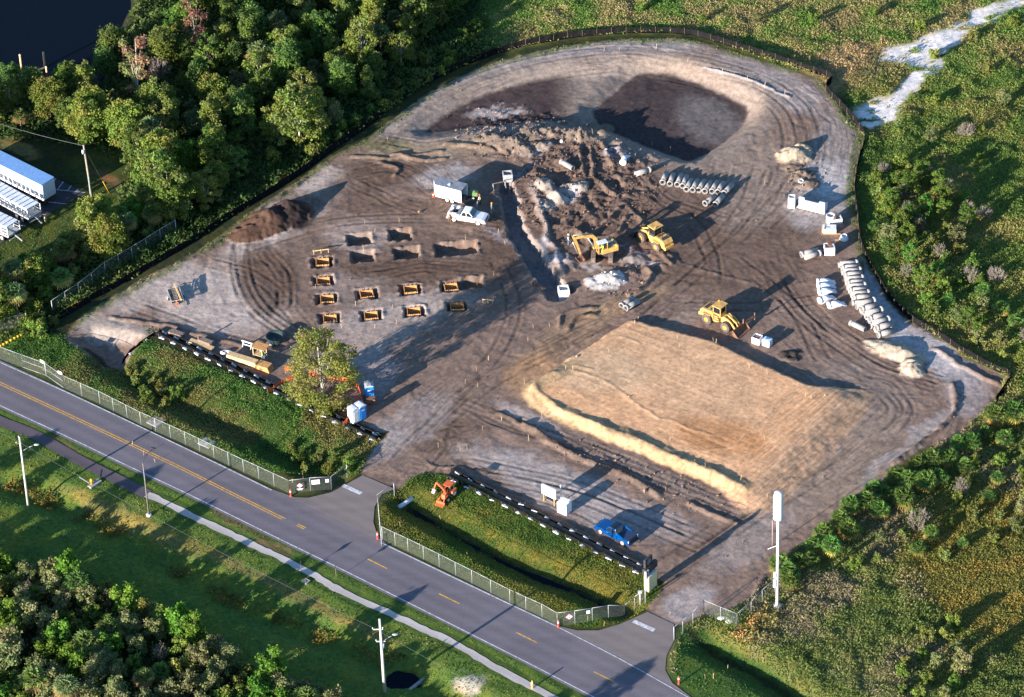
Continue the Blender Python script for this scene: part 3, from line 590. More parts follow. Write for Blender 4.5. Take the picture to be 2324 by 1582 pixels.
def asphalt(name, col, s=1.0):
    m = bpy.data.materials.new(name); m.use_nodes = True; t = m.node_tree; b = t.nodes['Principled BSDF']; b.inputs['Roughness'].default_value = .8; b.inputs['Specular IOR Level'].default_value = .25
    tc = t.nodes.new('ShaderNodeTexCoord'); L = t.links.new
    n1 = t.nodes.new('ShaderNodeTexNoise'); n1.inputs['Scale'].default_value = 9; n1.inputs['Detail'].default_value = 6; L(tc.outputs['Object'], n1.inputs[0])
    n2 = t.nodes.new('ShaderNodeTexNoise'); n2.inputs['Scale'].default_value = .12; n2.inputs['Detail'].default_value = 6; n2.inputs['Roughness'].default_value = .6; L(tc.outputs['Object'], n2.inputs[0])
    mp = t.nodes.new('ShaderNodeMapping'); mp.inputs['Rotation'].default_value = (0, 0, -ang((0, 870), (1394, 1548))); mp.inputs['Scale'].default_value = (.03, 1.1, 1); L(tc.outputs['Object'], mp.inputs[0])
    n3 = t.nodes.new('ShaderNodeTexNoise'); n3.inputs['Scale'].default_value = 1; n3.inputs['Detail'].default_value = 3; L(mp.outputs[0], n3.inputs[0])
    a = t.nodes.new('ShaderNodeMath'); a.operation = 'MULTIPLY_ADD'; L(n2.outputs[0], a.inputs[0]); a.inputs[1].default_value = .9; L(n1.outputs[0], a.inputs[2])
    a2 = t.nodes.new('ShaderNodeMath'); a2.operation = 'MULTIPLY_ADD'; L(n3.outputs[0], a2.inputs[0]); a2.inputs[1].default_value = .6 * s; L(a.outputs[0], a2.inputs[2])
    cr = t.nodes.new('ShaderNodeMapRange'); cr.inputs[1].default_value = .8; cr.inputs[2].default_value = 1.7; cr.inputs[3].default_value = .7; cr.inputs[4].default_value = 1.22; L(a2.outputs[0], cr.inputs[0])
    vo = t.nodes.new('ShaderNodeTexVoronoi'); vo.feature = 'DISTANCE_TO_EDGE'; vo.inputs['Scale'].default_value = .16; mw = t.nodes.new('ShaderNodeVectorMath'); mw.operation = 'MULTIPLY_ADD'; L(n1.outputs['Color'], mw.inputs[0]); mw.inputs[1].default_value = (.6, .6, 0); L(tc.outputs['Object'], mw.inputs[2]); L(mw.outputs[0], vo.inputs['Vector'])
    mp2 = t.nodes.new('ShaderNodeMapping'); mp2.inputs['Rotation'].default_value = (0, 0, -ang((0, 870), (1394, 1548))); L(tc.outputs['Object'], mp2.inputs[0]); sx = t.nodes.new('ShaderNodeSeparateXYZ'); L(mp2.outputs[0], sx.inputs[0]); a0 = ang((0, 870), (1394, 1548)); wm = W(697, 1207); yc = -math.sin(a0) * wm[0] + math.cos(a0) * wm[1]
    q1 = t.nodes.new('ShaderNodeMath'); q1.operation = 'MULTIPLY_ADD'; L(sx.outputs[1], q1.inputs[0]); q1.inputs[1].default_value = 2 * math.pi / 1.85; q1.inputs[2].default_value = -yc * 2 * math.pi / 1.85; q2 = t.nodes.new('ShaderNodeMath'); q2.operation = 'COSINE'; L(q1.outputs[0], q2.inputs[0]); q3 = t.nodes.new('ShaderNodeMath'); q3.operation = 'MULTIPLY_ADD'; L(q2.outputs[0], q3.inputs[0]); q3.inputs[1].default_value = .07; L(cr.outputs[0], q3.inputs[2]); cr = q3
    ck = t.nodes.new('ShaderNodeMapRange'); ck.inputs[1].default_value = .0; ck.inputs[2].default_value = .005; ck.inputs[3].default_value = .86; ck.inputs[4].default_value = 1.0; L(vo.outputs['Distance'], ck.inputs[0]); cm = t.nodes.new('ShaderNodeMath'); cm.operation = 'MULTIPLY'; L(cr.outputs[0], cm.inputs[0]); L(ck.outputs[0], cm.inputs[1]); cr = cm
    v = t.nodes.new('ShaderNodeVectorMath'); v.operation = 'SCALE'; v.inputs[0].default_value = col; L(cr.outputs[0], v.inputs['Scale']); sc = v.outputs[0]
    for gp in (W(850, 1110), W(1500, 1412)):
        dd = t.nodes.new('ShaderNodeVectorMath'); dd.operation = 'DISTANCE'; L(tc.outputs['Object'], dd.inputs[0]); dd.inputs[1].default_value = (*gp, 0); d1 = t.nodes.new('ShaderNodeMath'); d1.operation = 'MULTIPLY_ADD'; L(n2.outputs[0], d1.inputs[0]); d1.inputs[1].default_value = -16; L(dd.outputs['Value'], d1.inputs[2])
        d2 = t.nodes.new('ShaderNodeMapRange'); d2.inputs[1].default_value = -7; d2.inputs[2].default_value = 5; d2.inputs[3].default_value = .42; d2.inputs[4].default_value = 0; L(d1.outputs[0], d2.inputs[0]); dm = t.nodes.new('ShaderNodeMix'); dm.data_type = 'RGBA'; L(d2.outputs[0], dm.inputs[0]); L(sc, dm.inputs[6]); dm.inputs[7].default_value = (.22, .17, .145, 1); sc = dm.outputs[2]
    L(sc, b.inputs['Base Color'])
    bp = t.nodes.new('ShaderNodeBump'); bp.inputs['Distance'].default_value = .006; L(n1.outputs[0], bp.inputs['Height']); L(bp.outputs[0], b.inputs['Normal']); return m
ASP = asphalt('asphalt', (0.138, 0.124, 0.142)); ASPD = asphalt('asphalt_dusty', (0.16, 0.137, 0.135), 1.4); ASP2 = asphalt('asphalt_lot', (0.05, 0.05, 0.06)); ASP3 = asphalt('asphalt_path', (0.095, 0.078, 0.09)); PATHC = asphalt('path_concrete', (0.5, 0.45, 0.43), .2)
PW_ = mat('paint_white', (0.5, 0.5, 0.52), .7, var=.25, scale=3); PYL = mat('paint_yellow', (0.62, 0.32, 0.03), .7, var=.2, scale=3)
A = WP(ROAD_S); B = WP(ROAD_N)
def resamp(P, n=90):
    d = np.r_[0, np.cumsum(np.linalg.norm(np.diff(P, axis=0), axis=1))]; t = np.linspace(0, d[-1], n); return np.column_stack([np.interp(t, d, P[:, 0]), np.interp(t, d, P[:, 1])])
v, f = strip_mesh(resamp(A), resamp(B), .05); me = bpy.data.meshes.new('road'); me.from_pydata(v, [], f); me.materials.append(ASP); tag(link('road', me), kind='structure')
sheet('driveway', DRV1, .044, ASPD); sheet('driveway', DRV2, .044, ASPD); sheet('parking_lot', LOT, .04, ASP2)
def ribobj(name, pts, width, z, m, **k):
    v, f = ribbon(name, pts, width, z, m, **k); me = bpy.data.meshes.new(name); me.from_pydata(v, [], f); me.materials.append(m); return tag(link(name, me), kind='structure')
ribobj('footpath', PATH_A, 1.75, .044, ASP3, wob=.04); ribobj('footpath', PATH_B, 1.05, .046, PATHC, wob=.22)
def marks(name, segs, z, m):
    vs, fs = [], []
    for pts, wd in segs:
        v, f = ribbon(name, pts, wd, z, m, dense=3); b = len(vs); vs += v; fs += [tuple(i + b for i in q) for q in f]
    me = bpy.data.meshes.new(name); me.from_pydata(vs, [], fs); me.materials.append(m); return tag(link(name, me), kind='structure')
def off(pts, dx, dy): return [(a + dx, b + dy) for a, b in pts]
CL = [(-60, 841), (0, 870), (140, 935), (400, 1057), (520, 1117), (648, 1180)]
marks('road_marking_white', [([(-60, 796), (0, 823), (147, 889), (330, 975), (497, 1055), (616, 1113)], .14), ([(864, 1232), (1060, 1326), (1265, 1423)], .14), ([(1265, 1423), (1410, 1498), (1549, 1576), (1660, 1640)], .12),
                             ([(-60, 893), (0, 921), (147, 989), (284, 1055), (421, 1119), (618, 1216), (774, 1292), (930, 1370), (1065, 1438), (1200, 1506), (1352, 1585)], .13), ([(778, 1102), (820, 1121)], .62), ([(1437, 1410), (1484, 1431)], .62)], .056, PW_)
marks('road_marking_yellow', [(off(CL, 0, -2.0), .13), (off(CL[:-1] + [(640, 1176)], 0, 3.2), .13), ([(676, 1190), (694, 1198.5)], .13), ([(673, 1193), (690, 1201)], .13)] + [([a, b], .16) for a, b in (((834, 1269), (878, 1291)), ((996, 1348), (1043, 1371)), ((1172, 1436), (1218, 1459)), ((1347, 1525), (1394, 1548)))], .056, PYL)
Zt = lambda x, y: (x * .1424, 323.8 + y * .1424)
marks('parking_marking', [([Zt(760, 740), Zt(1360, 800)], .12), ([Zt(480, 920), Zt(1055, 980)], .12), ([Zt(450, 1265), Zt(640, 1150)], .12), ([Zt(580, 1135), Zt(735, 1155)], .1), ([Zt(290, 1320), Zt(400, 1328)], .1), ([Zt(0, 240), Zt(60, 160)], .12)] +
      [([Zt(a, b), Zt(c, d)], .12) for a, b, c, d in ((780, 740, 890, 575), (915, 755, 1010, 625), (1070, 775, 1135, 690), (1215, 785, 1245, 740), (150, 280, 185, 230), (270, 330, 300, 295), (390, 378, 415, 335), (505, 430, 530, 385), (630, 485, 655, 450), (740, 545, 770, 510))], .047, PW_)
# water
def water_mat():
    m = bpy.data.materials.new('water'); m.use_nodes = True; t = m.node_tree; b = t.nodes['Principled BSDF']; b.inputs['Base Color'].default_value = (0.003, 0.005, 0.01, 1); b.inputs['Roughness'].default_value = .25; b.inputs['IOR'].default_value = 1.33; b.inputs['Specular IOR Level'].default_value = .08
    n = t.nodes.new('ShaderNodeTexNoise'); n.inputs['Scale'].default_value = 2.5; n.inputs['Detail'].default_value = 3; tc = t.nodes.new('ShaderNodeTexCoord'); t.links.new(tc.outputs['Object'], n.inputs[0])
    bp = t.nodes.new('ShaderNodeBump'); bp.inputs['Distance'].default_value = .02; t.links.new(n.outputs[0], bp.inputs['Height']); t.links.new(bp.outputs[0], b.inputs['Normal']); return m
WAT = water_mat()
sheet('pond_water', [(-400, -400), (360, -200), (330, 60), (260, 180), (150, 235), (-400, 240)], -.75, WAT)
sheet('ditch_water', [(935, 1138), (950, 1140), (1110, 1230), (1300, 1322), (1395, 1370), (1390, 1380), (1290, 1332), (1100, 1243), (940, 1150)], -1.31, WAT)
sheet('ditch_water', [(870, 1505), (945, 1505), (960, 1560), (880, 1570)], -1.0, WAT)
# ================================================================= OBJECT MATERIALS
M_CON = mat('concrete', (0.3, 0.28, 0.265), .9, var=.12, scale=2.5, bump=.01); M_CONB = mat('concrete_grey', (0.34, 0.34, 0.35), .9, var=.12, scale=3)
M_CONW = mat('concrete_pale', (0.6, 0.57, 0.52), .9, var=.08, scale=3); M_WHT = mat('white_paint', (0.72, 0.72, 0.72), .45, var=.04, scale=2)
M_WPL = mat('white_plastic', (0.62, 0.66, 0.72), .5, var=.1, scale=4, bump=.01, bscale=8); M_BLK = mat('black_rubber', (0.03, 0.028, 0.026), .8, var=.2)
M_TYRE = mat('muddy_tyre', (0.11, 0.085, 0.07), .9, var=.25, scale=4); M_DRK = mat('dark_metal', (0.045, 0.042, 0.04), .6, var=.2); M_GLS = mat('window_glass', (0.015, 0.02, 0.025), .08, spec=.6, var=0)
M_YEL = mat('machine_yellow', (0.6, 0.35, 0.09), .55, var=.1, scale=1.6, tint=(0.36, 0.22, 0.09)); M_ORG = mat('orange_paint', (0.62, 0.12, 0.03), .55, var=.1, scale=2, tint=(.4, .1, .04))
M_ORN = mat('safety_orange', (0.75, 0.13, 0.04), .7, var=.1); M_RED = mat('red_plastic', (0.55, 0.05, 0.03), .5, var=.05); M_BLU = mat('blue_car_paint', (0.0, 0.05, 0.195), .25, spec=.5, var=.05)
M_BLP = mat('blue_plastic', (0.02, 0.2, 0.55), .5, var=.08); M_WOOD = mat('plywood', (0.5, 0.255, 0.095), .85, var=.15, scale=3); M_LUM = mat('pale_lumber', (0.55, 0.38, 0.2), .85, var=.15, scale=5)
M_WGR = mat('weathered_wood', (0.2, 0.15, 0.12), .9, var=.2, scale=5); M_GALV = mat('galvanised_steel', (0.42, 0.44, 0.45), .5, metal=.3, var=.1); M_GREY = mat('grey_roof', (0.2, 0.22, 0.25), .6, var=.15, scale=1.5)
M_POLE = mat('pole_concrete', (0.5, 0.48, 0.43), .9, var=.1); M_POLW = mat('pole_wood', (0.3, 0.25, 0.19), .9, var=.15, scale=4); M_FAB = mat('silt_fabric', (0.012, 0.011, 0.012), .75, var=.15, scale=1.2, bump=.02, bscale=3)
M_SKIN = mat('skin', (0.35, 0.19, 0.12), .6, var=.03); M_HIV = mat('hi_vis', (0.55, 0.7, 0.06), .6, var=.05); M_NAVY = mat('dark_cloth', (0.03, 0.035, 0.06), .8, var=.1); M_JEAN = mat('blue_jeans', (0.08, 0.16, 0.3), .8, var=.1)
M_GRN = mat('green_cloth', (0.06, 0.3, 0.06), .8, var=.1); M_TSH = mat('white_cloth', (0.62, 0.62, 0.6), .8, var=.05); M_BRN = mat('brown_cloth', (0.16, 0.1, 0.06), .8, var=.1); M_RUST = mat('rusty_steel', (0.2, 0.1, 0.06), .8, var=.25, scale=4)
M_LRED = mat('red_lamp', (0.5, 0.02, 0.02), .3, var=0); M_CHR = mat('bright_wheel', (0.6, 0.58, 0.56), .35, metal=.5, var=.05); M_CAP = mat('amber_cap', (0.85, 0.33, 0.03), .5, var=.05)

def place(o, la, lb, pa, pb, za=0, zb=None, gz=True):
    zb = za if zb is None else zb
    z0 = HZ(*W(*pa, za)) if gz else 0
    A = Vector(W(pa[0], pa[1], za + z0)); B = Vector(W(pb[0], pb[1], zb + z0)); la, lb = Vector(la), Vector(lb)
    a = math.atan2(B.y - A.y, B.x - A.x) - math.atan2(lb.y - la.y, lb.x - la.x); Rm = Matrix.Rotation(a, 2); m = (A + B) / 2 - Rm @ ((la + lb) / 2)
    o.location = (m.x, m.y, z0); o.rotation_euler = (0, 0, a); return o

# ----------------------------------------------------------------- pipes
def pipe(name, L, r, parent_label=None, m=None):
    m = m or M_CON; t = 0.17 * r; b = MB(); n = 20
    b.lathe((0, 0, 0), [(r - t * 1.2, .02), (r, .02), (r, L), (r - t * 1.2, L), (r - t * 1.2, .02)], n, 0, 'X', caps=False); o = b.build(name, [m])
    c = MB(); c.lathe((0, 0, 0), [(r - .2 * t, -.06), (r * 1.2, -.06), (r * 1.2, .2), (r * 1.01, .32), (r * 1.01, .0), (r - .2 * t, -.06)], n, 0, 'X', caps=False); c.build('bell', [m], o); return o
ORD = 'first second third fourth fifth sixth seventh eighth ninth tenth eleventh twelfth thirteenth'.split()
def put_pipe(src, a, b, r, label, group=None, z=0, flip=False, first=[]):
    if flip: a, b = b, a
    x0, y0 = W(*a, r + z); x1, y1 = W(*b, r + z); t = math.atan2(y1 - y0, x1 - x0); g = HZ(x0, y0)
    if src.get('cat_done') is None: o = src; src['cat_done'] = 1
    else: o = dup(src, (0, 0, 0))
    o.location = (x0, y0, g + r * 1.18 + z); o.rotation_euler = (0, 0, t); tag(o, label, 'pipe', group); return o
Q = lambda x, y: (1393.9 + .12723 * x, 337.9 + .12723 * y)
p38 = pipe('concrete_pipe', 2.44, .38)
rowp = [((860, 615), (925, 450)), ((990, 635), (1050, 455)), ((1122, 648), (1195, 475)), ((1218, 668), (1290, 485)), ((1285, 730), (1372, 560)), ((1395, 745), (1485, 570)), ((1505, 745), (1600, 585)), ((1612, 768), (1718, 600)), ((1738, 770), (1830, 605)), ((1845, 785), (1945, 610)), ((1955, 805), (2105, 645))]
for i, (a, b) in enumerate(rowp): put_pipe(p38, Q(*a), Q(*b), .38, '%s from the left in the slanting row of eleven concrete pipes' % ORD[i], 'row of concrete pipes below the basin')
put_pipe(p38, Q(1800, 1000), Q(1930, 850), .38, 'concrete pipe in front of the right end of the slanting row', 'row of concrete pipes below the basin')
put_pipe(p38, Q(1615, 985), Q(1800, 845), .38, 'shaded concrete pipe on the near left of the front pair below the row', 'row of concrete pipes below the basin')
put_pipe(p38, Q(640, 375), Q(385, 460), .38, 'lone pale pipe lying level with a long shadow left of the row')
q3 = lambda x, y: (1084.2 + .1424 * x, 267.5 + .1424 * y)
put_pipe(p38, q3(1330, 725), q3(1500, 825), .36, 'lone bright pipe on the mud between spoil heap and trench')
q7 = lambda x, y: (1210.9 + .103 * x, 577.3 + .103 * y)
put_pipe(p38, q7(1930, 1145), q7(2180, 985), .3, 'left pipe of the pair beside the building pad', 'pair of pipes by the pad')
put_pipe(p38, q7(2025, 1210), q7(2324, 1040), .3, 'right pipe of the pair beside the building pad', 'pair of pipes by the pad')
qr = lambda x, y: (1760 + .10678 * x, 422.4 + .10678 * y)
put_pipe(p38, qr(540, 1465), qr(850, 1375), .38, 'rear pipe of the two beside the concrete box with timber', 'two pipes by the timbered box')
put_pipe(p38, qr(950, 1430), qr(610, 1535), .38, 'front pipe of the two beside the concrete box with timber', 'two pipes by the timbered box')
qs = lambda x, y: (1830.4 + .1246 * x, 577.3 + .1246 * y)
put_pipe(p38, qs(800, 1255), qs(1070, 1385), .36, 'lone pipe lying askew in front of the tall pipe stack')
def stack(src, r, a, b, nb, dirv, tag_, order):
    P, Qp = Vector(W(*a, r)), Vector(W(*b, r)); e = (Qp - P) / (nb - 1); d0 = W(*a, r); d1 = W(a[0] + 100, a[1] + dirv, r); t = math.atan2(d1[1] - d0[1], d1[0] - d0[0]); dv = Vector((math.cos(t), math.sin(t)))
    for tier in (0, 1):
        for i in range(nb - tier):
            c = P + e * (i + tier * .5) + dv * (random.uniform(-.1, .1) + tier * .12); fl = (i + tier) % 2; z = HZ(c.x, c.y) + r * 1.18 + tier * (math.sqrt(max(.05, (2.36 * r) ** 2 - (e.length / 2) ** 2)))
            if src.get('cat_done') is None: o = src; src['cat_done'] = 1
            else: o = dup(src, (0, 0, 0))
            if fl: o.location = (c.x + dv.x * 2.44, c.y + dv.y * 2.44, z); o.rotation_euler = (0, 0, t + math.pi)
            else: o.location = (c.x, c.y, z); o.rotation_euler = (0, 0, t)
            tag(o, '%s %s-tier pipe from the %s end of the %s' % (ORD[i], ('bottom', 'top')[tier], order, tag_), 'pipe', 'pipes in the %s' % tag_)
p31 = pipe('concrete_pipe', 2.44, .31); stack(p31, .3, qs(590, 205), qs(840, 890), 11, -11, 'stack of slimmer concrete pipes', 'far')
p45 = pipe('concrete_pipe', 2.44, .4)
stack(p45, .4, qs(900, 960), qs(1290, 1480), 7, -27, 'stack of thicker concrete pipes', 'far')
# flared end sections
def flare():
    b = MB(); n = 14; secs = []
    for x, k, w_ in ((0, 1, 1), (1.0, 1, 1.0), (1.5, .75, 1.05), (2.0, .4, 1.15), (2.45, .08, 1.25)):
        ring = []
        for i in range(n + 1):
            t = math.pi * (1.0 * i / n) - math.pi * .0; ring.append((x, -.42 * w_ * math.cos(t), .42 + .42 * math.sin(t) * (k * 2 - 1) if k > .5 else .42 * k * 2 * math.sin(t) * .9))
        ring += [(x, .42 * w_, .02), (x, -.42 * w_, .02)]
        secs.append(ring)
    b.loft(secs, 0); o = b.build('flared_end_section', [M_WPL]); c = MB(); c.lathe((0, 0, .42), [(.38, -.12), (.5, -.12), (.5, .12), (.42, .16)], 18, 0, 'X', caps=True); c.build('bell', [M_WHT], o); return o
fe_ = flare(); fe_['label'] = ''
for k, (a, b, lb) in enumerate(((qs(205, 515), qs(520, 490), 'farthest wrapped end section of the tight group of three'), (qs(210, 600), qs(530, 565), 'middle wrapped end section of the tight group of three'), (qs(225, 695), qs(535, 655), 'nearest wrapped end section of the tight group of three'),
                                (qs(235, 850), qs(500, 760), 'bluish wrapped end section lying alone below the group of three'), (qs(400, 935), qs(690, 885), 'wrapped end section closest to the lone askew pipe'))):
    x0, y0 = W(*a, .4); x1, y1 = W(*b, .2); o = fe_ if k == 0 else dup(fe_, (0, 0, 0)); o.location = (x0, y0, HZ(x0, y0) + .03); o.rotation_euler = (0, 0, math.atan2(y1 - y0, x1 - x0)); tag(o, 'white plastic-wrapped ' + lb.replace('wrapped ', ''), 'pipe end', 'white wrapped pipe end sections')
x0, y0 = W(*Q(155, 275), .4); x1, y1 = W(*Q(215, 150), .3); tag(dup(fe_, (x0, y0, HZ(x0, y0) + .03), math.atan2(y1 - y0, x1 - x0)), 'white flared pipe end standing alone near the basin edge', 'pipe end', 'white wrapped pipe end sections')

# ----------------------------------------------------------------- precast concrete boxes
def obox(name, label, cat, px, py, a, b, h, t, rz, m=M_CONW, hole=True, extra=None, z=None, group=None):
    x, y, g = G(px, py); g = g if z is None else z; o = thing(name, label, cat, (x, y, g), rz, group); mb = MB()
    for sx in (-1, 1): mb.box((sx * (a - t) / 2, 0, h / 2), (t, b, h)); mb.box((0, sx * (b - t) / 2, h / 2), (a - 2 * t, t, h))
    mb.build('wall', [m], o); f = MB(); f.box((0, 0, .06), (a - 2 * t - .004, b - 2 * t - .004, .12)); f.build('base', [m], o); return o
rb = ang((1881, 575), (1960, 560))
obox('catch_basin_box', 'open grey concrete box standing at the north end of the trench', 'concrete box', 1152, 414, 1.35, 1.25, 1.25, .14, ang((1152, 410), (1168, 404)) - R(25), M_CONB, z=.0)
o = obox('catch_basin_box', 'white open concrete box at the south end of the trench', 'concrete box', 1279, 668, 1.45, 1.3, 1.9, .14, ang((1265, 640), (1290, 637)), M_WHT, z=-1.35)
mb = MB(); mb.box((0, -.42, 1.75), (1.1, .1, .08)); mb.build('timber_brace', [M_WOOD], o)
o = obox('catch_basin_box', 'white concrete box with brown timbers laid across its top', 'concrete box', 1881, 574, 1.45, 1.3, 1.25, .13, ang((1870, 575), (1894, 574)), M_WHT)
mb = MB(); mb.box((.1, .3, 1.35), (.55, 1.1, .12), rz=.25); mb.box((.0, -.1, 1.32), (.25, .9, .08), rz=.5); mb.build('timber', [M_RUST], o)
o = obox('manhole_riser', 'tall narrow white concrete box with square opening, left of the U-shaped section', 'concrete riser', 1796, 469, .95, .95, 1.75, .12, ang((1788, 473), (1802, 474)), M_WHT)
o = thing('headwall_section', 'long white U-shaped concrete section with two raised ends', 'concrete section', (*W(1842, 476), .03), ang(qr(480, 430), qr(1040, 570))); mb = MB()
mb.prism([(-1.95, 0), (1.95, 0), (1.95, 1.65), (1.1, 1.65), (1.1, 1.25), (-1.15, 1.25), (-1.15, 1.65), (-1.95, 1.65)], -.12, .12); mb.build('front_wall', [M_WHT], o); mb = MB(); mb.box((0, .55, .1), (3.88, .85, .2)); mb.box((-1.85, .55, .7), (.2, .85, .98)); mb.box((1.85, .55, .7), (.2, .85, .98)); mb.build('wing', [M_WHT], o); mb = MB(); mb.box((0, -.32, .12), (4.2, .36, .14)); mb.build('footing', [M_CONW], o)
x, y = W(*qr(1250, 830)); o = thing('inlet_top_section', 'white concrete inlet piece with a round rim and a square bay', 'concrete section', (x, y, HZ(x, y)), ang(qr(1120, 830), qr(1390, 790))); mb = MB(); mb.box((.25, 0, .45), (1.7, .12, .9)); mb.box((1.04, .7, .45), (.12, 1.28, .9)); mb.box((.3, 1.35, .45), (1.5, .1, .9)); mb.build('bay_wall', [M_CONW], o)
mb = MB(); mb.lathe((-.35, .9, 0), [(.62, 0), (.62, 1.15), (.5, 1.15), (.5, .05)], 22, caps=False); mb.build('round_rim', [M_WHT], o); mb = MB(); mb.bar((.1, .1, .95), (.5, 1.5, 1.25), .16); mb.build('timber', [M_RUST], o)
x, y = W(*qr(1135, 1010)); o = thing('concrete_slab', 'thick white concrete slab with slot lying on timbers', 'concrete slab', (x, y, HZ(x, y)), ang(qr(985, 1010), qr(1280, 1012))); mb = MB(); mb.box((0, .5, .42), (1.9, 1.25, .6)); mb.build('slab', [M_WHT], o); mb = MB(); mb.box((.35, -.2, .06), (2.5, .1, .12)); mb.box((-1.05, .5, .06), (.1, 1.7, .12)); mb.build('timber', [M_WOOD], o); mb = MB(); mb.box((-.2, .5, .735), (.6, .07, .03), rz=-.2); mb.build('slot', [M_DRK], o); mb = MB(); mb.box((-.62, .45, .75), (.08, 1.15, .05), rz=-.12); mb.build('lifting_strip', [M_WOOD], o)
x, y = W(*qr(1450, 1130)); o = thing('manhole_cone', 'short white conical manhole ring on a wooden board', 'manhole ring', (x, y, HZ(x, y)), 0); mb = MB(); mb.lathe((0, 0, 0), [(.62, .04), (.6, .3), (.42, .72), (.3, .74), (.3, .3), (.5, .06)], 22, caps=False); mb.build('cone', [M_WHT], o); mb = MB(); mb.box((-.8, -.1, .04), (.9, .4, .05), rz=.1); mb.build('board', [M_WOOD], o)
x, y = W(1817, 405, .9); o = MB().lathe((0, 0, 0), [(.28, 0), (.28, .2), (.4, .2), (.4, 0), (.28, 0)], 20, caps=False).build('concrete_ring', [M_WHT]); o.location = (x, y, HZ(x, y) + .02); o.rotation_euler = (.15, .1, 0); tag(o, 'small white concrete ring lying on the debris heap', 'ring')
x, y = W(*q3(1335, 400), 0); o = MB().lathe((0, 0, 0), [(.3, 0), (.22, .3), (.1, .42)], 14).build('white_bucket', [M_WHT]); o.location = (x, y, HZ(x, y)); tag(o, 'small white bucket in the dark hollow under the long spoil heap', 'bucket')

# ----------------------------------------------------------------- formwork boxes and batter boards
form0 = None
cols = ['first', 'second', 'third', 'fourth']; nm = {0: ('first', 0), 1: ('second', 0), 2: ('third', 0), 3: ('fourth', 0), 4: ('far', 1), 5: ('near', 1), 6: ('far', 2), 7: ('near', 2), 8: ('far', 3), 9: ('near', 3)}
def make_form():
    o = thing('formwork_box', '', 'formwork'); a, b, h, t = 1.72, 1.5, .85, .05
    for s in (-1, 1):
        mb = MB(); mb.box((s * (a / 2), 0, h / 2), (t, b + 2 * t, h)); mb.box((s * (a / 2 + .05), 0, h - .08), (.05, b + .3, .1)); mb.build('side_panel', [M_WOOD], o)
        mb = MB(); mb.box((0, s * b / 2, h / 2), (a - t, t, h)); mb.box((0, s * (b / 2 + .05), h - .08), (a + .2, .05, .1)); mb.build('end_panel', [M_WOOD], o)
        for k in range(3):
            mb = MB(); mb.box(((k - 1) * .6, s * (b / 2 + .1), h / 2 + .08), (.06, .05, h + .1)); mb.build('cleat', [M_LUM], o)
    return o
form0 = make_form()
for i, (px, py) in enumerate(FORMS):
    x, y = W(px, py + 2); o = form0 if i == 0 else dup(form0, (0, 0, 0)); o.location = (x + random.uniform(-.12, .12), y + random.uniform(-.08, .08), -.78 - random.uniform(0, .1)); o.rotation_euler = (0, 0, RD_ROW + random.uniform(-.06, .06)); a, c = nm[i]
    tag(o, ('%s plywood form from the back in the leftmost column of pits' % a) if c == 0 else '%s plywood form of the two in the %s column from the left' % (a, cols[c]), 'formwork', 'plywood footing forms set in square pits')
st0 = None
def stake_mesh(h, m=M_LUM, wd=.046):
    b = MB(); b.box((0, 0, h / 2), (wd, wd * .55, h), taper=.9); o = b.build('survey_stake', [m]); c = MB(); c.box((0, 0, h * .93), (wd * 1.3, wd * .8, h * .08)); c.build('tip', [mat('faded_tip', (.45, .3, .2), .8)], o); return o
st0 = stake_mesh(.82)
STK = {'survey stakes standing in the sand pad': ('thin wooden survey stake standing on the sand pad', [(1537, 768), (1541, 790), (1619, 778), (1624, 780), (1700, 835), (1741, 850), (1840, 905), (1828, 900), (1283, 838), (1256, 868), (1268, 900), (1300, 842), (1440, 735), (1448, 730), (1425, 745), (1680, 1090), (1550, 1070), (1520, 1000), (1600, 1060), (1735, 1000), (1380, 800), (1190, 870)]),
       'survey stakes in the dirt between pad and road': ('thin wooden survey stake in brown dirt west and south of the pad', [(1081, 842), (1083, 878), (1055, 870), (1095, 975), (1060, 1020), (1044, 1025), (1138, 955), (1200, 1000), (1230, 950), (1108, 818), (900, 800), (905, 832), (1198, 775), (1210, 745), (1230, 940), (1740, 1130), (1722, 1150), (995, 1015), (1270, 1160)]),
       'survey stakes among the footing pits': ('thin wooden survey stake between the footing pits', [(906, 505), (850, 528), (825, 570), (1056, 545), (918, 580), (1130, 530), (1120, 625), (950, 585), (975, 690), (890, 700), (806, 695), (850, 745), (775, 745), (1083, 650), (900, 735), (1146, 555), (757, 735), (716, 655), (1100, 690), (828, 510), (1320, 545), (1247, 742)]),
       'survey stakes round the basin bank': ('thin wooden survey stake on the bank round the basin', [(1312, 112), (1370, 118), (1405, 116), (1488, 112), (1560, 142), (1640, 165), (1695, 182), (1735, 195), (1162, 300), (901, 290), (1345, 305), (1440, 360), (1480, 330), (1520, 345), (880, 320), (1780, 215), (1735, 420)]),
       'stakes in the grass beside the road fences': ('short wooden stake in grass beside the roadside fences', [(300, 1010), (326, 1035), (352, 1050), (952, 1245), (1060, 1260), (908, 1195), (900, 1215), (1333, 1410), (1301, 1405), (1370, 1420), (1600, 1540), (1618, 1540), (1650, 1520), (1205, 1560), (664, 1095), (688, 1085), (1520, 1395), (1000, 1180), (800, 1060), (1208, 1563)])}
first = True
for g, (lb, pts) in STK.items():
    for px, py in pts:
        x, y, z = G(px, py); o = st0 if first else dup(st0, (0, 0, 0)); first = False
        o.location = (x, y, z - .05); o.rotation_euler = (random.uniform(-.12, .12), random.uniform(-.12, .12), random.uniform(0, 3)); o.scale = (1, 1, random.uniform(.8, 1.25)); tag(o, lb, 'stake', g)
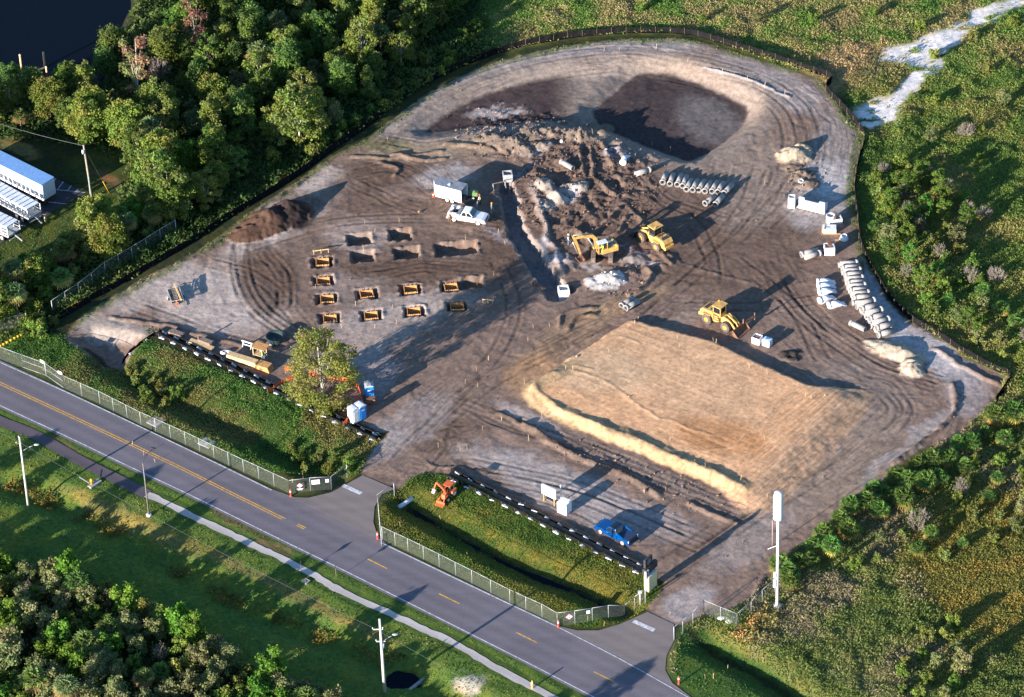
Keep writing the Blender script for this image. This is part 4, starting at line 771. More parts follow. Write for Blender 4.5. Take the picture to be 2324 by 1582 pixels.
for k, (a, b, lb) in enumerate((((712, 578), (745, 574), 'pale wooden batter board behind the leftmost column of forms'), ((1096, 688), (1118, 690), 'wooden batter board at the right end of the near pit row'))):
    x0, y0 = W(*a); x1, y1 = W(*b); L_b = math.hypot(x1 - x0, y1 - y0); o = thing('batter_board', lb, 'batter board', (x0, y0, HZ(x0, y0)), math.atan2(y1 - y0, x1 - x0)); mb = MB(); mb.box((L_b / 2, .04, .55), (L_b + .3, .03, .14)); mb.build('crossboard', [M_LUM], o)
    for s in (0, .5, 1): mb = MB(); mb.box((L_b * s, 0, .35), (.08, .04, .75)); mb.build('stake', [M_LUM], o)
x, y = W(*q7(90, 700)); b = MB(); b.box((0, 0, .05), (2.6, .12, .1)); b.box((0, .25, .05), (2.6, .1, .08)); o = b.build('planks', [M_RUST]); o.location = (x, y, HZ(x, y) + .02); o.rotation_euler = (0, 0, ang(q7(0, 640), q7(200, 770))); tag(o, 'pair of red and white planks lying at the west lip of the trench', 'planks')

# ----------------------------------------------------------------- people
def skin(name, V, E, Rr, mats, parent=None, sub=1, vm=None):
    me = bpy.data.meshes.new(name); me.from_pydata(V, E, []); o = bpy.data.objects.new(name, me); COL.objects.link(o)
    md = o.modifiers.new('s', 'SKIN'); md.use_smooth_shade = True; o.modifiers.new('u', 'SUBSURF').levels = sub
    for i, r in enumerate(Rr): me.skin_vertices[0].data[i].radius = (r, r) if not hasattr(r, '__len__') else r
    me.skin_vertices[0].data[0].use_root = True
    dg = bpy.context.evaluated_depsgraph_get(); dg.update(); m2 = bpy.data.meshes.new_from_object(o.evaluated_get(dg)); bpy.data.objects.remove(o); m2.materials.clear()
    for m in mats: m2.materials.append(m)
    p = link(name, m2, parent); return p
def person(label, px, py, head_rz, top, legs, hat=None, vest=None, pose='stand', seat=None, sc=1.0):
    """body is one continuous mesh; clothes and hair are children"""
    bend = {'stand': 0, 'lean': .45, 'sit': .1}[pose]; x, y, z = G(px, py) if seat is None else seat
    fx = lambda d, h: (d, h)
    hp = .92 if pose != 'sit' else .5
    cb, sb = math.cos(bend), math.sin(bend); T = lambda l, s, f=0: (sb * l + cb * f, s, hp + cb * l - sb * f)
    V = [(0, 0, hp), T(.25, 0), T(.48, 0), T(.56, 0), T(.66, 0, .01), T(.78, 0, .02)]; E = [(0, 1), (1, 2), (2, 3), (3, 4), (4, 5)]; Rr = [(.15, .11), (.13, .1), (.15, .1), .055, .09, .075]
    arms = []
    for s in (-1, 1):
        b = len(V); fwd = .16 if pose == 'stand' else .3
        V += [T(.46, s * .17), T(.2, s * .25, fwd * .3), T(-.0, s * .22, fwd), T(-.08, s * .21, fwd + .06)]; E += [(2, b), (b, b + 1), (b + 1, b + 2), (b + 2, b + 3)]; Rr += [.06, .045, .032, .034]
        for k, (dy, dx, l) in enumerate(((-.028, .03, .06), (-.01, .045, .075), (.01, .045, .07), (.026, .035, .055))):
            q = V[b + 3]; c = len(V); V += [(q[0] + dx * .6, q[1] + dy * s, q[2] - l * .45), (q[0] + dx, q[1] + dy * s, q[2] - l)]; E += [(b + 3, c), (c, c + 1)]; Rr += [.009, .008]
        q = V[b + 3]; c = len(V); V += [(q[0] + .045, q[1] - .03 * s, q[2] + .01)]; E += [(b + 2, c)]; Rr += [.01]
        b = len(V)
        if pose == 'sit': V += [(.05, s * .1, hp - .02), (.45, s * .12, hp), (.5, s * .12, hp - .42), (.62, s * .12, hp - .46)]
        else: V += [(0, s * .1, hp - .06), (.03, s * .13, .48), (-.02, s * .15, .09), (.14, s * .16, .04)]
        E += [(0, b), (b, b + 1), (b + 1, b + 2), (b + 2, b + 3)]; Rr += [.09, .062, .045, .04]
    o = skin('person', V, E, Rr, [M_SKIN]); o.location = (x, y, z); o.rotation_euler = (0, 0, head_rz); o.scale = (sc, sc, sc); tag(o, label, 'person')
    a1 = 6; l1 = 6 + 4 + 8 + 1; a2 = l1 + 4; l2 = a2 + 13
    def cloth(nm, idx, grow, m, es):
        mp = {v: i for i, v in enumerate(idx)}; return skin(nm, [V[i] for i in idx], [(mp[a], mp[b]) for a, b in es], [tuple((r + grow for r in Rr[i])) if hasattr(Rr[i], '__len__') else Rr[i] + grow for i in idx], [m], o)
    cloth('shirt', [0, 1, 2, a1, a1 + 1, a1 + 2, a2, a2 + 1, a2 + 2], .014, top, [(0, 1), (1, 2), (2, a1), (a1, a1 + 1), (a1 + 1, a1 + 2), (2, a2), (a2, a2 + 1), (a2 + 1, a2 + 2)])
    cloth('trousers', [0, l1, l1 + 1, l1 + 2, l2, l2 + 1, l2 + 2], .02, legs, [(0, l1), (l1, l1 + 1), (l1 + 1, l1 + 2), (0, l2), (l2, l2 + 1), (l2 + 1, l2 + 2)])
    cloth('boots', [l1 + 2, l1 + 3], .018, M_DRK, [(l1 + 2, l1 + 3)]); cloth('boots', [l2 + 2, l2 + 3], .018, M_DRK, [(l2 + 2, l2 + 3)])
    if vest: cloth('safety_vest', [0, 1, 2], .035, vest, [(0, 1), (1, 2)])
    hd = V[5]; mb = MB(); mb.sphere((hd[0], hd[1], hd[2] + .02), (.125, .115, .1)); mb.lathe((hd[0] + .02, hd[1], hd[2] + .0), [(.155, 0), (.15, .025)], 14)
    mb.build('hard_hat' if hat else 'hair', [hat or M_BRN], o)
    mb = MB()
    for s in (-1, 1): mb.sphere((hd[0] + .085, s * .032, hd[2] - .06), .011); mb.sphere((hd[0] + .0, s * .088, hd[2] - .08), (.02, .012, .03))
    mb.sphere((hd[0] + .1, 0, hd[2] - .09), (.018, .012, .022)); mb.box((hd[0] + .082, 0, hd[2] - .125), (.01, .04, .008)); mb.build('face', [M_SKIN], o)
    return o
z1 = lambda x, y: (971.5 + .0890 * x, 380.2 + .0890 * y)
person('person in yellow hi-vis vest and red hard hat beside the white pickup', *z1(1322, 965), R(150), M_TSH, M_NAVY, M_RED, M_HIV, sc=1.08)
person('person in dark brown clothes bending at the tail of the white pickup', *z1(545, 1395), R(60), M_BRN, M_BRN, None, None, 'lean')
person('person in white shirt watching the excavator bucket', 1290, 556, R(-20), M_TSH, M_JEAN, M_WHT, sc=1.05)
person('person in green shirt and blue jeans working at the wooden bench', 601, 820, R(170), M_GRN, M_JEAN, M_WHT, None, 'lean', sc=1.1)
# survey tripods
for k, (a, lb) in enumerate(((z1(1620, 1130), 'surveying tripod with yellow head standing right of the hi-vis worker'), (z1(1265, 1060), 'surveying tripod with dull legs directly in front of the hi-vis worker'))):
    x, y, z = G(*a); o = thing('survey_tripod', lb, 'tripod', (x, y, z))
    for j in range(3): t = j * 2.1 + .4; mb = MB(); mb.bar((.35 * math.cos(t), .35 * math.sin(t), 0), (0, 0, 1.35), .05); mb.build('leg', [M_GALV], o)
    mb = MB(); mb.box((0, 0, 1.47), (.18, .18, .24)); mb.build('head', [M_CAP if k == 0 else M_DRK], o)
x, y, z = G(*q3(243, 1140)); o = thing('sawhorse', 'grey sawhorse with long beam in the shade by the trench box', 'sawhorse', (x, y, z), ang(q3(243, 1020), q3(390, 990))); mb = MB(); mb.box((.9, 0, .95), (2.0, .08, .1)); mb.build('beam', [M_WGR], o)
for s in (-1, 1): mb = MB(); mb.bar((.0, s * .3, 0), (0, 0, .93), .07); mb.build('leg', [M_GALV], o); mb = MB(); mb.bar((1.8, s * .3, 0), (1.8, 0, .93), .07); mb.build('leg', [M_GALV], o)

# ----------------------------------------------------------------- vehicles
def wheel(parent, x, y, r, wd, side, tm=M_BLK, rm=M_CHR, rr=.6, name='wheel'):
    s = side; b = MB(); b.lathe((x, y, r), [(r * .55, -wd / 2), (r * .95, -wd / 2), (r, -wd * .35), (r, wd * .35), (r * .95, wd / 2), (r * .55, wd / 2)], 22, 0, 'Y'); o = b.build(name, [tm], parent)
    c = MB(); c.lathe((x, y + s * wd * .5, r), [(r * rr, -.02 * s), (r * rr, .015 * s), (r * rr * .8, .0), (r * .2, .01 * s), (r * .15, .04 * s)][::1], 18, 0, 'Y'); c.build('rim', [rm], o)
    if r > .5:
        t = MB()
        for k in range(18):
            a = 2 * math.pi * k / 18; t.box((x + math.cos(a) * r, y, r + math.sin(a) * r), (.06, wd * .9, .09), ry=-a)
        t.build('tread', [tm], o)
    return o
def pickup(name, label, paint, blue):
    o = thing(name, label, 'pickup truck'); Wd = 1.0
    body = [(-2.75, .5), (-2.8, .95), (-2.7, 1.12), (-.85, 1.14), (.75, 1.12), (1.1, 1.12), (2.3, 1.02), (2.72, .92), (2.8, .55), (2.75, .42), (2.25, .4), (2.15, .72), (1.75, .85), (1.4, .72), (1.3, .4), (-1.3, .4), (-1.4, .72), (-1.75, .85), (-2.15, .72), (-2.25, .42)]
    b = MB(); hood = [p for p in body]; b.prism([(2.3, 1.03), (2.72, .92), (2.8, .55), (2.75, .42), (2.25, .42), (2.15, .72), (1.78, .86), (1.4, .72), (1.3, .4), (-.85, .4), (-.85, 1.12), (1.1, 1.14)], -Wd, Wd); b.build('body', [paint], o, bevel=.05)
    c = MB(); xr = (-.8, -.45, .35, 1.15); zt = 1.82 if not blue else 1.78; wb, wt = .94, .78
    ring = lambda x, z, w_: [(x, -w_, z), (x, w_, z)]
    c._add([(-.85, -wb, 1.12), (1.15, -wb, 1.12), (.5, -wt, zt), (-.55, -wt, zt), (-.85, wb, 1.12), (1.15, wb, 1.12), (.5, wt, zt), (-.55, wt, zt)], [(0, 1, 2, 3), (7, 6, 5, 4), (3, 2, 6, 7), (0, 3, 7, 4), (1, 5, 6, 2), (4, 5, 1, 0)], 0); c.build('cab', [paint], o, bevel=.06)
    g = MB(); e = .012; g._add([(1.1 + e, -wb * .9, 1.18), (1.1 + e, wb * .9, 1.18), (.56 + e, wt * .93, zt - .06), (.56 + e, -wt * .93, zt - .06)], [(0, 1, 2, 3)], 0); g.build('windshield', [M_GLS], o)
    g = MB(); g._add([(-.83 - e, -wb * .85, 1.22), (-.83 - e, wb * .85, 1.22), (-.58 - e, wt * .9, zt - .08), (-.58 - e, -wt * .9, zt - .08)], [(0, 1, 2, 3)], 0); g.build('rear_window', [M_GLS], o)
    for s in (-1, 1):
        for xa, xb, ta, tb in ((-.72, .02, -.5, -.02), (.1, .98, .06, .44)):
            k = lambda z: (wb + (wt - wb) * (z - 1.12) / (zt - 1.12)) + .012
            g = MB(); g._add([(xa, s * k(1.2), 1.2), (xb, s * k(1.2), 1.2), (tb, s * k(zt - .1), zt - .1), (ta, s * k(zt - .1), zt - .1)], [(0, 1, 2, 3)], 0); g.build('side_window', [M_GLS], o)
        d = MB(); d.box((1.0, s * 1.08, 1.22), (.12, .2, .16)); d.build('mirror', [paint if blue else M_DRK], o)
        h = MB(); h.box((2.735, s * .78, .8), (.1, .3, .18)); h.build('headlight', [M_CHR], o); h = MB(); h.box((-2.76, s * .9, .95), (.08, .14, .34)); h.build('taillight', [M_WHT if blue else M_LRED], o)
        for x in (-1.78, 1.78): wheel(o, x, s * .86, .4, .27, s, M_BLK if blue else M_TYRE, M_CHR if blue else M_WHT, .68)
        f = MB(); f.prism([(-.9, .42), (-.9, 1.12), (-2.72, 1.12), (-2.78, .5), (-2.25, .45), (-2.15, .72), (-1.78, .86), (-1.4, .72), (-1.3, .42)], s * .9 if s > 0 else -1.0, 1.0 if s > 0 else -.9); f.build('bed_side', [paint], o, bevel=.03)
        dh = MB(); dh.box((-.1, s * 1.012, .98), (.16, .03, .04)); dh.box((.62, s * 1.012, .98), (.16, .03, .04)); dh.build('door_handle', [M_CHR], o)
    f = MB(); f.box((-1.8, 0, .62), (1.85, 1.79, .06)); f.build('bed_floor', [M_DRK], o); f = MB(); f.box((-2.74, 0, .8), (.07, 1.79, .62)); f.build('tailgate', [M_DRK if blue else paint], o); f = MB(); f.box((-2.86, 0, .52), (.16, 1.9, .2)); f.build('bumper', [M_CHR if not blue else paint], o); f = MB(); f.box((2.84, 0, .55), (.12, 1.96, .24)); f.build('bumper', [M_CHR if not blue else paint], o)
    f = MB(); f.box((2.79, 0, .78), (.05, 1.2, .24)); f.build('grille', [M_DRK], o); f = MB(); f.box((0, 0, .34), (5.0, 1.3, .16)); f.build('chassis', [M_DRK], o)
    if blue:
        f = MB(); f.prism([(-.86, 1.13), (-.86, 1.62), (-1.9, 1.2), (-1.9, 1.13)], .86, .985); f.build('sail_panel', [paint], o); f = MB(); f.prism([(-.86, 1.13), (-.86, 1.62), (-1.9, 1.2), (-1.9, 1.13)], -.985, -.86); f.build('sail_panel', [paint], o)
        f = MB(); f.box((-1.8, 0, 1.15), (1.8, 1.76, .05)); f.build('bed_cover', [mat('dark_blue_cover', (.02, .04, .09), .5)], o); f = MB(); f.box((0, 0, zt + .01), (.9, 1.2, .02)); f.build('sunroof', [M_GLS], o)
    else:
        f = MB(); f.box((-1.1, 0, 1.22), (.45, 1.9, .42)); f.build('toolbox', [M_GREY], o)
        for s in (-1, 1): f = MB(); f.box((-2.0, s * .88, 1.3), (1.3, .36, .34)); f.build('side_toolbox', [M_WHT], o)
        f = MB(); f.box((-2.5, 0, 1.1), (.4, .9, .5)); f.sphere((-2.3, .3, 1.5), .25); f.build('cargo', [M_WPL], o)
    return o
o = pickup('pickup_truck', 'white crew-cab pickup with open toolboxes parked beside the cargo trailer', M_WHT, False); place(o, (-1.78, -1.0), (1.78, -1.0), z1(640, 1330), z1(1275, 1430), .4)
z5 = lambda x, y: (1337.6 + .0623 * x, 1154.6 + .0623 * y)
o = pickup('pickup_truck', 'bright blue four-door pickup with dark bed cover parked alone on the dirt', M_BLU, True); place(o, (1.78, 1.0), (-1.78, 1.0), z5(415, 860), z5(1150, 1240), .4)
# cargo trailer
o = thing('cargo_trailer', 'white enclosed tandem-axle cargo trailer with grey roof and open rear', 'trailer'); hl = 2.25
mb = MB()
pts = [(-hl, -.98), (hl * .86, -.98), (hl + .35, 0), (hl * .86, .98), (-hl, .98)]
for k, (a, b) in enumerate(zip(pts, pts[1:])): mb.bar((a[0], a[1], 1.4), (b[0], b[1], 1.4), .05, 2.0)
mb.build('wall', [M_WHT], o); mb = MB(); mb.prism(pts, 2.39, 2.47, 0, 'Z'); mb.build('roof', [M_GREY], o); mb = MB(); mb.prism([(a * .98, b * .98) for a, b in pts], .42, .5, 0, 'Z'); mb.build('floor', [M_WGR], o)
mb = MB(); mb.box((0, .2, 2.52), (.35, .35, .1)); mb.build('roof_vent', [M_WHT], o); mb = MB(); mb.box((-hl - .7, 0, .28), (1.4, 1.9, .06), ry=-.28); mb.build('ramp_door', [M_DRK], o)
for s in (-1, 1):
    for x in (-.8, .0): wheel(o, x, s * 1.02, .34, .2, s, M_BLK, M_WHT, .7)
    mb = MB(); mb.box((-.4, s * 1.02, .78), (1.7, .24, .05)); mb.build('fender', [M_WHT], o)
mb = MB(); mb.bar((hl + .2, 0, .5), (hl + 1.5, 0, .45), .1); mb.bar((hl - .2, .6, .5), (hl + 1.3, 0, .45), .08); mb.bar((hl - .2, -.6, .5), (hl + 1.3, 0, .45), .08); mb.bar((hl + 1.2, .0, 0), (hl + 1.2, 0, .9), .08); mb.build('hitch', [M_DRK], o)
place(o, (-hl, 1.0), (hl * .86, 1.0), z1(875, 905 + 40), z1(160, 720 + 40), .2)
for px, py, lb in ((*z1(920, 905), 'orange cone standing at the open rear of the cargo trailer'), (*z1(135, 745), 'orange cone standing at the hitch end of the cargo trailer')):
    x, y, z = G(px, py); c = MB(); c.box((0, 0, .02), (.4, .4, .04)); c.lathe((0, 0, 0), [(.16, .04), (.03, .72)], 14); o = c.build('traffic_cone', [M_ORN]); o.location = (x, y, z); tag(o, lb, 'cone', 'orange cones by the cargo trailer'); c = MB(); c.lathe((0, 0, 0), [(.122, .3), (.088, .48)], 14, caps=False); c.build('white_band', [M_WHT], o)
x, y, z = G(*z1(1170, 780)); o = thing('compressor', 'small greenish compressor on wheels in the shade behind the cargo trailer', 'machine', (x, y, z), R(-10)); mb = MB(); mb.box((0, 0, .85), (1.2, .8, .6)); mb.sphere((-.1, 0, 1.2), (.5, .38, .22)); mb.build('housing', [mat('faded_green', (.12, .2, .08), .6)], o, bevel=.06); mb = MB(); mb.box((0, 0, .5), (1.5, .7, .12)); mb.build('frame', [M_DRK], o)
for s in (-1, 1): wheel(o, 0, s * .5, .28, .16, s)

# wheel loader
def loader(label, fork):
    o = thing('wheel_loader', label, 'wheel loader'); wb = 1.55
    b = MB(); b.prism([(-2.9, .75), (-2.95, 1.6), (-2.6, 1.98), (-1.0, 2.05), (-.7, 1.75), (.1, 1.7), (.25, .85), (-.3, .6), (-.75, .6), (-.9, 1.05), (-1.2, 1.45), (-1.9, 1.45), (-2.2, 1.05), (-2.35, .75)], -.82, .82); b.build('engine_body', [M_YEL], o, bevel=.06)
    b = MB(); b.box((-3.02, 0, .95), (.35, 1.7, .5)); b.build('counterweight', [M_YEL], o, bevel=.08)
    b = MB()
    for sx, sy in ((-.75, -.7), (-.75, .7), (.35, -.6), (.35, .6)): b.box((sx, sy, 2.35), (.1, .1, 1.4))
    b.box((-.2, 0, 1.75), (1.2, 1.35, .5)); b.build('cab_frame', [M_YEL if fork else M_DRK], o)
    b = MB(); b.box((-.2, 0, 2.3), (1.02, 1.3, 1.0)); b.build('cab_glass', [M_GLS], o); b = MB(); b.box((-.2, 0, 3.1), (1.5, 1.7, .12)); b.build('cab_roof', [M_YEL], o, bevel=.04)
    b = MB(); b.box((-2.2, 0, 2.02), (.5, 1.1, .06)); b.box((-1.3, 0, 2.08), (.3, 1.0, .06)); b.build('engine_grille', [M_DRK], o)
    b = MB(); b.bar((.2, -.95, 1.0), (.2, -.95, 2.0), .05); b.bar((-.6, -.95, 1.0), (-.6, -.95, 2.0), .05)
    for k in range(3): b.bar((-.6, -.95, 1.1 + .35 * k), (.2, -.95, 1.1 + .35 * k), .05)
    b.build('access_ladder', [M_DRK], o); b = MB(); b.lathe((-.7, .5, 3.16), [(.1, 0), (.1, .14), (.04, .18)], 10); b.build('beacon', [M_CAP], o)
    b = MB(); b.bar((-1.9, .25, 2.0), (-1.9, .25, 2.7), .12, n=8); b.build('exhaust', [M_DRK], o)
    b = MB(); b.prism([(.3, .7), (.3, 1.5), (1.0, 1.8), (1.7, 1.4), (2.1, .8), (1.2, .55)], -.45, .45); b.build('front_frame', [M_YEL], o, bevel=.04)
    for s in (-1, 1):
        b = MB(); secs = []
        for x, z, h in ((.9, 1.75, .3), (1.7, 1.55, .36), (2.4, 1.05, .34), (2.95, .45, .24)): secs.append([(x - .05, s * .5, z - h / 2), (x + .05, s * .5, z + h / 2), (x + .05, s * .62, z + h / 2), (x - .05, s * .62, z - h / 2)])
        b.loft(secs, 0, smooth=False); b.build('lift_arm', [M_YEL], o); b = MB(); b.bar((.7, s * .35, 1.0), (2.0, s * .35, 1.15), .13, n=8); b.build('hydraulic_ram', [M_CHR], o)
        for x in (-wb, wb):
            wheel(o, x, s * 1.02, .74, .52, s, M_TYRE, mat('rim_orange', (.7, .3, .05), .5), .42)
        b = MB(); b.box((-wb, s * 1.0, 1.6), (1.3, .55, .07)); b.build('fender', [M_YEL], o); b = MB(); b.box((-2.96, s * .6, 1.35), (.08, .2, .14)); b.build('rear_light', [M_LRED], o)
    b = MB(); b.bar((1.2, 0, 2.0), (2.5, 0, 1.3), .2); b.bar((2.5, 0, 1.4), (2.9, 0, .7), .16); b.build('tilt_link', [M_YEL], o)
    b = MB(); prof = [(2.95, .95), (2.85, .6), (2.95, .2), (3.25, .04), (3.95, .02), (3.95, .08), (3.3, .12), (3.05, .3), (2.97, .6), (3.05, .93)]
    b.prism(prof, -1.35, 1.35); b.prism([(2.95, .95), (2.87, .6), (2.95, .2), (3.25, .04), (3.95, .02), (3.3, .7)], -1.4, -1.34); b.prism([(2.95, .95), (2.87, .6), (2.95, .2), (3.25, .04), (3.95, .02), (3.3, .7)], 1.34, 1.4); b.build('bucket', [M_RUST if fork else M_DRK], o)
    if fork:
        b = MB(); b.bar((3.1, .9, 1.05), (3.5, 2.9, 1.0), .14); b.bar((3.5, 2.9, .5), (3.5, 2.9, 1.7), .14); b.bar((3.1, .9, .9), (3.1, .9, 1.6), .16)
        for k in range(5): b.bar((3.2 + .05 * k, 1.6 + .22 * k, .8), (3.25 + .05 * k, 1.6 + .22 * k, 1.3), .07)
        b.build('side_boom', [M_RUST], o)
    return o
z4 = lambda x, y: (1562.9 + .0909 * x, 654.7 + .0909 * y); z3 = lambda x, y: (1281.3 + .11512 * x, 478.7 + .11512 * y)
o = loader('yellow wheel loader with a bucket and rusty side bar north of the building pad', True); place(o, (-1.55, -1.28), (1.55, -1.28), z4(430, 780), z4(885, 985), .74)
o = loader('yellow wheel loader with dark bucket standing just behind the excavator', False); place(o, (1.55, 1.28), (-1.55, 1.28), z3(1495, 535), z3(1775, 715), .74)
# excavator
o = thing('excavator', 'yellow tracked excavator with arm reaching down to the left', 'excavator'); hd = math.atan2(-.36, -.93); tr = ang((1363, 598), (1366, 560))
cx, cy = W(*z3(745, 880)); o.location = (cx, cy, HZ(cx, cy) + .02); o.rotation_euler = (0, 0, hd); tl = tr - hd
for s in (-1, 1):
    b = MB(); b.M = Matrix.Rotation(tl, 4, 'Z'); b.prism([(-2.3, .35), (-2.05, .05), (1.8, .05), (2.05, .35), (1.95, .7), (1.7, .85), (-1.95, .85), (-2.2, .7)], s * 1.2 - .3, s * 1.2 + .3)
    for k in range(22): b.box((-1.9 + k * .17, s * 1.2, .87), (.09, .62, .05))
    b.build('track', [mat('muddy_steel', (.17, .125, .1), .9, var=.25)], o)
b = MB(); b.M = Matrix.Rotation(tl, 4, 'Z'); b.box((0, 0, .55), (1.6, 1.9, .4)); b.lathe((0, 0, 0), [(.6, .75), (.6, 1.0)], 20); b.build('undercarriage', [M_DRK], o)
b = MB(); b.box((-.55, 0, 1.4), (2.3, 2.5, .75)); b.box((.7, -.8, 1.3), (.9, .8, .5)); b.build('house', [M_YEL], o, bevel=.08); b = MB(); b.box((-1.75, 0, 1.45), (.45, 2.5, .95)); b.build('counterweight', [M_YEL], o, bevel=.15); b = MB(); b.bar((-1.6, -1.15, 2.2), (.4, -1.15, 2.2), .05); b.bar((-1.6, 1.15, 2.25), (-.4, 1.15, 2.25), .05); b.bar((-1.6, -1.15, 1.75), (-1.6, -1.15, 2.2), .05); b.bar((.4, -1.15, 1.75), (.4, -1.15, 2.2), .05); b.build('handrail', [M_DRK], o); b = MB(); b.bar((-1.2, -.5, 1.85), (-1.2, -.5, 2.5), .12, n=8); b.build('exhaust', [M_DRK], o); b = MB(); b.box((-.7, -.4, 1.82), (1.3, 1.2, .1)); b.box((-1.2, .5, 1.9), (.5, .7, .2)); b.build('engine_cover', [M_GREY], o)
b = MB()
for sx, sy in ((-.25, .45), (-.25, 1.2), (1.05, .5), (1.05, 1.15)): b.box((sx, sy, 2.1), (.09, .09, 1.6))
b.box((.4, .83, 1.3), (1.4, .85, .1)); b.build('cab_frame', [M_YEL], o); b = MB(); b.box((.4, .83, 2.93), (1.45, .9, .09)); b.build('cab_roof', [M_WPL], o, bevel=.03); b = MB(); b.box((-.18, .83, 2.1), (.03, .66, 1.5)); b.build('cab_glass', [M_GLS], o); b = MB(); b.box((.15, .83, 1.6), (.5, .5, .3)); b.box((-.05, .83, 1.95), (.1, .5, .6)); b.build('seat', [M_DRK], o)
def arm(nm, pts, wd, m=M_YEL):
    b = MB(); secs = [[(x - h * .5 * nx_, -wd / 2, z - h * .5 * nz_), (x + h * .5 * nx_, -wd / 2, z + h * .5 * nz_), (x + h * .5 * nx_, wd / 2, z + h * .5 * nz_), (x - h * .5 * nx_, wd / 2, z - h * .5 * nz_)] for x, z, h, nx_, nz_ in pts]; b.loft(secs, 0, smooth=False); return b.build(nm, [m], o)
arm('boom', [(.8, 1.5, .4, -.9, .4), (1.0, 3.0, .55, -.8, .6), (1.5, 3.75, .55, -.4, .9), (3.0, 4.15, .42, -.1, 1), (4.2, 4.2, .3, 0, 1)], .4); arm('stick', [(4.4, 4.7, .22, 1, .2), (4.15, 4.1, .42, 1, .2), (3.7, 2.6, .34, 1, .25), (3.3, 1.2, .24, 1, .25)], .3)
b = MB(); b.bar((1.2, .28, 1.6), (2.2, .28, 3.7), .12, n=8); b.bar((1.2, -.28, 1.6), (2.2, -.28, 3.7), .12, n=8); b.bar((2.4, 0, 4.35), (4.3, 0, 4.65), .13, n=8); b.bar((4.4, 0, 3.6), (3.75, 0, 1.5), .11, n=8); b.build('hydraulic_ram', [M_CHR], o)
b = MB(); b.prism([(3.35, 1.3), (3.0, .9), (2.75, .3), (3.05, -.02), (3.6, .05), (3.9, .45), (3.8, .5), (3.5, .2), (3.1, .2), (3.0, .5), (3.3, .9), (3.5, 1.2)], -.45, .45)
for k in range(4): b.box((3.9, -.36 + .24 * k, .52), (.06, .08, .2))
b.build('bucket', [M_RUST], o)
exc = o; sx_, sy_ = .25, .83; ca, sa = math.cos(hd), math.sin(hd)
person('operator in hi-vis shirt sitting in the excavator cab', 0, 0, hd, M_HIV, M_NAVY, M_HIV, None, 'sit', seat=(cx + ca * sx_ - sa * sy_, cy + sa * sx_ + ca * sy_, exc.location[2] + 1.25))
# orange tractor with boom
z6 = lambda x, y: (957.4 + .0623 * x, 1056 + .0623 * y); o = thing('backhoe_tractor', 'small orange tractor with canopy and folded digging boom by the driveway', 'tractor')
b = MB(); b.prism([(-.8, .45), (-.8, .9), (.3, .95), (1.5, .9), (1.6, .5)], -.35, .35); b.build('chassis', [M_ORG], o, bevel=.05); b = MB(); b.prism([(.45, .9), (.45, 1.4), (1.4, 1.25), (1.6, .9)], -.33, .33); b.build('hood', [M_ORG], o, bevel=.06)
b = MB(); b.box((-.3, 0, 2.35), (1.45, 1.35, .09)); b.build('canopy', [M_ORG], o, bevel=.03); b = MB()
for sx, sy in ((-.85, -.55), (-.85, .55), (.25, -.55), (.25, .55)): b.box((sx, sy, 1.6), (.07, .07, 1.45))
b.build('canopy_post', [M_DRK], o); b = MB(); b.box((-.35, 0, 1.1), (.5, .5, .15)); b.box((-.6, 0, 1.4), (.1, .5, .5)); b.build('seat', [M_DRK], o)
for s in (-1, 1): wheel(o, -.5, s * .72, .58, .36, s, M_BLK, M_WHT, .7); wheel(o, 1.15, s * .62, .36, .26, s, M_BLK, M_WHT, .7); b = MB(); b.bar((.0, s * .45, 1.1), (1.9, s * .45, .8), .12); b.bar((1.9, s * .45, .8), (2.3, s * .45, .35), .12); b.build('loader_arm', [M_ORG], o); b = MB(); b.prism([(-1.1, .85), (-1.1, 1.25), (.05, 1.25), (.15, .9)], s * .56 - .02, s * .56 + .36 * s); b.build('fender', [M_ORG], o)
b = MB(); b.prism([(2.2, .6), (2.15, .1), (2.9, .03), (2.9, .1), (2.4, .2), (2.35, .6)], -.75, .75); b.build('front_bucket', [M_ORG], o)
b = MB(); b.bar((1.0, .5, .8), (.8, -.2, 1.8), .22); b.bar((.8, -.2, 1.8), (-.1, -2.1, 1.9), .24); b.bar((-.1, -2.1, 1.9), (.7, -2.2, .9), .2); b.build('boom', [M_ORG], o); b = MB(); b.prism([(.5, 1.0), (.4, .5), (.9, .3), (1.15, .6), (.9, .6), (.7, 1.0)], -2.45, -1.95); b.build('bucket', [M_WHT], o)
place(o, (.55, 0), (-.9, 0), z6(855, 690), z6(1060, 470), 2.35); x_, y_ = o.location[0], o.location[1]; o.location[2] = HZ(x_, y_); o.scale = (.82, .82, .82)
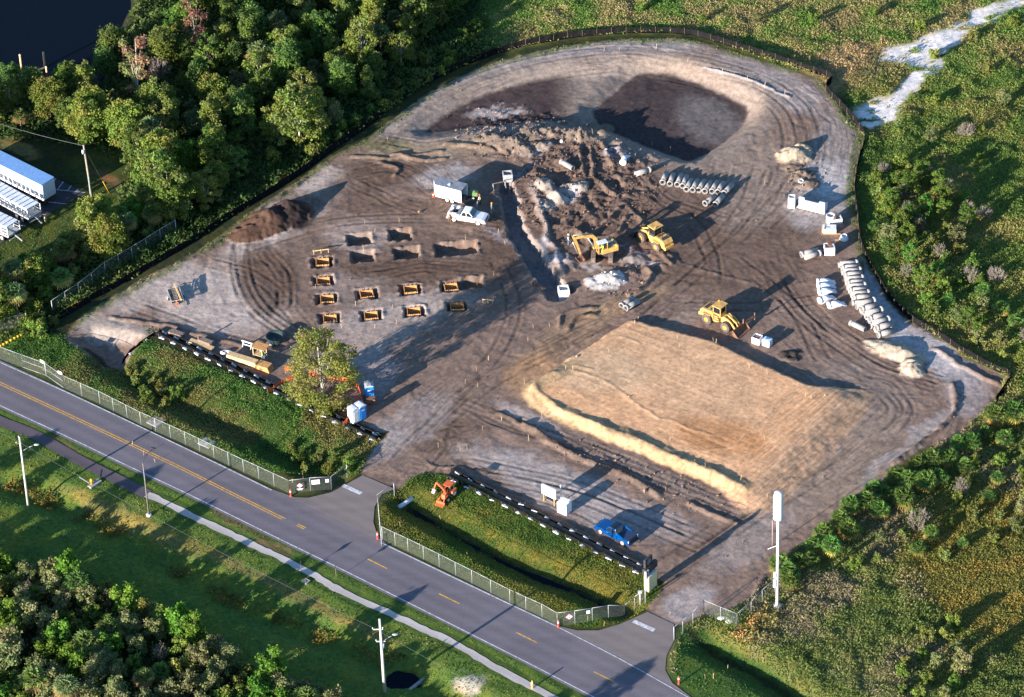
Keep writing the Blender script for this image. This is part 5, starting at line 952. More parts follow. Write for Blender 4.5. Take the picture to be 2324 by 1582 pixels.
# ================================================================= FENCES
def chain_mat():
    """woven wire far finer than a pixel: even partial cover, slightly uneven in tone"""
    m = mat('chain_link_wire', (.2, .22, .21), .6, var=.1, scale=3); m.node_tree.nodes['Principled BSDF'].inputs['Alpha'].default_value = .13; return m
M_CHAIN = chain_mat()
def fence(label, pts, h=2.15, gate=False, post_every=2.6, lean=None):
    P = []
    for q in pts: x, y, z = G(*q); P.append(Vector((x, y, z)))
    o = thing('chain_link_gate' if gate else 'chain_link_fence', label, 'gate' if gate else 'fence', P[0]); base = P[0]
    up = Vector((0, 0, h)) if lean is None else Vector(lean)
    vs, fs, uv = [], [], []; L_ = 0; posts = []
    for a, b in zip(P, P[1:]):
        l = (b - a).length; n = max(1, round(l / post_every))
        for k in range(n):
            p, q = a + (b - a) * (k / n), a + (b - a) * ((k + 1) / n)
            for r in (p, q): r.z = HZ(r.x, r.y)
            i = len(vs); vs += [p - base, q - base, q - base + up, p - base + up]; fs.append((i, i + 1, i + 2, i + 3)); u0, u1 = L_ + l * k / n, L_ + l * (k + 1) / n; uv += [(u0, 0, 0), (u1, 0, 0), (u1, h, 0), (u0, h, 0)]; posts.append(p - base)
            if k == n - 1: last = q - base
        L_ += l
    posts.append(last); me = mesh_np('wire_mesh', np.array([tuple(v) for v in vs]), np.array(fs), [M_CHAIN], attrs={'wire': np.array(uv)}); link('wire_mesh', me, o)
    mb = MB()
    for p, q in zip(posts, posts[1:]):
        mb.bar(p + up, q + up, .055, n=6)
        if gate: mb.bar(p + up * .55, q + up * .55, .04, n=6); mb.bar(p + up * .03, q + up * .03, .05, n=6)
    mb.build('top_rail', [M_GALV], o)
    for k, p in enumerate(posts):
        big = gate or k in (0, len(posts) - 1); mb = MB(); mb.bar(p - Vector((0, 0, .1)), p + up * 1.02, .1 if big else .06, n=8); mb.build('post', [M_GALV], o)
    return o
fence('chain-link fence along the road at the far left frame edge', [(-40, 795), (0, 815), (52, 834)])
fence('wide chain-link gate with two white plates in the left road fence', [(52, 834), (105, 853), (145, 881)], gate=True, post_every=3.2)
fence('long chain-link fence on the road verge before the left ditch', [(145, 881), (227, 917), (320, 964), (421, 1009), (519, 1056), (657, 1120)])
fence('short chain-link fence with black diamond sign by the left driveway', [(657, 1120), (753, 1111)])
fence('chain-link fence return running back beside the left driveway', [(753, 1111), (788, 1084)])
fence('chain-link gate leaf standing open at the right of the left driveway', [(866, 1238), (858, 1152)], gate=True, h=2.1)
fence('short chain-link panel above the white pipe end right of the left driveway', [(858, 1152), (895, 1126)])
fence('long chain-link fence on the road verge before the right ditch', [(868, 1225), (926, 1252), (997, 1287), (1071, 1324), (1157, 1368), (1230, 1401), (1265, 1421)])
fence('chain-link fence with a single diamond sign by the right driveway', [(1265, 1421), (1344, 1410), (1417, 1402)])
fence('chain-link fence climbing towards the dark monument sign', [(1417, 1402), (1440, 1384), (1464, 1368)])
fence('chain-link fence right of the right driveway', [(1529, 1453), (1549, 1438), (1572, 1419), (1597, 1392)])
fence('chain-link fence crossing above the white rubble by the right driveway', [(1597, 1392), (1672, 1423)])
fence('chain-link fence running up to the tall white shrouded pole', [(1672, 1423), (1704, 1394), (1729, 1369), (1757, 1344)])
fence('chain-link fence between shrubs and silt fence at the north-west', [(120, 711), (180, 672), (240, 624), (301, 589), (365, 549), (400, 528)])
fence('chain-link fence end in the bushes at the left frame edge', [(-40, 770), (0, 755), (62, 740)])
def silt(label, pts, h=.75, every=2.2, tabs=0, lean=.12):
    P = [];
    for q in smooth_line(pts, 4): x, y, z = G(*q); P.append((x, y))
    P = np.array(P); d = np.r_[0, np.cumsum(np.linalg.norm(np.diff(P, axis=0), axis=1))]; n = max(4, int(d[-1] / .7)); t = np.linspace(0, d[-1], n); X = np.interp(t, d, P[:, 0]); Y = np.interp(t, d, P[:, 1])
    o = thing('silt_fence', label, 'silt fence', (X[0], Y[0], 0)); vs, fs = [], []
    for i in range(n):
        z = HZ(X[i], Y[i]); hh = h * (1 + random.uniform(-.12, .05)); ox, oy = random.uniform(-.08, .08), random.uniform(-.08, .08); dx, dy = X[i] - X[0], Y[i] - Y[0]
        vs += [(dx + .16, dy - .3, z + .02), (dx, dy, z + .02), (dx + ox + lean, dy + oy, z + hh), (dx + ox + lean + .03, dy + oy + .03, z + hh)]
        if i: a = (i - 1) * 4; fs += [(a, a + 4, a + 5, a + 1), (a + 1, a + 5, a + 6, a + 2), (a + 2, a + 6, a + 7, a + 3)]
    me = bpy.data.meshes.new('fabric'); me.from_pydata(vs, [], fs); me.materials.append(M_FAB); me.update(); link('fabric', me, o)
    m = min(95, int(d[-1] / every)); sk = None; tb = None
    for k in range(m):
        s = d[-1] * (k + .5) / m; x, y = np.interp(s, d, P[:, 0]), np.interp(s, d, P[:, 1]); z = HZ(x, y)
        if sk is None: mb = MB(); mb.box((0, 0, h * .55), (.07, .05, h * 1.2)); sk = mb.build('stake', [mat('dark_stake', (.1, .075, .06), .9)], o); c = sk
        else: c = sk.copy(); COL.objects.link(c); c.parent = o
        c.location = (x - X[0] - .05, y - Y[0] - .05, z)
        if tabs and k < m:
            if tb is None:
                mb = MB(); mb.box((0, 0, .1), (.72, .2, .14), rz=-.5); mb.box((.16, .16, .12), (.6, .12, .12), rz=-.2); tb = mb.build('white_strap', [M_WPL], o); c = tb
            else: c = tb.copy(); COL.objects.link(c); c.parent = o
            x2, y2 = x + .35 * tabs, y - .5 * tabs; c.location = (x2 - X[0], y2 - Y[0], HZ(x2, y2)); c.rotation_euler = (random.uniform(-.2, .2), .2, random.uniform(-.3, .3)); c.scale = (random.uniform(.8, 1.2),) * 3
    return o
silt('black silt fence along the north-west edge of the site', [(135, 722), (230, 668), (330, 612), (430, 553), (500, 506), (600, 446), (700, 380), (760, 335), (830, 288), (900, 232), (970, 186), (1060, 145)], 1.0)
silt('black silt fence curving round the basin to the north corner', [(1060, 145), (1150, 113), (1250, 92), (1350, 79), (1440, 74), (1520, 74), (1570, 79)], .95)
silt('black silt fence falling from the north corner to the sand track', [(1570, 79), (1700, 118), (1832, 160), (1886, 180), (1872, 204), (1916, 252), (1956, 302)], 1.0)
silt('black silt fence down the east side beside the scrub', [(1956, 302), (1960, 322), (1946, 368), (1938, 434), (1946, 500), (1950, 548), (1966, 590), (1993, 640), (2016, 678), (2066, 727), (2116, 755)], .9)
silt('black silt fence at the far east corner of the site', [(2116, 755), (2183, 800), (2250, 837), (2290, 858), (2258, 910)], .9)
CLF = [(348, 758), (430, 795), (520, 838), (610, 884), (700, 928), (790, 972), (852, 1000)]
silt('inner black silt fence above the left ditch', off(CLF, 12, -8), .4, 2.0, tabs=.2)
silt('outer black silt fence with white straps above the left ditch', CLF, .45, 2.0, tabs=1)
CRF = [(1010, 1075), (1090, 1114), (1180, 1158), (1270, 1205), (1360, 1250), (1452, 1296)]
silt('inner black silt fence above the right ditch', off(CRF, 12, -8), .4, 2.0, tabs=.2)
silt('outer black silt fence with white straps above the right ditch', off(CRF, -2, 6), .45, 2.0, tabs=1)
silt('short black silt fence at the head of the left ditch', [(350, 760), (320, 780), (296, 800), (276, 826)], .6, tabs=.3)
# orange safety fence round the tree, yellow barriers, hoses
def band(name, label, cat, pts, h, m, z=.05):
    P = [G(*q) for q in smooth_line(pts, 4)]; o = thing(name, label, cat, P[0]); vs, fs = [], []
    for i, (x, y, g) in enumerate(P):
        vs += [(x - P[0][0], y - P[0][1], g - P[0][2] + z), (x - P[0][0], y - P[0][1], g - P[0][2] + z + h * random.uniform(.8, 1.05))]
        if i: a = i * 2; fs.append((a - 2, a, a + 1, a - 1))
    me = bpy.data.meshes.new('mesh_band'); me.from_pydata(vs, [], fs); me.materials.append(m); link('mesh_band', me, o)
    for k in range(0, len(P), 4): mb = MB(); x, y, g = P[k]; mb.box((x - P[0][0], y - P[0][1], g - P[0][2] + h * .55), (.06, .06, h * 1.2)); mb.build('post', [M_RUST], o)
    return o
band('safety_fence', 'orange plastic safety fence curving behind the big tree to the lower toilets', 'safety fence', [(700, 852), (760, 862), (793, 872), (812, 885), (820, 905), (822, 930), (822, 950)], .95, M_ORN)
band('safety_fence', 'orange plastic safety fence piece between lumber and silt fence', 'safety fence', [(607, 893), (622, 885), (640, 872), (690, 850)], .7, M_ORN); band('safety_fence', 'orange plastic fence scrap left of the white toilet', 'safety fence', [(779, 969), (790, 958), (798, 945)], .8, M_ORN)
band('safety_fence', 'small orange fence scrap showing through the left of the big tree', 'safety fence', [(645, 842), (658, 840), (668, 836)], .8, M_ORN)
def tube(name, label, cat, pts, r, m):
    P = [Vector(G(*q)) for q in smooth_line(pts, 4)]; mb = MB(); b0 = P[0].copy()
    for a, c in zip(P, P[1:]): mb.bar(a - b0 + Vector((0, 0, r)), c - b0 + Vector((0, 0, r)), 2 * r, n=8)
    o = mb.build(name, [m]); o.location = b0; return tag(o, label, cat)
M_YB = mat('yellow_boom', (.65, .38, .03), .6, var=.12); tube('floating_boom', 'yellow floating boom lying by the corner of the north-west fence', 'boom', [(122, 728), (133, 715), (148, 704), (175, 690), (190, 684)], .16, M_YB)
tube('floating_boom', 'yellow floating boom on the grass at the left frame edge', 'boom', [(-20, 795), (5, 785), (38, 767), (64, 755)], .16, M_YB)

# ================================================================= POLES, SIGNS, STREET THINGS
def pole(name, label, cat, base, topz, r0, r1, m, lean=(0, 0)):
    x, y, z = G(*base); o = thing(name, label, cat, (x, y, z)); mb = MB(); mb.loft([[(lean[0] * k + r * math.cos(t), lean[1] * k + r * math.sin(t), topz * k) for t in [2 * math.pi * i / 10 for i in range(10)]] for k, r in ((0, r0), (.5, (r0 + r1) / 2), (1, r1))], 0); mb.build('shaft', [m], o); return o
def insul(o, p): mb = MB(); mb.lathe(p, [(.04, 0), (.07, .05), (.04, .1), (.07, .15), (.03, .2)], 8); mb.build('insulator', [M_WPL], o)
def cobra(o, z, L, rz, m=M_GALV, arm=M_GALV):
    c, s = math.cos(rz), math.sin(rz); mb = MB(); mb.bar((0, 0, z - .5), (c * L * .6, s * L * .6, z - .1), .07, n=6); mb.bar((c * L * .6, s * L * .6, z - .1), (c * L, s * L, z), .06, n=6); mb.build('arm', [arm], o)
    mb = MB(); mb.sphere((c * (L + .25), s * (L + .25), z), (.38, .2, .1)); q = mb.build('lamp_head', [m], o)
o = pole('utility_pole', 'pale concrete utility pole with lamp arm standing nearest the bottom edge', 'utility pole', (873, 1570), 11.6, .22, .13, M_POLE); cobra(o, 8.4, 1.6, R(25)); mb = MB(); mb.bar((-.9, 0, 10.0), (.3, 0, 10.0), .1); mb.bar((-.6, .1, 8.0), (.5, .1, 8.0), .1); mb.build('crossarm', [M_POLE], o); insul(o, (-.9, 0, 10.1)); insul(o, (.3, 0, 10.1)); insul(o, (-.6, .1, 8.1)); mb = MB(); mb.lathe((.2, .1, 7.0), [(.16, 0), (.16, .7)], 12); mb.build('transformer', [M_GALV], o)
x_cp, y_cp, _ = G(873, 1570)
o = pole('utility_pole', 'weathered utility pole with small lamp arm at the left frame edge', 'utility pole', (64, 1147), 11.2, .17, .11, M_POLE, (.1, 0)); cobra(o, 9.3, 1.9, R(20)); mb = MB(); mb.bar((-.4, 0, 10.2), (.25, 0, 10.2), .08); mb.build('crossarm', [M_WGR], o); insul(o, (0, 0, 11.2)); insul(o, (-.4, 0, 10.25))
x_lp, y_lp, _ = G(64, 1147)
o = pole('utility_pole', 'wooden utility pole standing beside the parking lot', 'utility pole', (209, 452), 9.3, .18, .12, M_POLW, (-.3, 0)); mb = MB(); mb.bar((-.15, -.1, 1.0), (-.15, -.1, 4.0), .22, .16); mb.build('riser_box', [M_GALV], o); mb = MB(); mb.lathe((-.45, -.1, 7.9), [(.2, 0), (.24, .3), (.2, .6)], 12); mb.build('transformer', [M_GALV], o); mb = MB(); mb.bar((-.3, 0, 8.9), (2.4, 1.2, 0), .05, n=5); mb.bar((1.7, .85, 2.4), (2.4, 1.2, 0), .11, n=6, mi=1); mb.build('guy_wire', [M_DRK, mat('yellow_guard', (.6, .32, .03), .6)], o)
x_np, y_np, _ = G(209, 452)
o = pole('street_lamp', 'slim dark street lamp with white base on the verge', 'street lamp', (338, 1170), 8.6, .12, .07, mat('bronze_pole', (.16, .14, .13), .5)); mb = MB(); mb.lathe((0, 0, 0), [(.36, 0), (.36, .22), (.3, .26)], 16); mb.build('base', [M_CONW], o); cobra(o, 9.4, 2.0, ang((330, 1062), (357, 1037)), M_DRK, M_DRK); mb = MB(); mb.bar((0, 0, 8.5), (.05, .05, 8.95), .07, n=6); mb.build('bracket', [M_DRK], o)
o = pole('antenna_pole', 'tall white pole topped by a white ribbed cylinder shroud', 'antenna pole', (1763, 1378), 14.2, .2, .15, M_WHT); mb = MB(); mb.lathe((0, 0, 14.0), [(.25, 0), (.55, .1)] + [(.54 if k % 2 else .62, .22 + k * .27) for k in range(14)] + [(.5, 4.1), (.2, 4.25)], 22); mb.build('shroud', [M_WHT], o); mb = MB(); mb.lathe((0, 0, 0), [(.55, 0), (.55, .3), (.4, .42)], 18); mb.build('base', [M_CONW], o); mb = MB(); mb.box((-.35, -.1, 4.0), (.35, .4, 1.1)); mb.box((-.35, -.1, 5.3), (.3, .35, .7)); mb.build('cabinet', [M_WPL], o); mb = MB(); mb.bar((0, 0, 9.9), (-1.2, .2, 9.2), .06); mb.build('bracket', [M_WPL], o)
o = pole('thin_mast', 'short rusty mast section hanging beside the white shrouded pole', 'mast', (1752, 1240), 4.2, .05, .05, mat('rose_rod', (.4, .25, .2), .7)); 
def wire(pts, label, sag=.8, r=.018, seg=14):
    mb = MB()
    for a, b in zip(pts, pts[1:]):
        a, b = Vector(a), Vector(b); q = None
        for k in range(seg + 1):
            t = k / seg; p = a.lerp(b, t) - Vector((0, 0, sag * 4 * t * (1 - t)))
            if q is not None: mb.bar(q, p, 2 * r, n=4)
            q = p
    o = mb.build('power_line', [mat('cable', (.12, .12, .12), .8)]); return tag(o, label, 'power line')
ex, ey = W(1600, 2100); wire([(x_lp - 30, y_lp + 25, 10.2), (x_lp - .4, y_lp, 10.3), (x_cp - .9, y_cp, 10.2), (x_cp + 35, y_cp - 30, 10)], 'thin power line running above the southern verge between both road poles', r=.009)
ex, ey = W(100, 420); wire([(x_np - .3, y_np, 9.2), (x_np - 26, y_np + 16, 9.0)], 'thin cable leading off the pole by the parking lot')
# monument sign
x, y, z = G(1468, 1342); zs = z; o = thing('monument_sign', 'dark framed sign on a pale yellow block pillar beside the right ditch', 'sign', (x, y, z), ang(z6(0, 0), z6(10, 0)) * 0 + ang((1462, 1340), (1486, 1318))); mb = MB(); mb.box((.75, 0, 1.2), (1.7, .75, 2.4)); mb.build('pillar', [mat('pale_block', (.62, .55, .3), .85, var=.08, scale=6)], o); mb = MB(); mb.box((.75, 0, 2.5), (1.8, .85, .12)); mb.build('cap', [M_CONW], o)
mb = MB(); mb.box((.95, .2, 3.1), (2.5, .5, 1.0)); mb.build('sign_box', [M_DRK], o, bevel=.03); mb = MB(); mb.box((.7, .3, 4.25), (1.5, .3, 1.25)); mb.build('upper_frame', [M_DRK], o, bevel=.03); mb = MB(); mb.sphere((.7, .14, 4.25), (.42, .04, .5), n=18, m=8); mb.build('oval_emblem', [mat('slate_blue', (.12, .16, .25), .5)], o); mb = MB(); mb.sphere((.66, .1, 4.1), (.2, .04, .16), n=12); mb.build('red_device', [mat('dull_red', (.25, .05, .05), .5)], o)
for s in (-.35, .05): mb = MB(); mb.box((s, -.1, 2.9), (.18, .3, 1.2)); mb.build('side_post', [M_CONB], o)
x, y, z = G(1452, 1372); o = pole('white_post', 'short white post with flat cap in front of the monument sign', 'post', (1452, 1372), 2.0, .09, .09, M_WHT); mb = MB(); mb.box((0, 0, 2.05), (.45, .4, .12)); mb.build('cap', [M_WPL], o)
# white board and box
z8 = lambda x, y: (1210.9 + .0623 * x, 1084.2 + .0623 * y); o = thing('sign_board', 'blank white boxed board on two wooden legs beside the white cabinet', 'sign'); place(o, (-.85, 0), (.85, 0), z8(410, 855), z8(735, 1015), 0); mb = MB(); mb.box((0, 0, 1.95), (2.3, .28, 1.5)); mb.build('board', [M_WHT], o, bevel=.02)
for s in (-1, 1): mb = MB(); mb.box((s * .85, -.02, .62), (.13, .13, 1.24)); mb.build('leg', [mat('amber_wood', (.5, .27, .06), .8)], o); mb = MB(); mb.bar((s * .6, .1, 1.2), (s * .6, 1.0, 0), .07); mb.build('brace', [M_WGR], o)
mb = MB(); mb.box((.1, .35, .12), (2.6, .08, .1)); mb.build('ground_beam', [M_WGR], o)
x, y, z = G(*z8(1120, 1230)); o = thing('equipment_cabinet', 'white boxy cabinet with grey door right of the blank board', 'cabinet', (x, y, z), ang(z8(870, 1270), z8(1160, 1390))); mb = MB(); mb.box((0, 0, .85), (1.45, 1.25, 1.7)); mb.build('body', [M_WHT], o, bevel=.06); mb = MB(); mb.box((-.12, -.64, .7), (.95, .03, 1.0)); mb.build('door', [M_WPL], o); mb = MB(); mb.box((.3, -.665, .7), (.12, .02, .6)); mb.build('handle', [M_GREY], o); mb = MB(); mb.box((.05, .25, 1.74), (1.2, .6, .1)); mb.build('roof_cap', [M_WHT], o)
o = pole('white_post', 'thin white post rising between the blank board and the cabinet', 'post', z8(995, 900), 2.9, .07, .06, M_WHT)
# fence signs
def plate(label, px, py, zc, w_, h_, rz, m=M_WHT, kind=None):
    x, y = W(px, py, zc); o = thing('fence_sign', label, 'sign', (x, y, zc), rz); mb = MB(); mb.box((0, 0, 0), (w_, .03, h_)); mb.build('panel', [m], o)
    if kind:
        k = kind; d = .42 if k == 2 else .5; zc_ = .16 if k == 2 else 0
        def dia(r, yy, m_): b = MB(); b.prism([(-r, zc_), (0, zc_ - r * .92), (r, zc_), (0, zc_ + r * .92)], yy - .004, yy); return b.build('diamond', [m_], o)
        dia(d, -.022, M_RED); dia(d * .86, -.03, M_WHT); b = MB()
        if k == 1: b.prism([(-.2, .03), (0, .26), (.22, .12), (.1, .1)], -.04, -.036); b.prism([(.2, -.05), (0, -.26), (-.22, -.1), (-.08, -.1)], -.04, -.036)
        else: b.lathe((0, -.036, zc_ + .12), [(.09, -.003), (.09, 0)], 12, 0, 'Y'); b.lathe((0, -.036, zc_ - .12), [(.09, -.003), (.09, 0)], 12, 0, 'Y')
        b.build('symbol', [M_DRK], o)
        if k == 2: b = MB(); b.box((0, -.03, -.38), (.8, .01, .11)); b.box((0, -.03, -.54), (.55, .01, .1)); b.build('lettering', [M_WPL], o)
    return o
f1 = ang((657, 1120), (753, 1111)); f2 = ang((1265, 1421), (1344, 1410)); fg = ang((52, 834), (145, 881))
zf = lambda x, y: (647.7 + .0545 * x, 1070 + .0545 * y); zg = lambda x, y: (1253.1 + .0727 * x, 1372.8 + .0727 * y)
plate('square black sign with white diamond and text on the left driveway fence', *zf(595, 620), 1.2, 1.2, 1.25, f1, M_DRK, 2); plate('blank white rectangular plate on the left driveway fence', *zf(1255, 440), 1.5, 1.05, .7, f1); plate('small blank white plate nearest the gate post of the left driveway fence', *zf(1730, 385), 1.5, .45, .5, f1)
plate('black sign with red-edged white diamond on the right driveway fence', *zg(525, 365), 1.15, 1.25, 1.15, f2, M_DRK, 1); plate('small blank white plate on the right driveway fence', *zg(1118, 222), 1.5, .45, .5, f2)
plate('white plate on the left leaf of the wide road gate', 137 * 0 + 96, 821, 1.9, .8, .5, fg); plate('white plate on the right leaf of the wide road gate', 136, 846, 1.9, .8, .5, fg)
for px, py, lb in ((660, 1127, 'red and white marker post at the corner of the left driveway fence'), (857, 1224, 'red marker post at the foot of the open gate leaf'), (1267, 1424, 'red and white marker post at the corner of the right driveway fence'), (1540, 1552, 'red marker post on the grass right of the right driveway'), (2076 * 0 + 1208, 1562, 'yellow-orange marker post beside the footpath near the bottom edge')):
    x, y, z = G(px, py); b = MB(); b.lathe((0, 0, 0), [(.16, 0), (.14, .06), (.11, .1), (.1, 1.15), (.07, 1.25)], 12); o = b.build('marker_post', [M_RED if 'yellow' not in lb else M_CAP]); o.location = (x, y, z); tag(o, lb, 'marker post', 'marker posts by the road'); b = MB(); b.lathe((0, 0, 0), [(.115, .75), (.115, 1.0)], 12, caps=False); b.build('reflective_band', [M_WHT], o)
for px, py, lb, hh in ((763, 1312, 'small dark roadside sign on a short post at the road edge', 1.9), (684, 1302, 'small dark roadside sign beside the footpath and white lid', 1.7), (64 + 210, 800 * 0 + 1 + 1190, 'low', 0)):
    if not hh: continue
    o = pole('road_sign', lb, 'sign', (px, py), hh, .035, .035, M_WGR); b = MB(); b.box((0, 0, hh), (.06, .5, .5), rx=.78); b.build('panel', [M_DRK], o)
for px, py, a, b_, lb in ((355, 957, 1.9, 1.9, 'pale concrete drain slab with dark lid behind the road fence'), (470, 1006, 1.9, 1.6, 'bluish flat slab behind the long road fence'), (694, 1320, .8, .8, 'small white manhole slab beside the footpath')):
    x, y, z = G(px, py); o = thing('drain_slab', lb, 'drain cover', (x, y, z), ang((300, 950), (400, 997))); mb = MB(); mb.box((0, 0, .06), (a, b_, .14)); mb.build('slab', [M_CON if 'blu' not in lb else M_CONB], o); mb = MB(); mb.lathe((0, 0, .13), [(a * .2, 0), (a * .2, .02)], 14); mb.build('grate', [M_WGR], o)
# hydrant, culvert headwall, white pipe mouth
zh = lambda x, y: (169 + .0979 * x, 1041.9 + .0979 * y); x, y, z = G(*zh(470, 590)); o = thing('valve_slab', 'concrete valve slab with an orange-yellow hydrant and white rod', 'hydrant', (x, y, z), ang(zh(400, 640), zh(590, 510))); mb = MB(); mb.box((0, 0, .12), (1.9, .7, .24)); mb.build('slab', [M_CON], o); mb = MB(); mb.lathe((-.35, .15, .2), [(.16, 0), (.15, .5), (.22, .55), (.2, .75), (.08, .9)], 14); mb.build('hydrant', [M_CAP], o); mb = MB(); mb.bar((-.6, .3, .45), (-.9, 1.8, .9), .06); mb.build('rod', [M_GALV], o)
x, y = W(945, 1541); o = thing('culvert_headwall', 'narrow pale concrete headwall at the edge of the dark pool', 'headwall', (x, y, HZ(x, y)), ang((925, 1557), (966, 1525))); mb = MB(); mb.box((0, 0, .1), (3.1, .35, .9)); mb.build('wall', [M_CON], o)
x, y, z = G(920, 1143); b = MB(); b.lathe((0, 0, 0), [(.3, -1.2), (.3, 1.2)], 14, 0, 'X'); o = b.build('culvert_pipe', [M_WPL]); o.location = (x, y, z + .1); o.rotation_euler = (0, -.1, ang((902, 1152), (938, 1132))); tag(o, 'pale pipe mouth half hidden in grass by the open gate leaf', 'pipe')
# portable toilets
def john(label, px, py, rz, m, roof, arch=False):
    x, y, z = G(px, py); o = thing('portable_toilet', label, 'portable toilet', (x, y, z), rz); mb = MB(); mb.box((0, 0, 1.08), (1.15, 1.15, 2.1)); mb.build('cabin', [m], o, bevel=.05)
    mb = MB(); mb.prism([(-.6, 2.12), (-.52, 2.26), (-.25, 2.36), (.25, 2.36), (.52, 2.26), (.6, 2.12)], -.6, .6); mb.build('roof', [roof], o); mb = MB(); mb.box((0, -.59, 1.05), (.72, .03, 1.8)); mb.build('door', [m], o); mb = MB(); mb.box((0, -.61, 1.6), (.45, .01, .2)); mb.build('plate', [M_WPL], o); mb = MB(); mb.lathe((.35, .35, 2.2), [(.06, 0), (.06, .3)], 8); mb.build('vent_pipe', [M_DRK], o); mb = MB(); mb.box((0, 0, .05), (1.25, 1.25, .1)); mb.build('skid', [M_DRK], o); return o
zj = lambda x, y: (774.4 + .0890 * x, 844.8 + .0890 * y)
john('blue portable toilet with greyish roof at the bend of the orange fence', *zj(720, 640), R(6), M_BLP, M_CONB); jr = ang(zj(360, 1340), zj(640, 1190)); john('white-sided portable toilet nearest the black silt fence', *zj(325, 1250), jr, M_WHT, M_WPL); john('dark blue portable toilet touching the white one', *zj(500, 1160), jr, M_BLP, M_WPL)
x, y, z = G(*zj(740, 760)); o = MB().box((0, 0, .35), (1.3, .8, .7)).build('brown_crate', [M_RUST]); o.location = (x, y, z); tag(o, 'dull brown crate on the ground below the single blue toilet', 'crate')
# lumber yard
zl = lambda x, y: (337.9 + .1454 * x, 732.2 + .1454 * y); lr = ang(zl(1210, 560), zl(1660, 700))
def lumber(name, label, a, b, wd, h, m=M_LUM, layers=3, n=6):
    x0, y0 = W(*a); x1, y1 = W(*b); L_ = math.hypot(x1 - x0, y1 - y0); o = thing(name, label, 'timber stack', ((x0 + x1) / 2, (y0 + y1) / 2, HZ((x0 + x1) / 2, (y0 + y1) / 2)), math.atan2(y1 - y0, x1 - x0))
    for s in (-.35, .35): mb = MB(); mb.box((L_ * s, 0, .05), (.1, wd, .1)); mb.build('bearer', [M_WGR], o)
    for k in range(layers):
        mb = MB()
        for j in range(n): mb.box((random.uniform(-.1, .1), (j + .5 - n / 2) * wd / n, .1 + (k + .5) * h / layers), (L_ * random.uniform(.93, 1), wd / n * .93, h / layers * .92))
        mb.build('board_layer', [m], o)
    return o
lumber('timber_stack', 'long pale timber stack in front of the wooden bench', zl(1230, 545), zl(1700, 690), .95, .75, M_LUM); 
x, y = W(*zl(1800, 725)); o = thing('plywood_stack', 'square stack of orange plywood sheets at the end of the timber', 'plywood stack', (x, y, HZ(x, y)), lr)
for k in range(5): mb = MB(); mb.box((random.uniform(-.03, .03), 0, .08 + k * .18), (2.3 - .12 * k, 1.25, .16)); mb.build('sheet_layer', [M_WOOD], o)
lumber('timber_stack', 'dark weathered timber stack at the head of the silt fence', zl(330, 165), zl(530, 235), .9, .45, M_WGR); lumber('timber_stack', 'loose pale planks lying left of the blue tarpaulin', zl(640, 300), zl(1010, 440), .9, .25, M_LUM, 2, 5); lumber('timber_stack', 'grey timber stack behind the loose pale planks', zl(790, 300), zl(990, 375), .8, .6, M_WGR)
x, y, z = G(*zl(775, 310)); o = MB().box((0, 0, .7), (.2, .2, 1.4)).build('stump_post', [M_RUST]); o.location = (x, y, z); tag(o, 'short thick brown post standing among the planks', 'post')
x, y, z = G(*zl(1180, 480)); mb = MB()
for k in range(5): mb.sphere((random.uniform(-.8, .8), random.uniform(-.3, .3), .2), (random.uniform(.3, .5), .28, .22))
o = mb.build('tarpaulin_heap', [M_WPL]); o.location = (x, y, z); tag(o, 'crumpled white and blue tarpaulin heap at the end of the planks', 'tarpaulin')
x, y, z = G(*zl(1730, 560)); o = thing('work_bench', 'tall wooden work bench with plywood top and lower shelf', 'bench', (x, y, z), lr); mb = MB(); mb.box((.1, .2, 1.95), (2.1, 1.45, .08)); mb.build('top', [M_WOOD], o); mb = MB(); mb.box((0, .1, .75), (1.4, 1.1, .06)); mb.build('shelf', [M_LUM], o)
for sx in (-.7, .7):
    for sy in (-.4, .7): mb = MB(); mb.box((sx, sy, .95), (.1, .1, 1.9)); mb.build('leg', [M_LUM], o)
x, y, z = G(*zl(1540, 395)); o = thing('sawhorse', 'white-painted crossed sawhorse left of the wooden bench', 'sawhorse', (x, y, z), lr)
for s in (-.65, .65): mb = MB(); mb.bar((s, -.3, 0), (s, .1, 1.0), .09); mb.bar((s, .4, 0), (s, -.1, 1.0), .09); mb.build('leg', [M_WHT], o)
mb = MB(); mb.box((0, 0, .98), (1.7, .14, .12)); mb.box((0, 0, .45), (1.4, .08, .1)); mb.build('beam', [M_WHT], o)
x, y, z = G(*zl(1975, 300)); o = thing('metal_skip', 'dark open oval tub half hidden by the left of the big tree', 'tub', (x, y, z), lr); mb = MB(); mb.lathe((0, 0, 0), [(1.1, .3), (1.25, 1.0), (1.3, 1.05), (1.2, 1.05), (1.05, .5), (.2, .45)], 22, caps=False); mb.build('tub', [mat('dark_green_steel', (.03, .05, .05), .5)], o)
for s in (-1, 1): wheel(o, 0, s * 1.15, .3, .2, s)
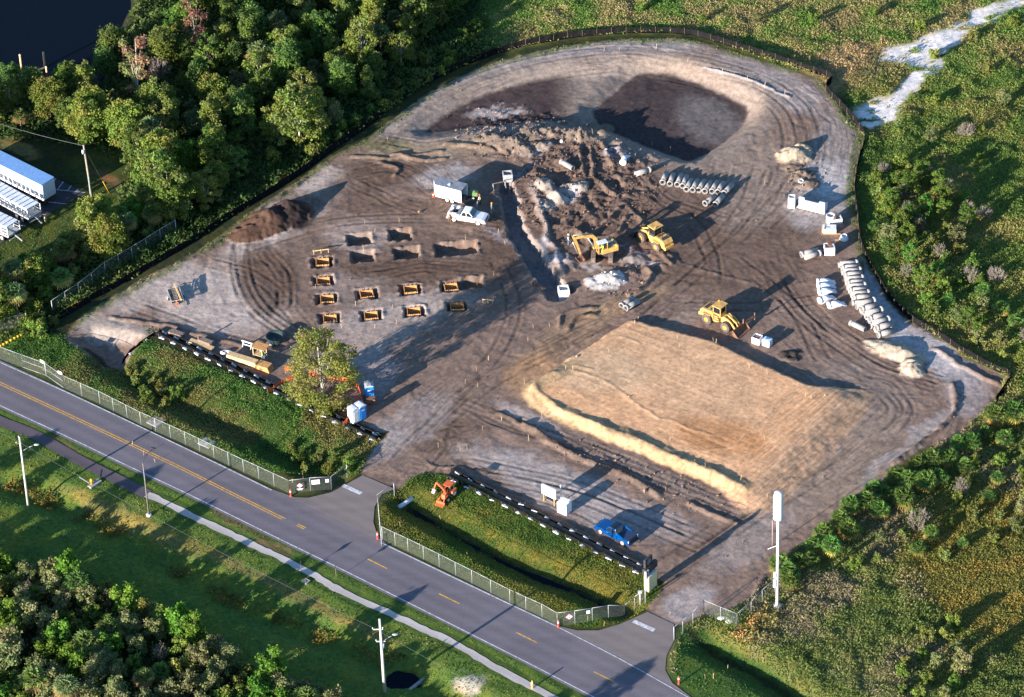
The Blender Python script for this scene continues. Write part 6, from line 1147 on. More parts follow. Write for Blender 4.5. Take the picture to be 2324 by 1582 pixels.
# utility trailer with ladders
zu = lambda x, y: (352 + .05339 * x, 619.5 + .05339 * y); o = thing('utility_trailer', 'small open steel trailer carrying ladders with an orange cone', 'trailer')
for s in (-1, 1): mb = MB(); mb.bar((0, s * .85, .75), (3.3, s * .85, .75), .09); mb.bar((0, s * .85, .45), (3.3, s * .85, .45), .07); mb.build('side_rail', [M_GALV], o); wheel(o, 1.5, s * 1.05, .33, .2, s, M_BLK, M_WHT, .7); mb = MB(); mb.box((1.5, s * 1.05, .72), (.9, .25, .05)); mb.build('fender', [M_GALV], o)
mb = MB(); mb.box((1.65, 0, .42), (3.3, 1.6, .05)); mb.build('deck', [M_DRK], o); mb = MB(); mb.bar((0, -.85, .75), (0, .85, .75), .08); mb.bar((3.3, -.85, .6), (3.3, .85, .6), .08); mb.bar((0, .0, .4), (-1.2, 0, .4), .1); mb.build('frame', [M_GALV], o)
place(o, (3.3, .85), (0, .85), zu(500, 700), zu(690, 1220), .6)
l = thing('ladder', 'grey ladder lying in the open steel trailer', 'ladder', (o.location[0], o.location[1], o.location[2]), o.rotation_euler[2]); mb = MB(); mb.bar((.1, .3, .6), (3.2, .25, 1.0), .08); mb.bar((.1, -.15, .6), (3.2, -.2, 1.0), .08); mb.build('stile', [M_WGR], l); mb = MB()
for k in range(10): mb.bar((.3 + k * .3, .28, .63 + k * .038), (.3 + k * .3, -.17, .63 + k * .038), .05)
mb.build('rung', [M_CONB], l)
l = thing('timber_beam', 'long tan beam lying on top of the open steel trailer', 'beam', (o.location[0], o.location[1], o.location[2]), o.rotation_euler[2]); mb = MB(); mb.bar((-.4, -.45, .95), (3.4, -.3, 1.15), .2); mb.build('beam', [M_LUM], l)
x, y, z = G(*zu(930, 1340)); c = MB(); c.box((0, 0, .02), (.4, .4, .04)); c.lathe((0, 0, 0), [(.17, .04), (.04, .75)], 14); o = c.build('traffic_cone', [M_ORN]); o.location = (x, y, z); tag(o, 'orange cone at the hitch of the small steel trailer', 'cone')
# bulk sacks
zb = lambda x, y: (1689.6 + .0485 * x, 732.2 + .0485 * y); br_ = ang(zb(870, 1100), zb(1260, 1230))
for a, lb in ((zb(590, 1000), 'white open-topped square bin left of its twin by the loader'), (zb(1060, 1120), 'white wrapped square pallet right of its twin by the loader')):
    x, y, z = G(*a); o = thing('bulk_bin', lb, 'bin', (x, y + .3, z), br_, 'white bins by the loader'); mb = MB()
    if 'open' in lb:
        for s in (-1, 1): mb.box((s * .55, 0, .55), (.06, 1.0, 1.0)); mb.box((0, s * .5, .55), (1.1, .06, 1.0))
        mb.build('wall', [M_WHT], o); mb = MB(); mb.box((0, 0, .8), (1.04, .94, .3)); mb.build('contents', [M_WGR], o)
    else: mb.box((0, 0, .55), (1.15, 1.0, 1.0)); mb.build('wrap', [M_WPL], o, bevel=.12); mb = MB(); mb.box((0, .1, 1.08), (.6, .3, .06), rz=.4); mb.build('flap', [M_BLP], o)
    mb = MB(); mb.box((0, 0, .04), (1.1, 1.0, .1)); mb.build('pallet', [M_WGR], o)
# rubble by the right driveway
for k, (px, py, lb) in enumerate(((1638, 1405, 'white rounded rubble lump beneath the crossing fence, left one'), (1656, 1412, 'white rounded rubble lump beneath the crossing fence, right one'))):
    x, y, z = G(px, py); mb = MB(); mb.sphere((0, 0, .15), (.6, .35, .25)); mb.sphere((.5, .1, .1), (.35, .3, .2)); o = mb.build('rubble', [M_CONW]); o.location = (x, y, z); tag(o, lb, 'rubble')
# ================================================================= PARKING LOT TRAILERS, DOCK
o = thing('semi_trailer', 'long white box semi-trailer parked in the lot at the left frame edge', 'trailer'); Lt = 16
mb = MB(); mb.box((-Lt / 2, 0, 2.5), (Lt, 2.5, 2.7)); mb.build('box', [M_WHT], o, bevel=.03); mb = MB(); mb.box((-Lt / 2, 0, 3.88), (Lt + .04, 2.54, .07)); mb.build('roof', [mat('sky_tinted_roof', (.17, .32, .58), .35)], o); mb = MB(); mb.box((.03, 0, 2.5), (.05, 2.3, 2.5)); mb.build('rear_door', [M_WPL], o)  # trailer roof: blue of the reflected sky is painted into its colour
mb = MB(); mb.box((-Lt / 2, 0, 1.0), (Lt, 1.0, .25)); mb.box((.05, 0, .75), (.12, 2.4, .12)); mb.build('chassis', [M_DRK], o)
for x in (-1.6, -2.9):
    for s in (-1, 1): wheel(o, x, s * 1.0, .5, .45, s)
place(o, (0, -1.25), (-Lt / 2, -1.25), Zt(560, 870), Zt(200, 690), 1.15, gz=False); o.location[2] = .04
def rack_trailer(label, a, b, L_):
    o = thing('flatbed_trailer', label, 'trailer'); mb = MB(); mb.box((-L_ / 2, 0, 1.15), (L_, 2.4, .25)); mb.build('deck', [M_GALV], o)
    for s in (-1, 1):
        mb = MB()
        for k in range(int(L_ / 1.2) + 1): mb.bar((-k * 1.2, s * 1.18, 1.2), (-k * 1.2, s * 1.18, 2.6), .12)
        for z in (1.6, 2.1, 2.6): mb.bar((0, s * 1.18, z), (-L_, s * 1.18, z), .09)
        mb.build('side_rack', [M_WHT], o)
        for x in (-1.4, -2.6): wheel(o, x, s * 1.0, .48, .4, s)
    mb = MB()
    for k in range(int(L_ / .9)): mb.box((-.5 - k * .9, 0, 2.72), (.7, 2.2, .16), rz=random.uniform(-.05, .05))
    mb.build('load', [M_WPL], o)
    mb = MB(); mb.bar((.1, -1.1, .6), (.1, 1.1, .6), .12); mb.bar((0, 0, 1.0), (1.5, 0, .5), .14); mb.build('tail_frame', [M_GALV], o); place(o, (0, -1.18), (-L_ / 2, -1.18), a, b, 1.2, gz=False); o.location[2] = .04; return o
rack_trailer('silver racked flatbed trailer parked next to the white box trailer', Zt(390, 1190), Zt(30, 990), 13); rack_trailer('silver racked flatbed trailer cut off at the lower corner of the lot', Zt(110, 1500), Zt(-250, 1330), 10)
for px, py, hh, lb in ((104, 505, 1.0, 'short round wooden bollard on the grass below the lot'), (102, 152, 2.6, 'thick pale mooring pile standing in the dark water'), (52, 178, 4.2, 'thin dark mooring pile left of the pale one'), (106, 163, .9, 'short pale stump right at the dock board')):
    x, y = W(px, py, -.7 if hh > 1 or 'stump' in lb else 0); b = MB(); b.lathe((0, 0, 0), [(.16, -1), (.16, hh), (.12, hh + .05)], 10); o = b.build('wooden_pile', [M_LUM if 'pale' in lb or 'bollard' in lb else M_DRK]); o.location = (x, y, -.7 if 'bollard' not in lb else 0); tag(o, lb, 'pile'); c = MB(); c.lathe((0, 0, 0), [(.17, hh - .12), (.17, hh)], 10, caps=False); c.build('cap_band', [M_WHT], o)
x0, y0 = W(104, 152, -.4); x1, y1 = W(74, 166, -.4); mb = MB(); mb.bar((x0, y0, -.4), (x1, y1, -.4), .35, .1); o = mb.build('dock_plank', [M_WGR]); tag(o, 'narrow grey dock plank reaching out from the bank', 'plank')
# ================================================================= VEGETATION
def leaf_mat():
    m = bpy.data.materials.new('foliage'); m.use_nodes = True; t = m.node_tree; L = t.links.new; N = t.nodes.new; b = t.nodes['Principled BSDF']; out = t.nodes['Material Output']
    b.inputs['Roughness'].default_value = .7; b.inputs['Specular IOR Level'].default_value = .2
    at = N('ShaderNodeAttribute'); at.attribute_name = 'Col'; oi = N('ShaderNodeObjectInfo'); hs = N('ShaderNodeHueSaturation'); L(at.outputs['Color'], hs.inputs['Color'])
    r1 = N('ShaderNodeMapRange'); r1.inputs[3].default_value = .47; r1.inputs[4].default_value = .525; L(oi.outputs['Random'], r1.inputs[0]); L(r1.outputs[0], hs.inputs['Hue'])
    mu = N('ShaderNodeMath'); mu.operation = 'MULTIPLY'; mu.inputs[1].default_value = 7.31; L(oi.outputs['Random'], mu.inputs[0]); fr_ = N('ShaderNodeMath'); fr_.operation = 'FRACT'; L(mu.outputs[0], fr_.inputs[0])
    r2 = N('ShaderNodeMapRange'); r2.inputs[3].default_value = .75; r2.inputs[4].default_value = 1.25; L(fr_.outputs[0], r2.inputs[0]); L(r2.outputs[0], hs.inputs['Value']); hs.inputs['Saturation'].default_value = 1.0
    L(hs.outputs[0], b.inputs['Base Color']); tr = N('ShaderNodeBsdfTranslucent'); L(hs.outputs[0], tr.inputs[0]); mx = N('ShaderNodeMixShader'); mx.inputs[0].default_value = .45; L(b.outputs[0], mx.inputs[1]); L(tr.outputs[0], mx.inputs[2]); L(mx.outputs[0], out.inputs['Surface']); return m
M_LEAF = leaf_mat(); M_BARK = mat('bark', (.12, .09, .07), .95, var=.25, scale=4); M_BARKP = mat('pale_bark', (.42, .38, .31), .9, var=.2, scale=4); M_TWIG = mat('grey_twigs', (.24, .2, .17), .95, var=.2)
def leaves(P, Nn, size, col, asp=1.0):
    """kite shaped leaf clumps at points P facing Nn"""
    n = len(P); r = rng.normal(size=(n, 3)); a = np.cross(Nn, r); a /= np.linalg.norm(a, axis=1)[:, None] + 1e-9; b = np.cross(Nn, a); s = (size * rng.uniform(.6, 1.35, n))[:, None]
    V = np.stack([P - b * s * asp * .5, P + a * s * .42, P + b * s * asp * .6, P - a * s * .42 + b * s * .1], 1).reshape(-1, 3); return V, np.arange(4 * n).reshape(-1, 4), np.repeat(col, 4, axis=0)
def limbs(mb, top, lobes, r0, mi=0):
    mb.bar((0, 0, -.15), (0, 0, top * .45), r0 * 2, n=7, w2=r0 * 1.4, mi=mi); mb.bar((0, 0, top * .42), (lobes[0][0] * .4, lobes[0][1] * .4, lobes[0][2]), r0 * 1.4, n=6, w2=r0 * .5, mi=mi)
    for i, l in enumerate(lobes[1:12]):
        h = top * (.2 + .3 * ((i * 7) % 5) / 5); mid = (l[0] * .5, l[1] * .5, (h + l[2]) / 2 + .2); mb.bar((0, 0, h), mid, r0 * .8, n=5, w2=r0 * .5, mi=mi); mb.bar(mid, (l[0] * .95, l[1] * .95, l[2]), r0 * .5, n=5, w2=r0 * .15, mi=mi)
def tree(name, rad, hgt, nl, per, leaf, cols, base=.3, squash=.8, bark=None, spread=.62, flat=0., lr=.36, r0=None):
    o = thing(name, '', 'tree'); lobes = []
    for i in range(nl):
        u = rng.random(); t = i * 2.39996 + rng.random() * .5; z = base + (1 - base) * (i + .5) / nl; rr = rad * spread * math.sqrt(max(.05, 1 - ((z - base) / (1 - base) * 1.02 - .35) ** 2 * 1.6)) * rng.uniform(.55, 1.1)
        lobes.append((rr * math.cos(t), rr * math.sin(t), z * hgt - rad * lr * .4, rad * lr * rng.uniform(.6, 1.15)))
    P, Nn, Cc = [], [], []
    for x, y, z, r in lobes:
        n = int(per * (r / (rad * lr)) ** 2); d = rng.normal(size=(n, 3)); d /= np.linalg.norm(d, axis=1)[:, None]; q = rng.uniform(.2, 1.0, n) ** .55 * rng.choice([1, 1, 1, 1.18], n); bump = 1 + .6 * (vnoise(d[:, 0] * 2.2 + x * 3 + 50, d[:, 1] * 2.2 + d[:, 2] * 2 + y * 3 + 50) - .5) * 2
        p = d * (r * q * bump)[:, None]; p[:, 2] *= squash; P.append(p + (x, y, z)); nn = d * .8 + rng.normal(size=(n, 3)) * .75; nn[:, 2] += .15; nn /= np.linalg.norm(nn, axis=1)[:, None]; Nn.append(nn)
        c0 = np.array(cols[rng.integers(len(cols))]); c1 = np.array(cols[rng.integers(len(cols))]); k = rng.random((n, 1)) * .5; Cc.append((c0 * (1 - k) + c1 * k) * rng.uniform(.7, 1.3, (n, 1)))
    P, Nn, Cc = np.vstack(P), np.vstack(Nn), np.vstack(Cc); k = P[:, 2] > .15; V, Fq, c = leaves(P[k], Nn[k], leaf, Cc[k]); link('crown', mesh_np('crown', V, Fq, [M_LEAF], c), o)
    mb = MB(); limbs(mb, hgt * .8, sorted(lobes, key=lambda l: -l[2]), r0 or rad * .045); mb.build('trunk', [bark or M_BARK], o); return o
def palm(name, h, nf, L, cols, skirt=0):
    o = thing(name, '', 'palm'); V, Fq, Cc = [], [], []; b = 0
    for i in range(nf):
        az = i * 2.39996; el = R(85) - R(115) * ((i + .5) / nf) ** .9; Ls = L * rng.uniform(.8, 1.1); d = np.array([math.cos(az) * math.cos(el), math.sin(az) * math.cos(el), math.sin(el)]); side = np.array([-math.sin(az), math.cos(az), 0]); up = np.cross(side, d) * -1
        c = np.array((0, 0, h)) + d * Ls * .45; cc = np.array(cols[0 if i < nf * .55 else (1 if i < nf * (1 - .35 * skirt) else -1)]) * rng.uniform(.75, 1.25)
        for k in range(9):
            a = R(-80 + 20 * k); e = d * math.cos(a) + side * math.sin(a); tip = c + e * Ls * .62 * (1 - .15 * abs(k - 4) / 4) - np.array((0, 0, .13 * Ls + rng.uniform(0, .1))); m = c + e * Ls * .34; w_ = np.cross(e, up) * .055 * Ls + up * rng.uniform(-.03, .03) * Ls
            V += [c, m + w_, tip, m - w_]; Fq.append((b, b + 1, b + 2, b + 3)); b += 4; Cc += [cc * rng.uniform(.8, 1.25)] * 4
    link('crown', mesh_np('crown', np.array(V), np.array(Fq), [M_LEAF], np.array(Cc)), o); mb = MB(); mb.bar((0, 0, -.1), (0, 0, h), .34, n=8, w2=.26); mb.build('trunk', [M_BARK], o)
    mb = MB(); mb.sphere((0, 0, h - .15), (.3, .3, .4)); mb.build('bud', [M_BARK], o); return o
def bare(name, rad, h, n, m, cols=None):
    o = thing(name, '', 'shrub'); mb = MB()
    for i in range(n):
        t = rng.random() * 6.28; e = rng.uniform(.25, 1.3); L_ = rad * rng.uniform(.6, 1.15); p = np.array((0, 0, .1)); q = p + np.array((math.cos(t) * math.cos(e) * L_ * .55, math.sin(t) * math.cos(e) * L_ * .55, math.sin(e) * h * .6)); mb.bar(p, q, .09, n=3, w2=.06)
        for k in range(5):
            a = t + rng.uniform(-1, 1); f = q + np.array((math.cos(a) * L_ * .4, math.sin(a) * L_ * .4, rng.uniform(-.05, .5) * h)); mb.bar(q, f, .06, n=3, w2=.03)
            for j in range(2): a2 = a + rng.uniform(-1.2, 1.2); g = (q + f) / 2 + np.array((math.cos(a2) * L_ * .25, math.sin(a2) * L_ * .25, rng.uniform(0, .4) * h)); mb.bar((q + f) / 2, g, .04, n=3, w2=.02)
    mb.build('branches', [m], o)
    if cols:
        P = np.column_stack([rng.normal(size=(160,)) * rad * .5, rng.normal(size=(160,)) * rad * .5, rng.uniform(.3, 1, 160) * h]); nn = rng.normal(size=(160, 3)); nn /= np.linalg.norm(nn, axis=1)[:, None]; V, Fq, c = leaves(P, nn, .2, np.array(cols)[rng.integers(len(cols), size=160)]); link('sparse_leaves', mesh_np('sparse_leaves', V, Fq, [M_LEAF], c), o)
    return o
g1, g2, g3, g4, g5 = (.17, .235, .04), (.135, .21, .038), (.24, .25, .055), (.105, .17, .045), (.2, .24, .07)
gg, gs, gb = (.18, .225, .08), (.24, .25, .1), (.22, .22, .1)
PT = {'broad': [tree('broadleaf_tree', 3.0, 7.0, 24, 380, .25, [g1, g2, g3], lr=.3), tree('broadleaf_tree', 2.7, 6.6, 16, 460, .27, [g2, g4, g1], .35, lr=.38), tree('broadleaf_tree', 3.4, 7.6, 34, 300, .25, [g3, g1, g5], .2, .7, M_BARKP, .75, lr=.24), tree('broadleaf_tree', 2.2, 7.8, 20, 380, .26, [g1, g5], .15, .95, lr=.34)],
      'dark': [tree('evergreen_tree', 2.8, 7.2, 22, 380, .25, [g4, g2, g4], .25, lr=.32), tree('evergreen_tree', 2.3, 6.2, 30, 250, .25, [g2, g4], .15, .7, None, .75, lr=.26)],
      'shrub': [tree('leafy_shrub', 1.5, 2.4, 9, 190, .24, [g1, g3, g2], .12, .9), tree('leafy_shrub', 1.3, 2.0, 8, 190, .24, [g5, g1, g3], .1, .9), tree('leafy_shrub', 1.7, 2.8, 11, 190, .25, [g2, g1], .12, .85)],
      'grey': [tree('grey_green_shrub', 1.7, 3.4, 11, 190, .24, [gg, gs, g5], .2, .8, M_TWIG), tree('grey_green_shrub', 1.9, 3.8, 12, 190, .25, [gs, gg, gb], .25, .8, M_TWIG), tree('grey_green_shrub', 1.5, 3.0, 9, 200, .24, [gg, g3, gb], .2, .85, M_TWIG)],
      'bright': [tree('bright_green_tree', 1.9, 4.4, 10, 260, .3, [(.13, .25, .03), (.1, .2, .03)], .2, .8)],
      'pine': [tree('young_pine', 1.6, 4.6, 14, 230, .2, [(.1, .19, .03), (.13, .21, .04)], .3, .9, None, .7, lr=.3)],
      'palm': [palm('cabbage_palm', 4.2, 46, 1.7, [(.17, .23, .09), (.16, .2, .07), (.36, .27, .1)], 1), palm('cabbage_palm', 2.6, 44, 1.8, [(.15, .23, .06), (.17, .22, .06), (.35, .26, .09)], 1)],
      'fan': [palm('low_fan_palm', 1.3, 40, 1.75, [(.13, .23, .05), (.15, .23, .05), (.38, .28, .07)], .7), palm('low_fan_palm', .9, 34, 1.5, [(.12, .21, .045), (.14, .21, .05), (.34, .25, .07)], .5)],
      'bare': [bare('bare_shrub', 1.5, 2.2, 26, M_TWIG), bare('bare_shrub', 1.2, 2.4, 20, M_TWIG, [gs, gg])],
      'pink': [tree('dying_tree', 2.0, 8.0, 12, 120, .26, [(.3, .16, .1), (.22, .14, .08), g5], .3, .8, M_BARKP)]}
USED = set()
def plant(kind, x, y, label, cat, group, s=1.0, z=None):
    pr = PT[kind][int(rng.integers(len(PT[kind])))]; z = HZ(x, y) if z is None else z
    if pr.name not in USED: USED.add(pr.name); o = pr
    else: o = dup(pr, (0, 0, 0))
    o.location = (x, y, z - .05); o.rotation_euler = (0, 0, rng.uniform(0, 6.28)); o.scale = (s * rng.uniform(.9, 1.12), s * rng.uniform(.9, 1.12), s * rng.uniform(.88, 1.12)); return tag(o, label, cat, group)
KL = {'broad': ('tall broad-crowned green tree', 'tree'), 'dark': ('dark dense evergreen tree', 'tree'), 'shrub': ('rounded leafy green shrub', 'shrub'), 'grey': ('grey-green twiggy shrub', 'shrub'), 'bright': ('bright fresh green small tree', 'tree'), 'pine': ('young bright green pine', 'pine tree'), 'palm': ('shaggy cabbage palm with drooping dead fronds', 'palm'), 'fan': ('low fan palm with yellowed lower fronds', 'palm'), 'bare': ('leafless grey-brown bush', 'bare bush'), 'pink': ('dying tree with pinkish brown leaves', 'tree')}
def scatter(poly, dmin, kinds, wts, where, smin, smax, tries=9000, cap=999, names=None):
    P = WP(poly); x0, y0 = P.min(0); x1, y1 = P.max(0); pts = []; c = rng.uniform((x0, y0), (x1, y1), (tries, 2)); c = c[inpoly(c[:, 0], c[:, 1], P)]
    for x, y in c:
        if len(pts) >= cap: break
        if all((x - a) ** 2 + (y - b) ** 2 > dmin * dmin for a, b in pts): pts.append((x, y))
    for x, y in pts:
        k = kinds[int(rng.choice(len(kinds), p=np.array(wts) / sum(wts)))]; lb, ct = KL[k]; wh = where(x, y) if callable(where) else where; plant(k, x, y, '%s %s' % (lb, wh), ct, '%ss %s' % (ct, wh), rng.uniform(smin, smax))
    return pts
def w_nw(x, y):
    px, py = PX(x, y)
    if px < 330: return 'in the wood between pond and parking lot'
    if py < 110: return 'in the wood along the top edge'
    if px > 640: return 'in the wood bordering the basin silt fence'
    return 'in the middle of the north-west wood'
scatter([(-60, 268), (60, 262), (150, 268), (240, 250), (330, 150), (400, 60), (420, -40), (700, -60), (1010, -60), (1050, 20), (1000, 80), (900, 165), (800, 260), (700, 335), (600, 395), (500, 450), (420, 505), (350, 470), (330, 410), (290, 345), (190, 325), (60, 300), (-60, 300)], 3.5, ['broad', 'dark', 'palm', 'grey', 'shrub', 'bright'], [.5, .2, .1, .08, .08, .04], w_nw, .62, 1.25)
scatter([(350, 130), (420, 60), (500, 90), (430, 200), (340, 260), (280, 210)], 6, ['pink', 'pine', 'bare'], [.4, .4, .2], 'among the tall trees near the pond', 1.1, 1.5, cap=5)
scatter([(240, 70), (290, 120), (250, 190), (180, 250), (20, 262), (20, 225), (170, 215), (232, 170)], 3.2, ['broad', 'dark', 'grey'], [.6, .2, .2], 'on the bank of the dark pond', .65, .95)
w2 = 'in the thicket between lot and north-west fence'
scatter([(-60, 670), (120, 590), (250, 525), (335, 470), (400, 500), (300, 570), (180, 640), (110, 690), (90, 730), (-60, 745)], 2.6, ['shrub', 'broad', 'palm', 'bright'], [.55, .22, .15, .08], w2, .85, 1.15)
for px, py, k, s in ((390, 500, 'broad', 1.1), (330, 470, 'palm', 1.1), (90, 760, 'shrub', 1.1), (320, 395, 'broad', 1.0)): x, y, z = G(px, py); plant(k, x, y, KL[k][0] + ' ' + w2, KL[k][1], KL[k][1] + 's ' + w2, s)
w3 = lambda x, y: 'in the scrub at the lower left corner' if PX(x, y)[0] < 330 else 'in the scrub below the southern swale'
scatter([(-160, 1300), (60, 1295), (170, 1320), (260, 1360), (380, 1425), (480, 1480), (600, 1530), (720, 1590), (830, 1680), (860, 1760), (-160, 1760)], 2.3, ['grey', 'shrub', 'fan', 'palm', 'bright', 'bare'], [.5, .2, .05, .07, .14, .04], w3, .85, 1.2)
scatter([(-160, 1260), (60, 1270), (200, 1330), (100, 1360), (-160, 1350)], 3.0, ['fan', 'grey', 'shrub'], [.5, .3, .2], w3, .6, .85)
for px, py, s in ((1030, 1750, 1.0), (1085, 1775, 1.1), (1165, 1760, .9), (930, 1760, 1.0), (-190, 1240, 1.0), (-250, 1200, 1.1), (-210, 1330, 1.0)): x, y = W(px, py); plant('palm' if px < 1100 else 'grey', x, y, 'plant rooted just outside the frame whose shadow reaches the verge', 'tree', 'plants just outside the lower left frame', s, z=0)
wp = 'in the palm row along the south-east edge'
for px, py in ((2260, 955), (2235, 990), (2205, 1010), (2175, 1010), (2150, 1045), (2115, 1050), (2080, 1060), (2060, 1095), (2035, 1085), (2100, 1100), (2010, 1125), (1985, 1120), (1965, 1150), (1995, 1165), (1930, 1160), (1905, 1190), (1925, 1210), (1870, 1215), (1885, 1250), (1845, 1240), (1835, 1275), (1810, 1275), (1790, 1300), (1770, 1285), (1795, 1325), (2190, 1060), (2280, 1000), (2300, 950), (2050, 1140), (2130, 1090)):
    x, y, z = G(px, py + 6); plant('fan', x, y, KL['fan'][0] + ' ' + wp, 'palm', 'fan palms ' + wp, rng.uniform(.8, 1.15), z)
we = 'in the scrub east of the silt fence'
scatter([(1985, 400), (2050, 370), (2130, 420), (2200, 480), (2190, 560), (2240, 680), (2330, 760), (2330, 850), (2250, 800), (2130, 735), (2040, 640), (1990, 560), (1975, 480)], 2.7, ['shrub', 'pine', 'grey', 'bare', 'fan'], [.36, .2, .24, .08, .12], we, .6, .95)
for k, (px, py) in enumerate(((2090, 415), (2130, 435), (2060, 445), (2140, 480), (2100, 500), (2020, 480), (2060, 520))): x, y, z = G(px, py); plant('pine', x, y, KL['pine'][0] + ' in the pine clump beside the silt fence', 'pine tree', 'pines in the clump beside the silt fence', .85, z)
for px, py, lb in ((2105, 405, 'by the pine clump'), (2055, 450, 'at the left side of the pine clump'), (2085, 520, 'below the pine clump'), (2130, 585, 'above the pipe stack bend'), (2230, 495, 'right of the pine clump'), (2200, 640, 'beside the thick pipes, farther out'), (2260, 640, 'farthest right above the corner'), (2085, 1200, 'largest one by the palm row'), (2180, 1120, 'small one behind the palm row'), (2190, 310, 'alone in the upper green field')):
    x, y, z = G(px, py); plant('bare', x, y, 'leafless grey-brown bush ' + lb, 'bare bush', None, 1.3 if 'largest' in lb else .95, z)
scatter([(2200, 1020), (2330, 960), (2330, 1200), (2180, 1260), (2000, 1290), (1900, 1310), (2000, 1230), (2130, 1140)], 3.2, ['shrub', 'fan', 'grey'], [.5, .3, .2], 'in the green scrub behind the palm row', .5, .8)
scatter([(2080, 1440), (2180, 1420), (2200, 1520), (2130, 1600), (2060, 1600), (2030, 1540)], 2.2, ['shrub', 'grey'], [.6, .4], 'in the round thicket at the lower right', .6, .85, cap=14)
scatter([(290, 830), (360, 860), (420, 905), (380, 925), (330, 905), (285, 870)], 2.0, ['shrub'], [1], 'in the bushy patch at the head of the left ditch', .6, .85)
scatter([(660, 1010), (740, 1020), (800, 1060), (760, 1085), (690, 1070)], 2.2, ['shrub', 'bright'], [.8, .2], 'at the east end of the left ditch', .55, .8, cap=7)
scatter([(1090, 60), (1060, 130), (980, 190), (900, 235), (820, 290), (760, 330), (720, 340), (900, 190), (1010, 110)], 2.3, ['shrub', 'broad', 'grey'], [.75, .1, .15], 'in the green fringe outside the basin silt fence', .55, .9)
scatter([(60, 700), (110, 715), (130, 740), (100, 765), (40, 750)], 2.0, ['shrub'], [1], 'by the yellow floating boom', .7, .9)
scatter([(2090, 60), (2300, 60), (2320, 380), (2200, 480), (2050, 360), (2120, 250)], 7, ['shrub', 'grey'], [.7, .3], 'in the upper right field', .5, .8)
scatter([(1300, -60), (2100, -60), (2080, 20), (1850, 60), (1400, 50)], 8, ['shrub', 'grey'], [.6, .4], 'in the tawny field along the top', .4, .7)
# the single large tree on the site
big = tree('solitary_tree', 6.2, 10.4, 54, 370, .24, [(.2, .235, .05), (.16, .22, .045), (.24, .25, .07)], .1, .75, M_BARKP, .74, lr=.2, r0=.2); x, y, z = G(733, 908); big.location = (x, y, z); tag(big, 'large pale-trunked yellow-green tree standing alone by the portable toilets', 'tree')
for k, (px, py) in enumerate(((695, 925), (750, 942), (770, 930), (660, 905))): x, y, z = G(px, py); plant('shrub', x, y, 'low green bush at the foot of the large solitary tree', 'shrub', 'bushes under the solitary tree', .55, z)
unused = [p for v in PT.values() for p in v if p.name not in USED]
for p in unused:
    for c in list(p.children): bpy.data.objects.remove(c)
    bpy.data.objects.remove(p)

# ---- ground cover: uncountable grass, weeds and brush
def cover(name, mask, dens, hfun, size, palette, asp=1.4, tilt=.9, label=None):
    m = mask.ravel().astype(np.float64); m[m < .02] = 0; n = int(m.sum() * STEP * STEP * dens); idx = rng.choice(len(m), n, p=m / m.sum()); x = GX.ravel()[idx] + rng.uniform(0, STEP, n); y = GY.ravel()[idx] + rng.uniform(0, STEP, n)
    hh = hfun(x, y); t = rng.random(n) ** .6; z = HZV(x, y) + hh * t; k1 = fbm(x * .16, y * .16, 4, 3); k2 = fbm(x * .7, y * .7, 3, 30); s = np.clip((k1 - .5) * 3.2 + (k2 - .5) * 1.1 + .5 + rng.normal(0, .08, n), 0, .999) * (len(palette) - 1); i = s.astype(int); f = (s - i)[:, None]; pal = np.array(palette)
    col = 1.65 * (pal[i] * (1 - f) + pal[np.minimum(i + 1, len(pal) - 1)] * f) * rng.uniform(.86, 1.14, (n, 1)); nn = rng.normal(size=(n, 3)); nn[:, 2] = np.abs(nn[:, 2]) * .7 + .45 * tilt; nn /= np.linalg.norm(nn, axis=1)[:, None]
    V, Fq, c = leaves(np.column_stack([x, y, z]), nn, size, col, asp); o = link(name, mesh_np(name, V, Fq, [M_LEAF], c)); return tag(o, label, kind='stuff')
def pm(pts, soft=.6): return sst(-soft, soft, sdist(GX, GY, WP(pts)))
free = (1 - flat) * (1 - SITE) * (1 - (swt > -1)); road_free = 1 - sst(-1.6, -1.2, sdist(GX, GY, RP))
white = np.clip((C[..., 2] - .16) * 7, 0, 1)
mFT = pm(P_FT) * free * (1 - white); mFR = pm(P_FR) * free * (1 - pm([(1540, 1430), (1600, 1425), (1740, 1500), (1900, 1620), (1500, 1620)], 1.0)) * (1 - white * .8)
hum = lambda a, b, f=.3, s_=2: (lambda x, y: a + b * sst(.35, .7, fbm(x * f, y * f, 4, s_)))
strw = np.clip(blob(1920, 150, 140, 65, -15), 0, 1)
in_ft = mFT * (1 - strw)
top = sst(230, 60, V_) if False else 1 - sst(40, 260, V_)
cover('tawny_weeds', in_ft * top * (U > 1080), 60, hum(.12, .4), .155, [(.1, .15, .03), (.15, .17, .045), (.21, .18, .07), (.22, .16, .08)], asp=2.3, label='tawny and green weeds in the field above the basin')
cover('green_scrub', in_ft * (1 - top), 62, hum(.12, .6), .155, [(.075, .125, .028), (.1, .155, .033), (.14, .17, .04), (.18, .175, .055)], asp=2.3, label='green scrub in the field east of the silt fence')
cover('straw_tufts', strw * mFT, 30, hum(.1, .4, .6), .2, [(.34, .26, .12), (.25, .2, .09), (.15, .15, .05)], label='straw coloured tufts beside the white sand track')
fr1 = blob(2260, 1290, 240, 210, 0); fr2 = blob(1960, 1430, 200, 130, 20)
cover('olive_marsh_grass', mFR * (1 - fr2) * fr1, 62, hum(.08, .22, .35), .14, [(.12, .13, .03), (.17, .15, .03), (.21, .17, .035), (.14, .14, .03)], asp=2.2, label='olive marsh grass at the right edge')
cover('mixed_brush', mFR * (1 - fr1 * (1 - fr2)), 58, hum(.12, .45, .45), .155, [(.08, .12, .03), (.12, .15, .045), (.15, .16, .06), (.18, .16, .09)], asp=2.1, label='grey-green and tan brush below the palm row')
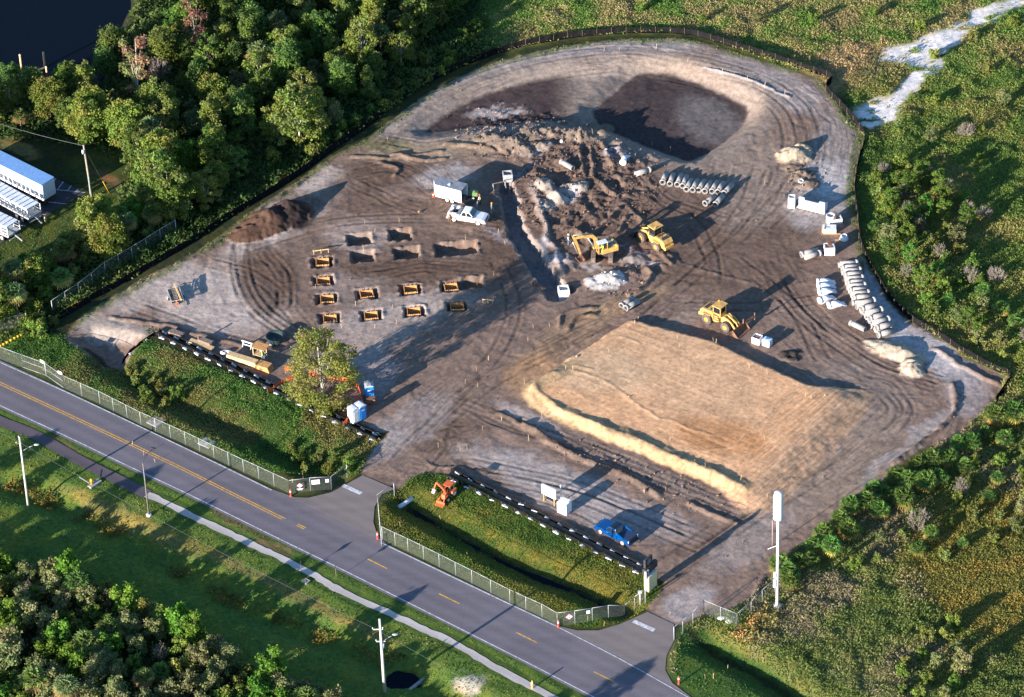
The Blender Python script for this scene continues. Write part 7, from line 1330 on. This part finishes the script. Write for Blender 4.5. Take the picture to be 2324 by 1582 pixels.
cover('rusty_weeds', pm([(1690, 1420), (1740, 1375), (1770, 1400), (1755, 1450), (1700, 1460), (1650, 1440)], .8) * free, 30, hum(.3, .7, .7), .24, [(.32, .13, .06), (.24, .13, .06), (.14, .12, .04)], label='rust coloured weed stalks below the white pole')
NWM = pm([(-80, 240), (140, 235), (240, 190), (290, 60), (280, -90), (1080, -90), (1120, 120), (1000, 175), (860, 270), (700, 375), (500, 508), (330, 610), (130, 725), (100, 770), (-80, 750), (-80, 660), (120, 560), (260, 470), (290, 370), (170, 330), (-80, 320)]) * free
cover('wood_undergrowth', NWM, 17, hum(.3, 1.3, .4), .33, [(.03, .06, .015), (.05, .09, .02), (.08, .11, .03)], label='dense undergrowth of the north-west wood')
SWM = pm([(-160, 1290), (60, 1290), (260, 1350), (480, 1480), (720, 1600), (840, 1720), (-160, 1720)]) * free
cover('wood_undergrowth', SWM, 17, hum(.25, .9, .5), .3, [(.03, .05, .015), (.06, .09, .025), (.1, .09, .05)], label='undergrowth of the scrub at the lower left')
LD = pm(P_LD, .4) * free * road_free
cover('ditch_weeds', LD * (V_ < 1075), 95, hum(.05, .24, .6), .13, [(.07, .13, .025), (.1, .16, .03), (.15, .17, .045), (.17, .14, .05)], label='tall weeds covering the banks of the left ditch')
cover('ditch_grass', pm(P_RD, .3) * free * road_free * (H > -1.26), 100, hum(.03, .12, .7), .12, [(.07, .13, .022), (.11, .16, .028), (.18, .17, .035)], label='grass covering the banks of the right ditch')
VG = pm([(-60, 900), (1500, 1650), (1500, 1760), (800, 1740), (720, 1600), (480, 1475), (260, 1345), (60, 1285), (-60, 1280)], .3) * (1 - flat)
cover('verge_grass', VG, 16, hum(.02, .1, .8), .13, [(.045, .1, .018), (.07, .12, .022), (.14, .13, .035)], label='rough mown grass of the southern verge')
swd, _, _ = dpoly(GX, GY, WP([(30, 1095), (230, 1185), (400, 1290), (560, 1375), (780, 1465), (900, 1500)]))
cover('swale_rushes', (1 - sst(.6, 1.6, swd + (nf - .5) * 2)) * sst(.42, .55, nz), 40, hum(.2, .5, .6), .22, [(.1, .09, .02), (.2, .15, .03), (.08, .07, .02)], label='brown and yellow rushes in the bottom of the swale')
sg = pm([(1540, 1430), (1600, 1425), (1740, 1500), (1900, 1620), (1500, 1620)], .3) * (1 - flat)
cover('verge_grass', sg + pm([(-60, 440), (220, 425), (300, 480), (120, 560), (-60, 660)], .3) * (1 - flat) * .8, 16, hum(.02, .12, .8), .13, [(.04, .09, .018), (.06, .11, .02)], label='short grass on the lot verge and by the right driveway')
cover('fringe_grass', (1 - sst(.3, 1.5, sdS + (nz - .5) * 2.2)) * SITE * (V_ < 760) * (U < 1960) * sst(.4, .55, nf), 22, hum(.03, .15, .8), .14, [(.06, .1, .02), (.12, .13, .035)], label='thin grass fringe inside the silt fence')
strip_m = pm([(100, 765), (130, 715), (330, 600), (500, 500), (700, 368), (690, 350), (480, 480), (300, 590), (115, 695)], .3) * free
cover('ditch_weeds', strip_m, 35, hum(.1, .4, .6), .2, [(.06, .1, .02), (.11, .12, .03), (.16, .13, .04)], label='weeds on the strip between wire fence and silt fence')
# clods and litter on the dirt
def clods():
    a = blob(1330, 420, 190, 140) + blob(1180, 300, 150, 70) + .5 * blob(1450, 1080, 260, 40, 24) + .5 * blob(1830, 400, 70, 60) + .6 * blob(1400, 640, 80, 40) + .006; m = (a * SITE * (1 - tm)).ravel(); n = 2600; idx = rng.choice(len(m), n, p=m / m.sum()); x = GX.ravel()[idx]; y = GY.ravel()[idx]; z = HZV(x, y); s = rng.gamma(2.0, .045, n) + .04
    oc = np.array([(1, 0, 0), (0, 1, 0), (-1, 0, 0), (0, -1, 0), (0, 0, .8), (0, 0, -.4)]); V = (oc[None] * rng.uniform(.5, 1.2, (n, 6, 1)) * s[:, None, None]) + np.column_stack([x, y, z + s * .25])[:, None, :]; f = np.array([(0, 1, 4), (1, 2, 4), (2, 3, 4), (3, 0, 4)])
    F_ = (np.arange(n)[:, None, None] * 6 + f[None]).reshape(-1, 3); c = np.repeat(C.reshape(-1, 3)[idx] * rng.uniform(.6, 1.2, (n, 1)), 6, axis=0); me = mesh_np('soil_clods', V.reshape(-1, 3), F_, [TERR], c, {'flow': V.reshape(-1, 3), 'grass': np.zeros((n * 6, 3))}); tag(link('soil_clods', me), 'loose soil clods strewn over the site', kind='stuff')
clods()
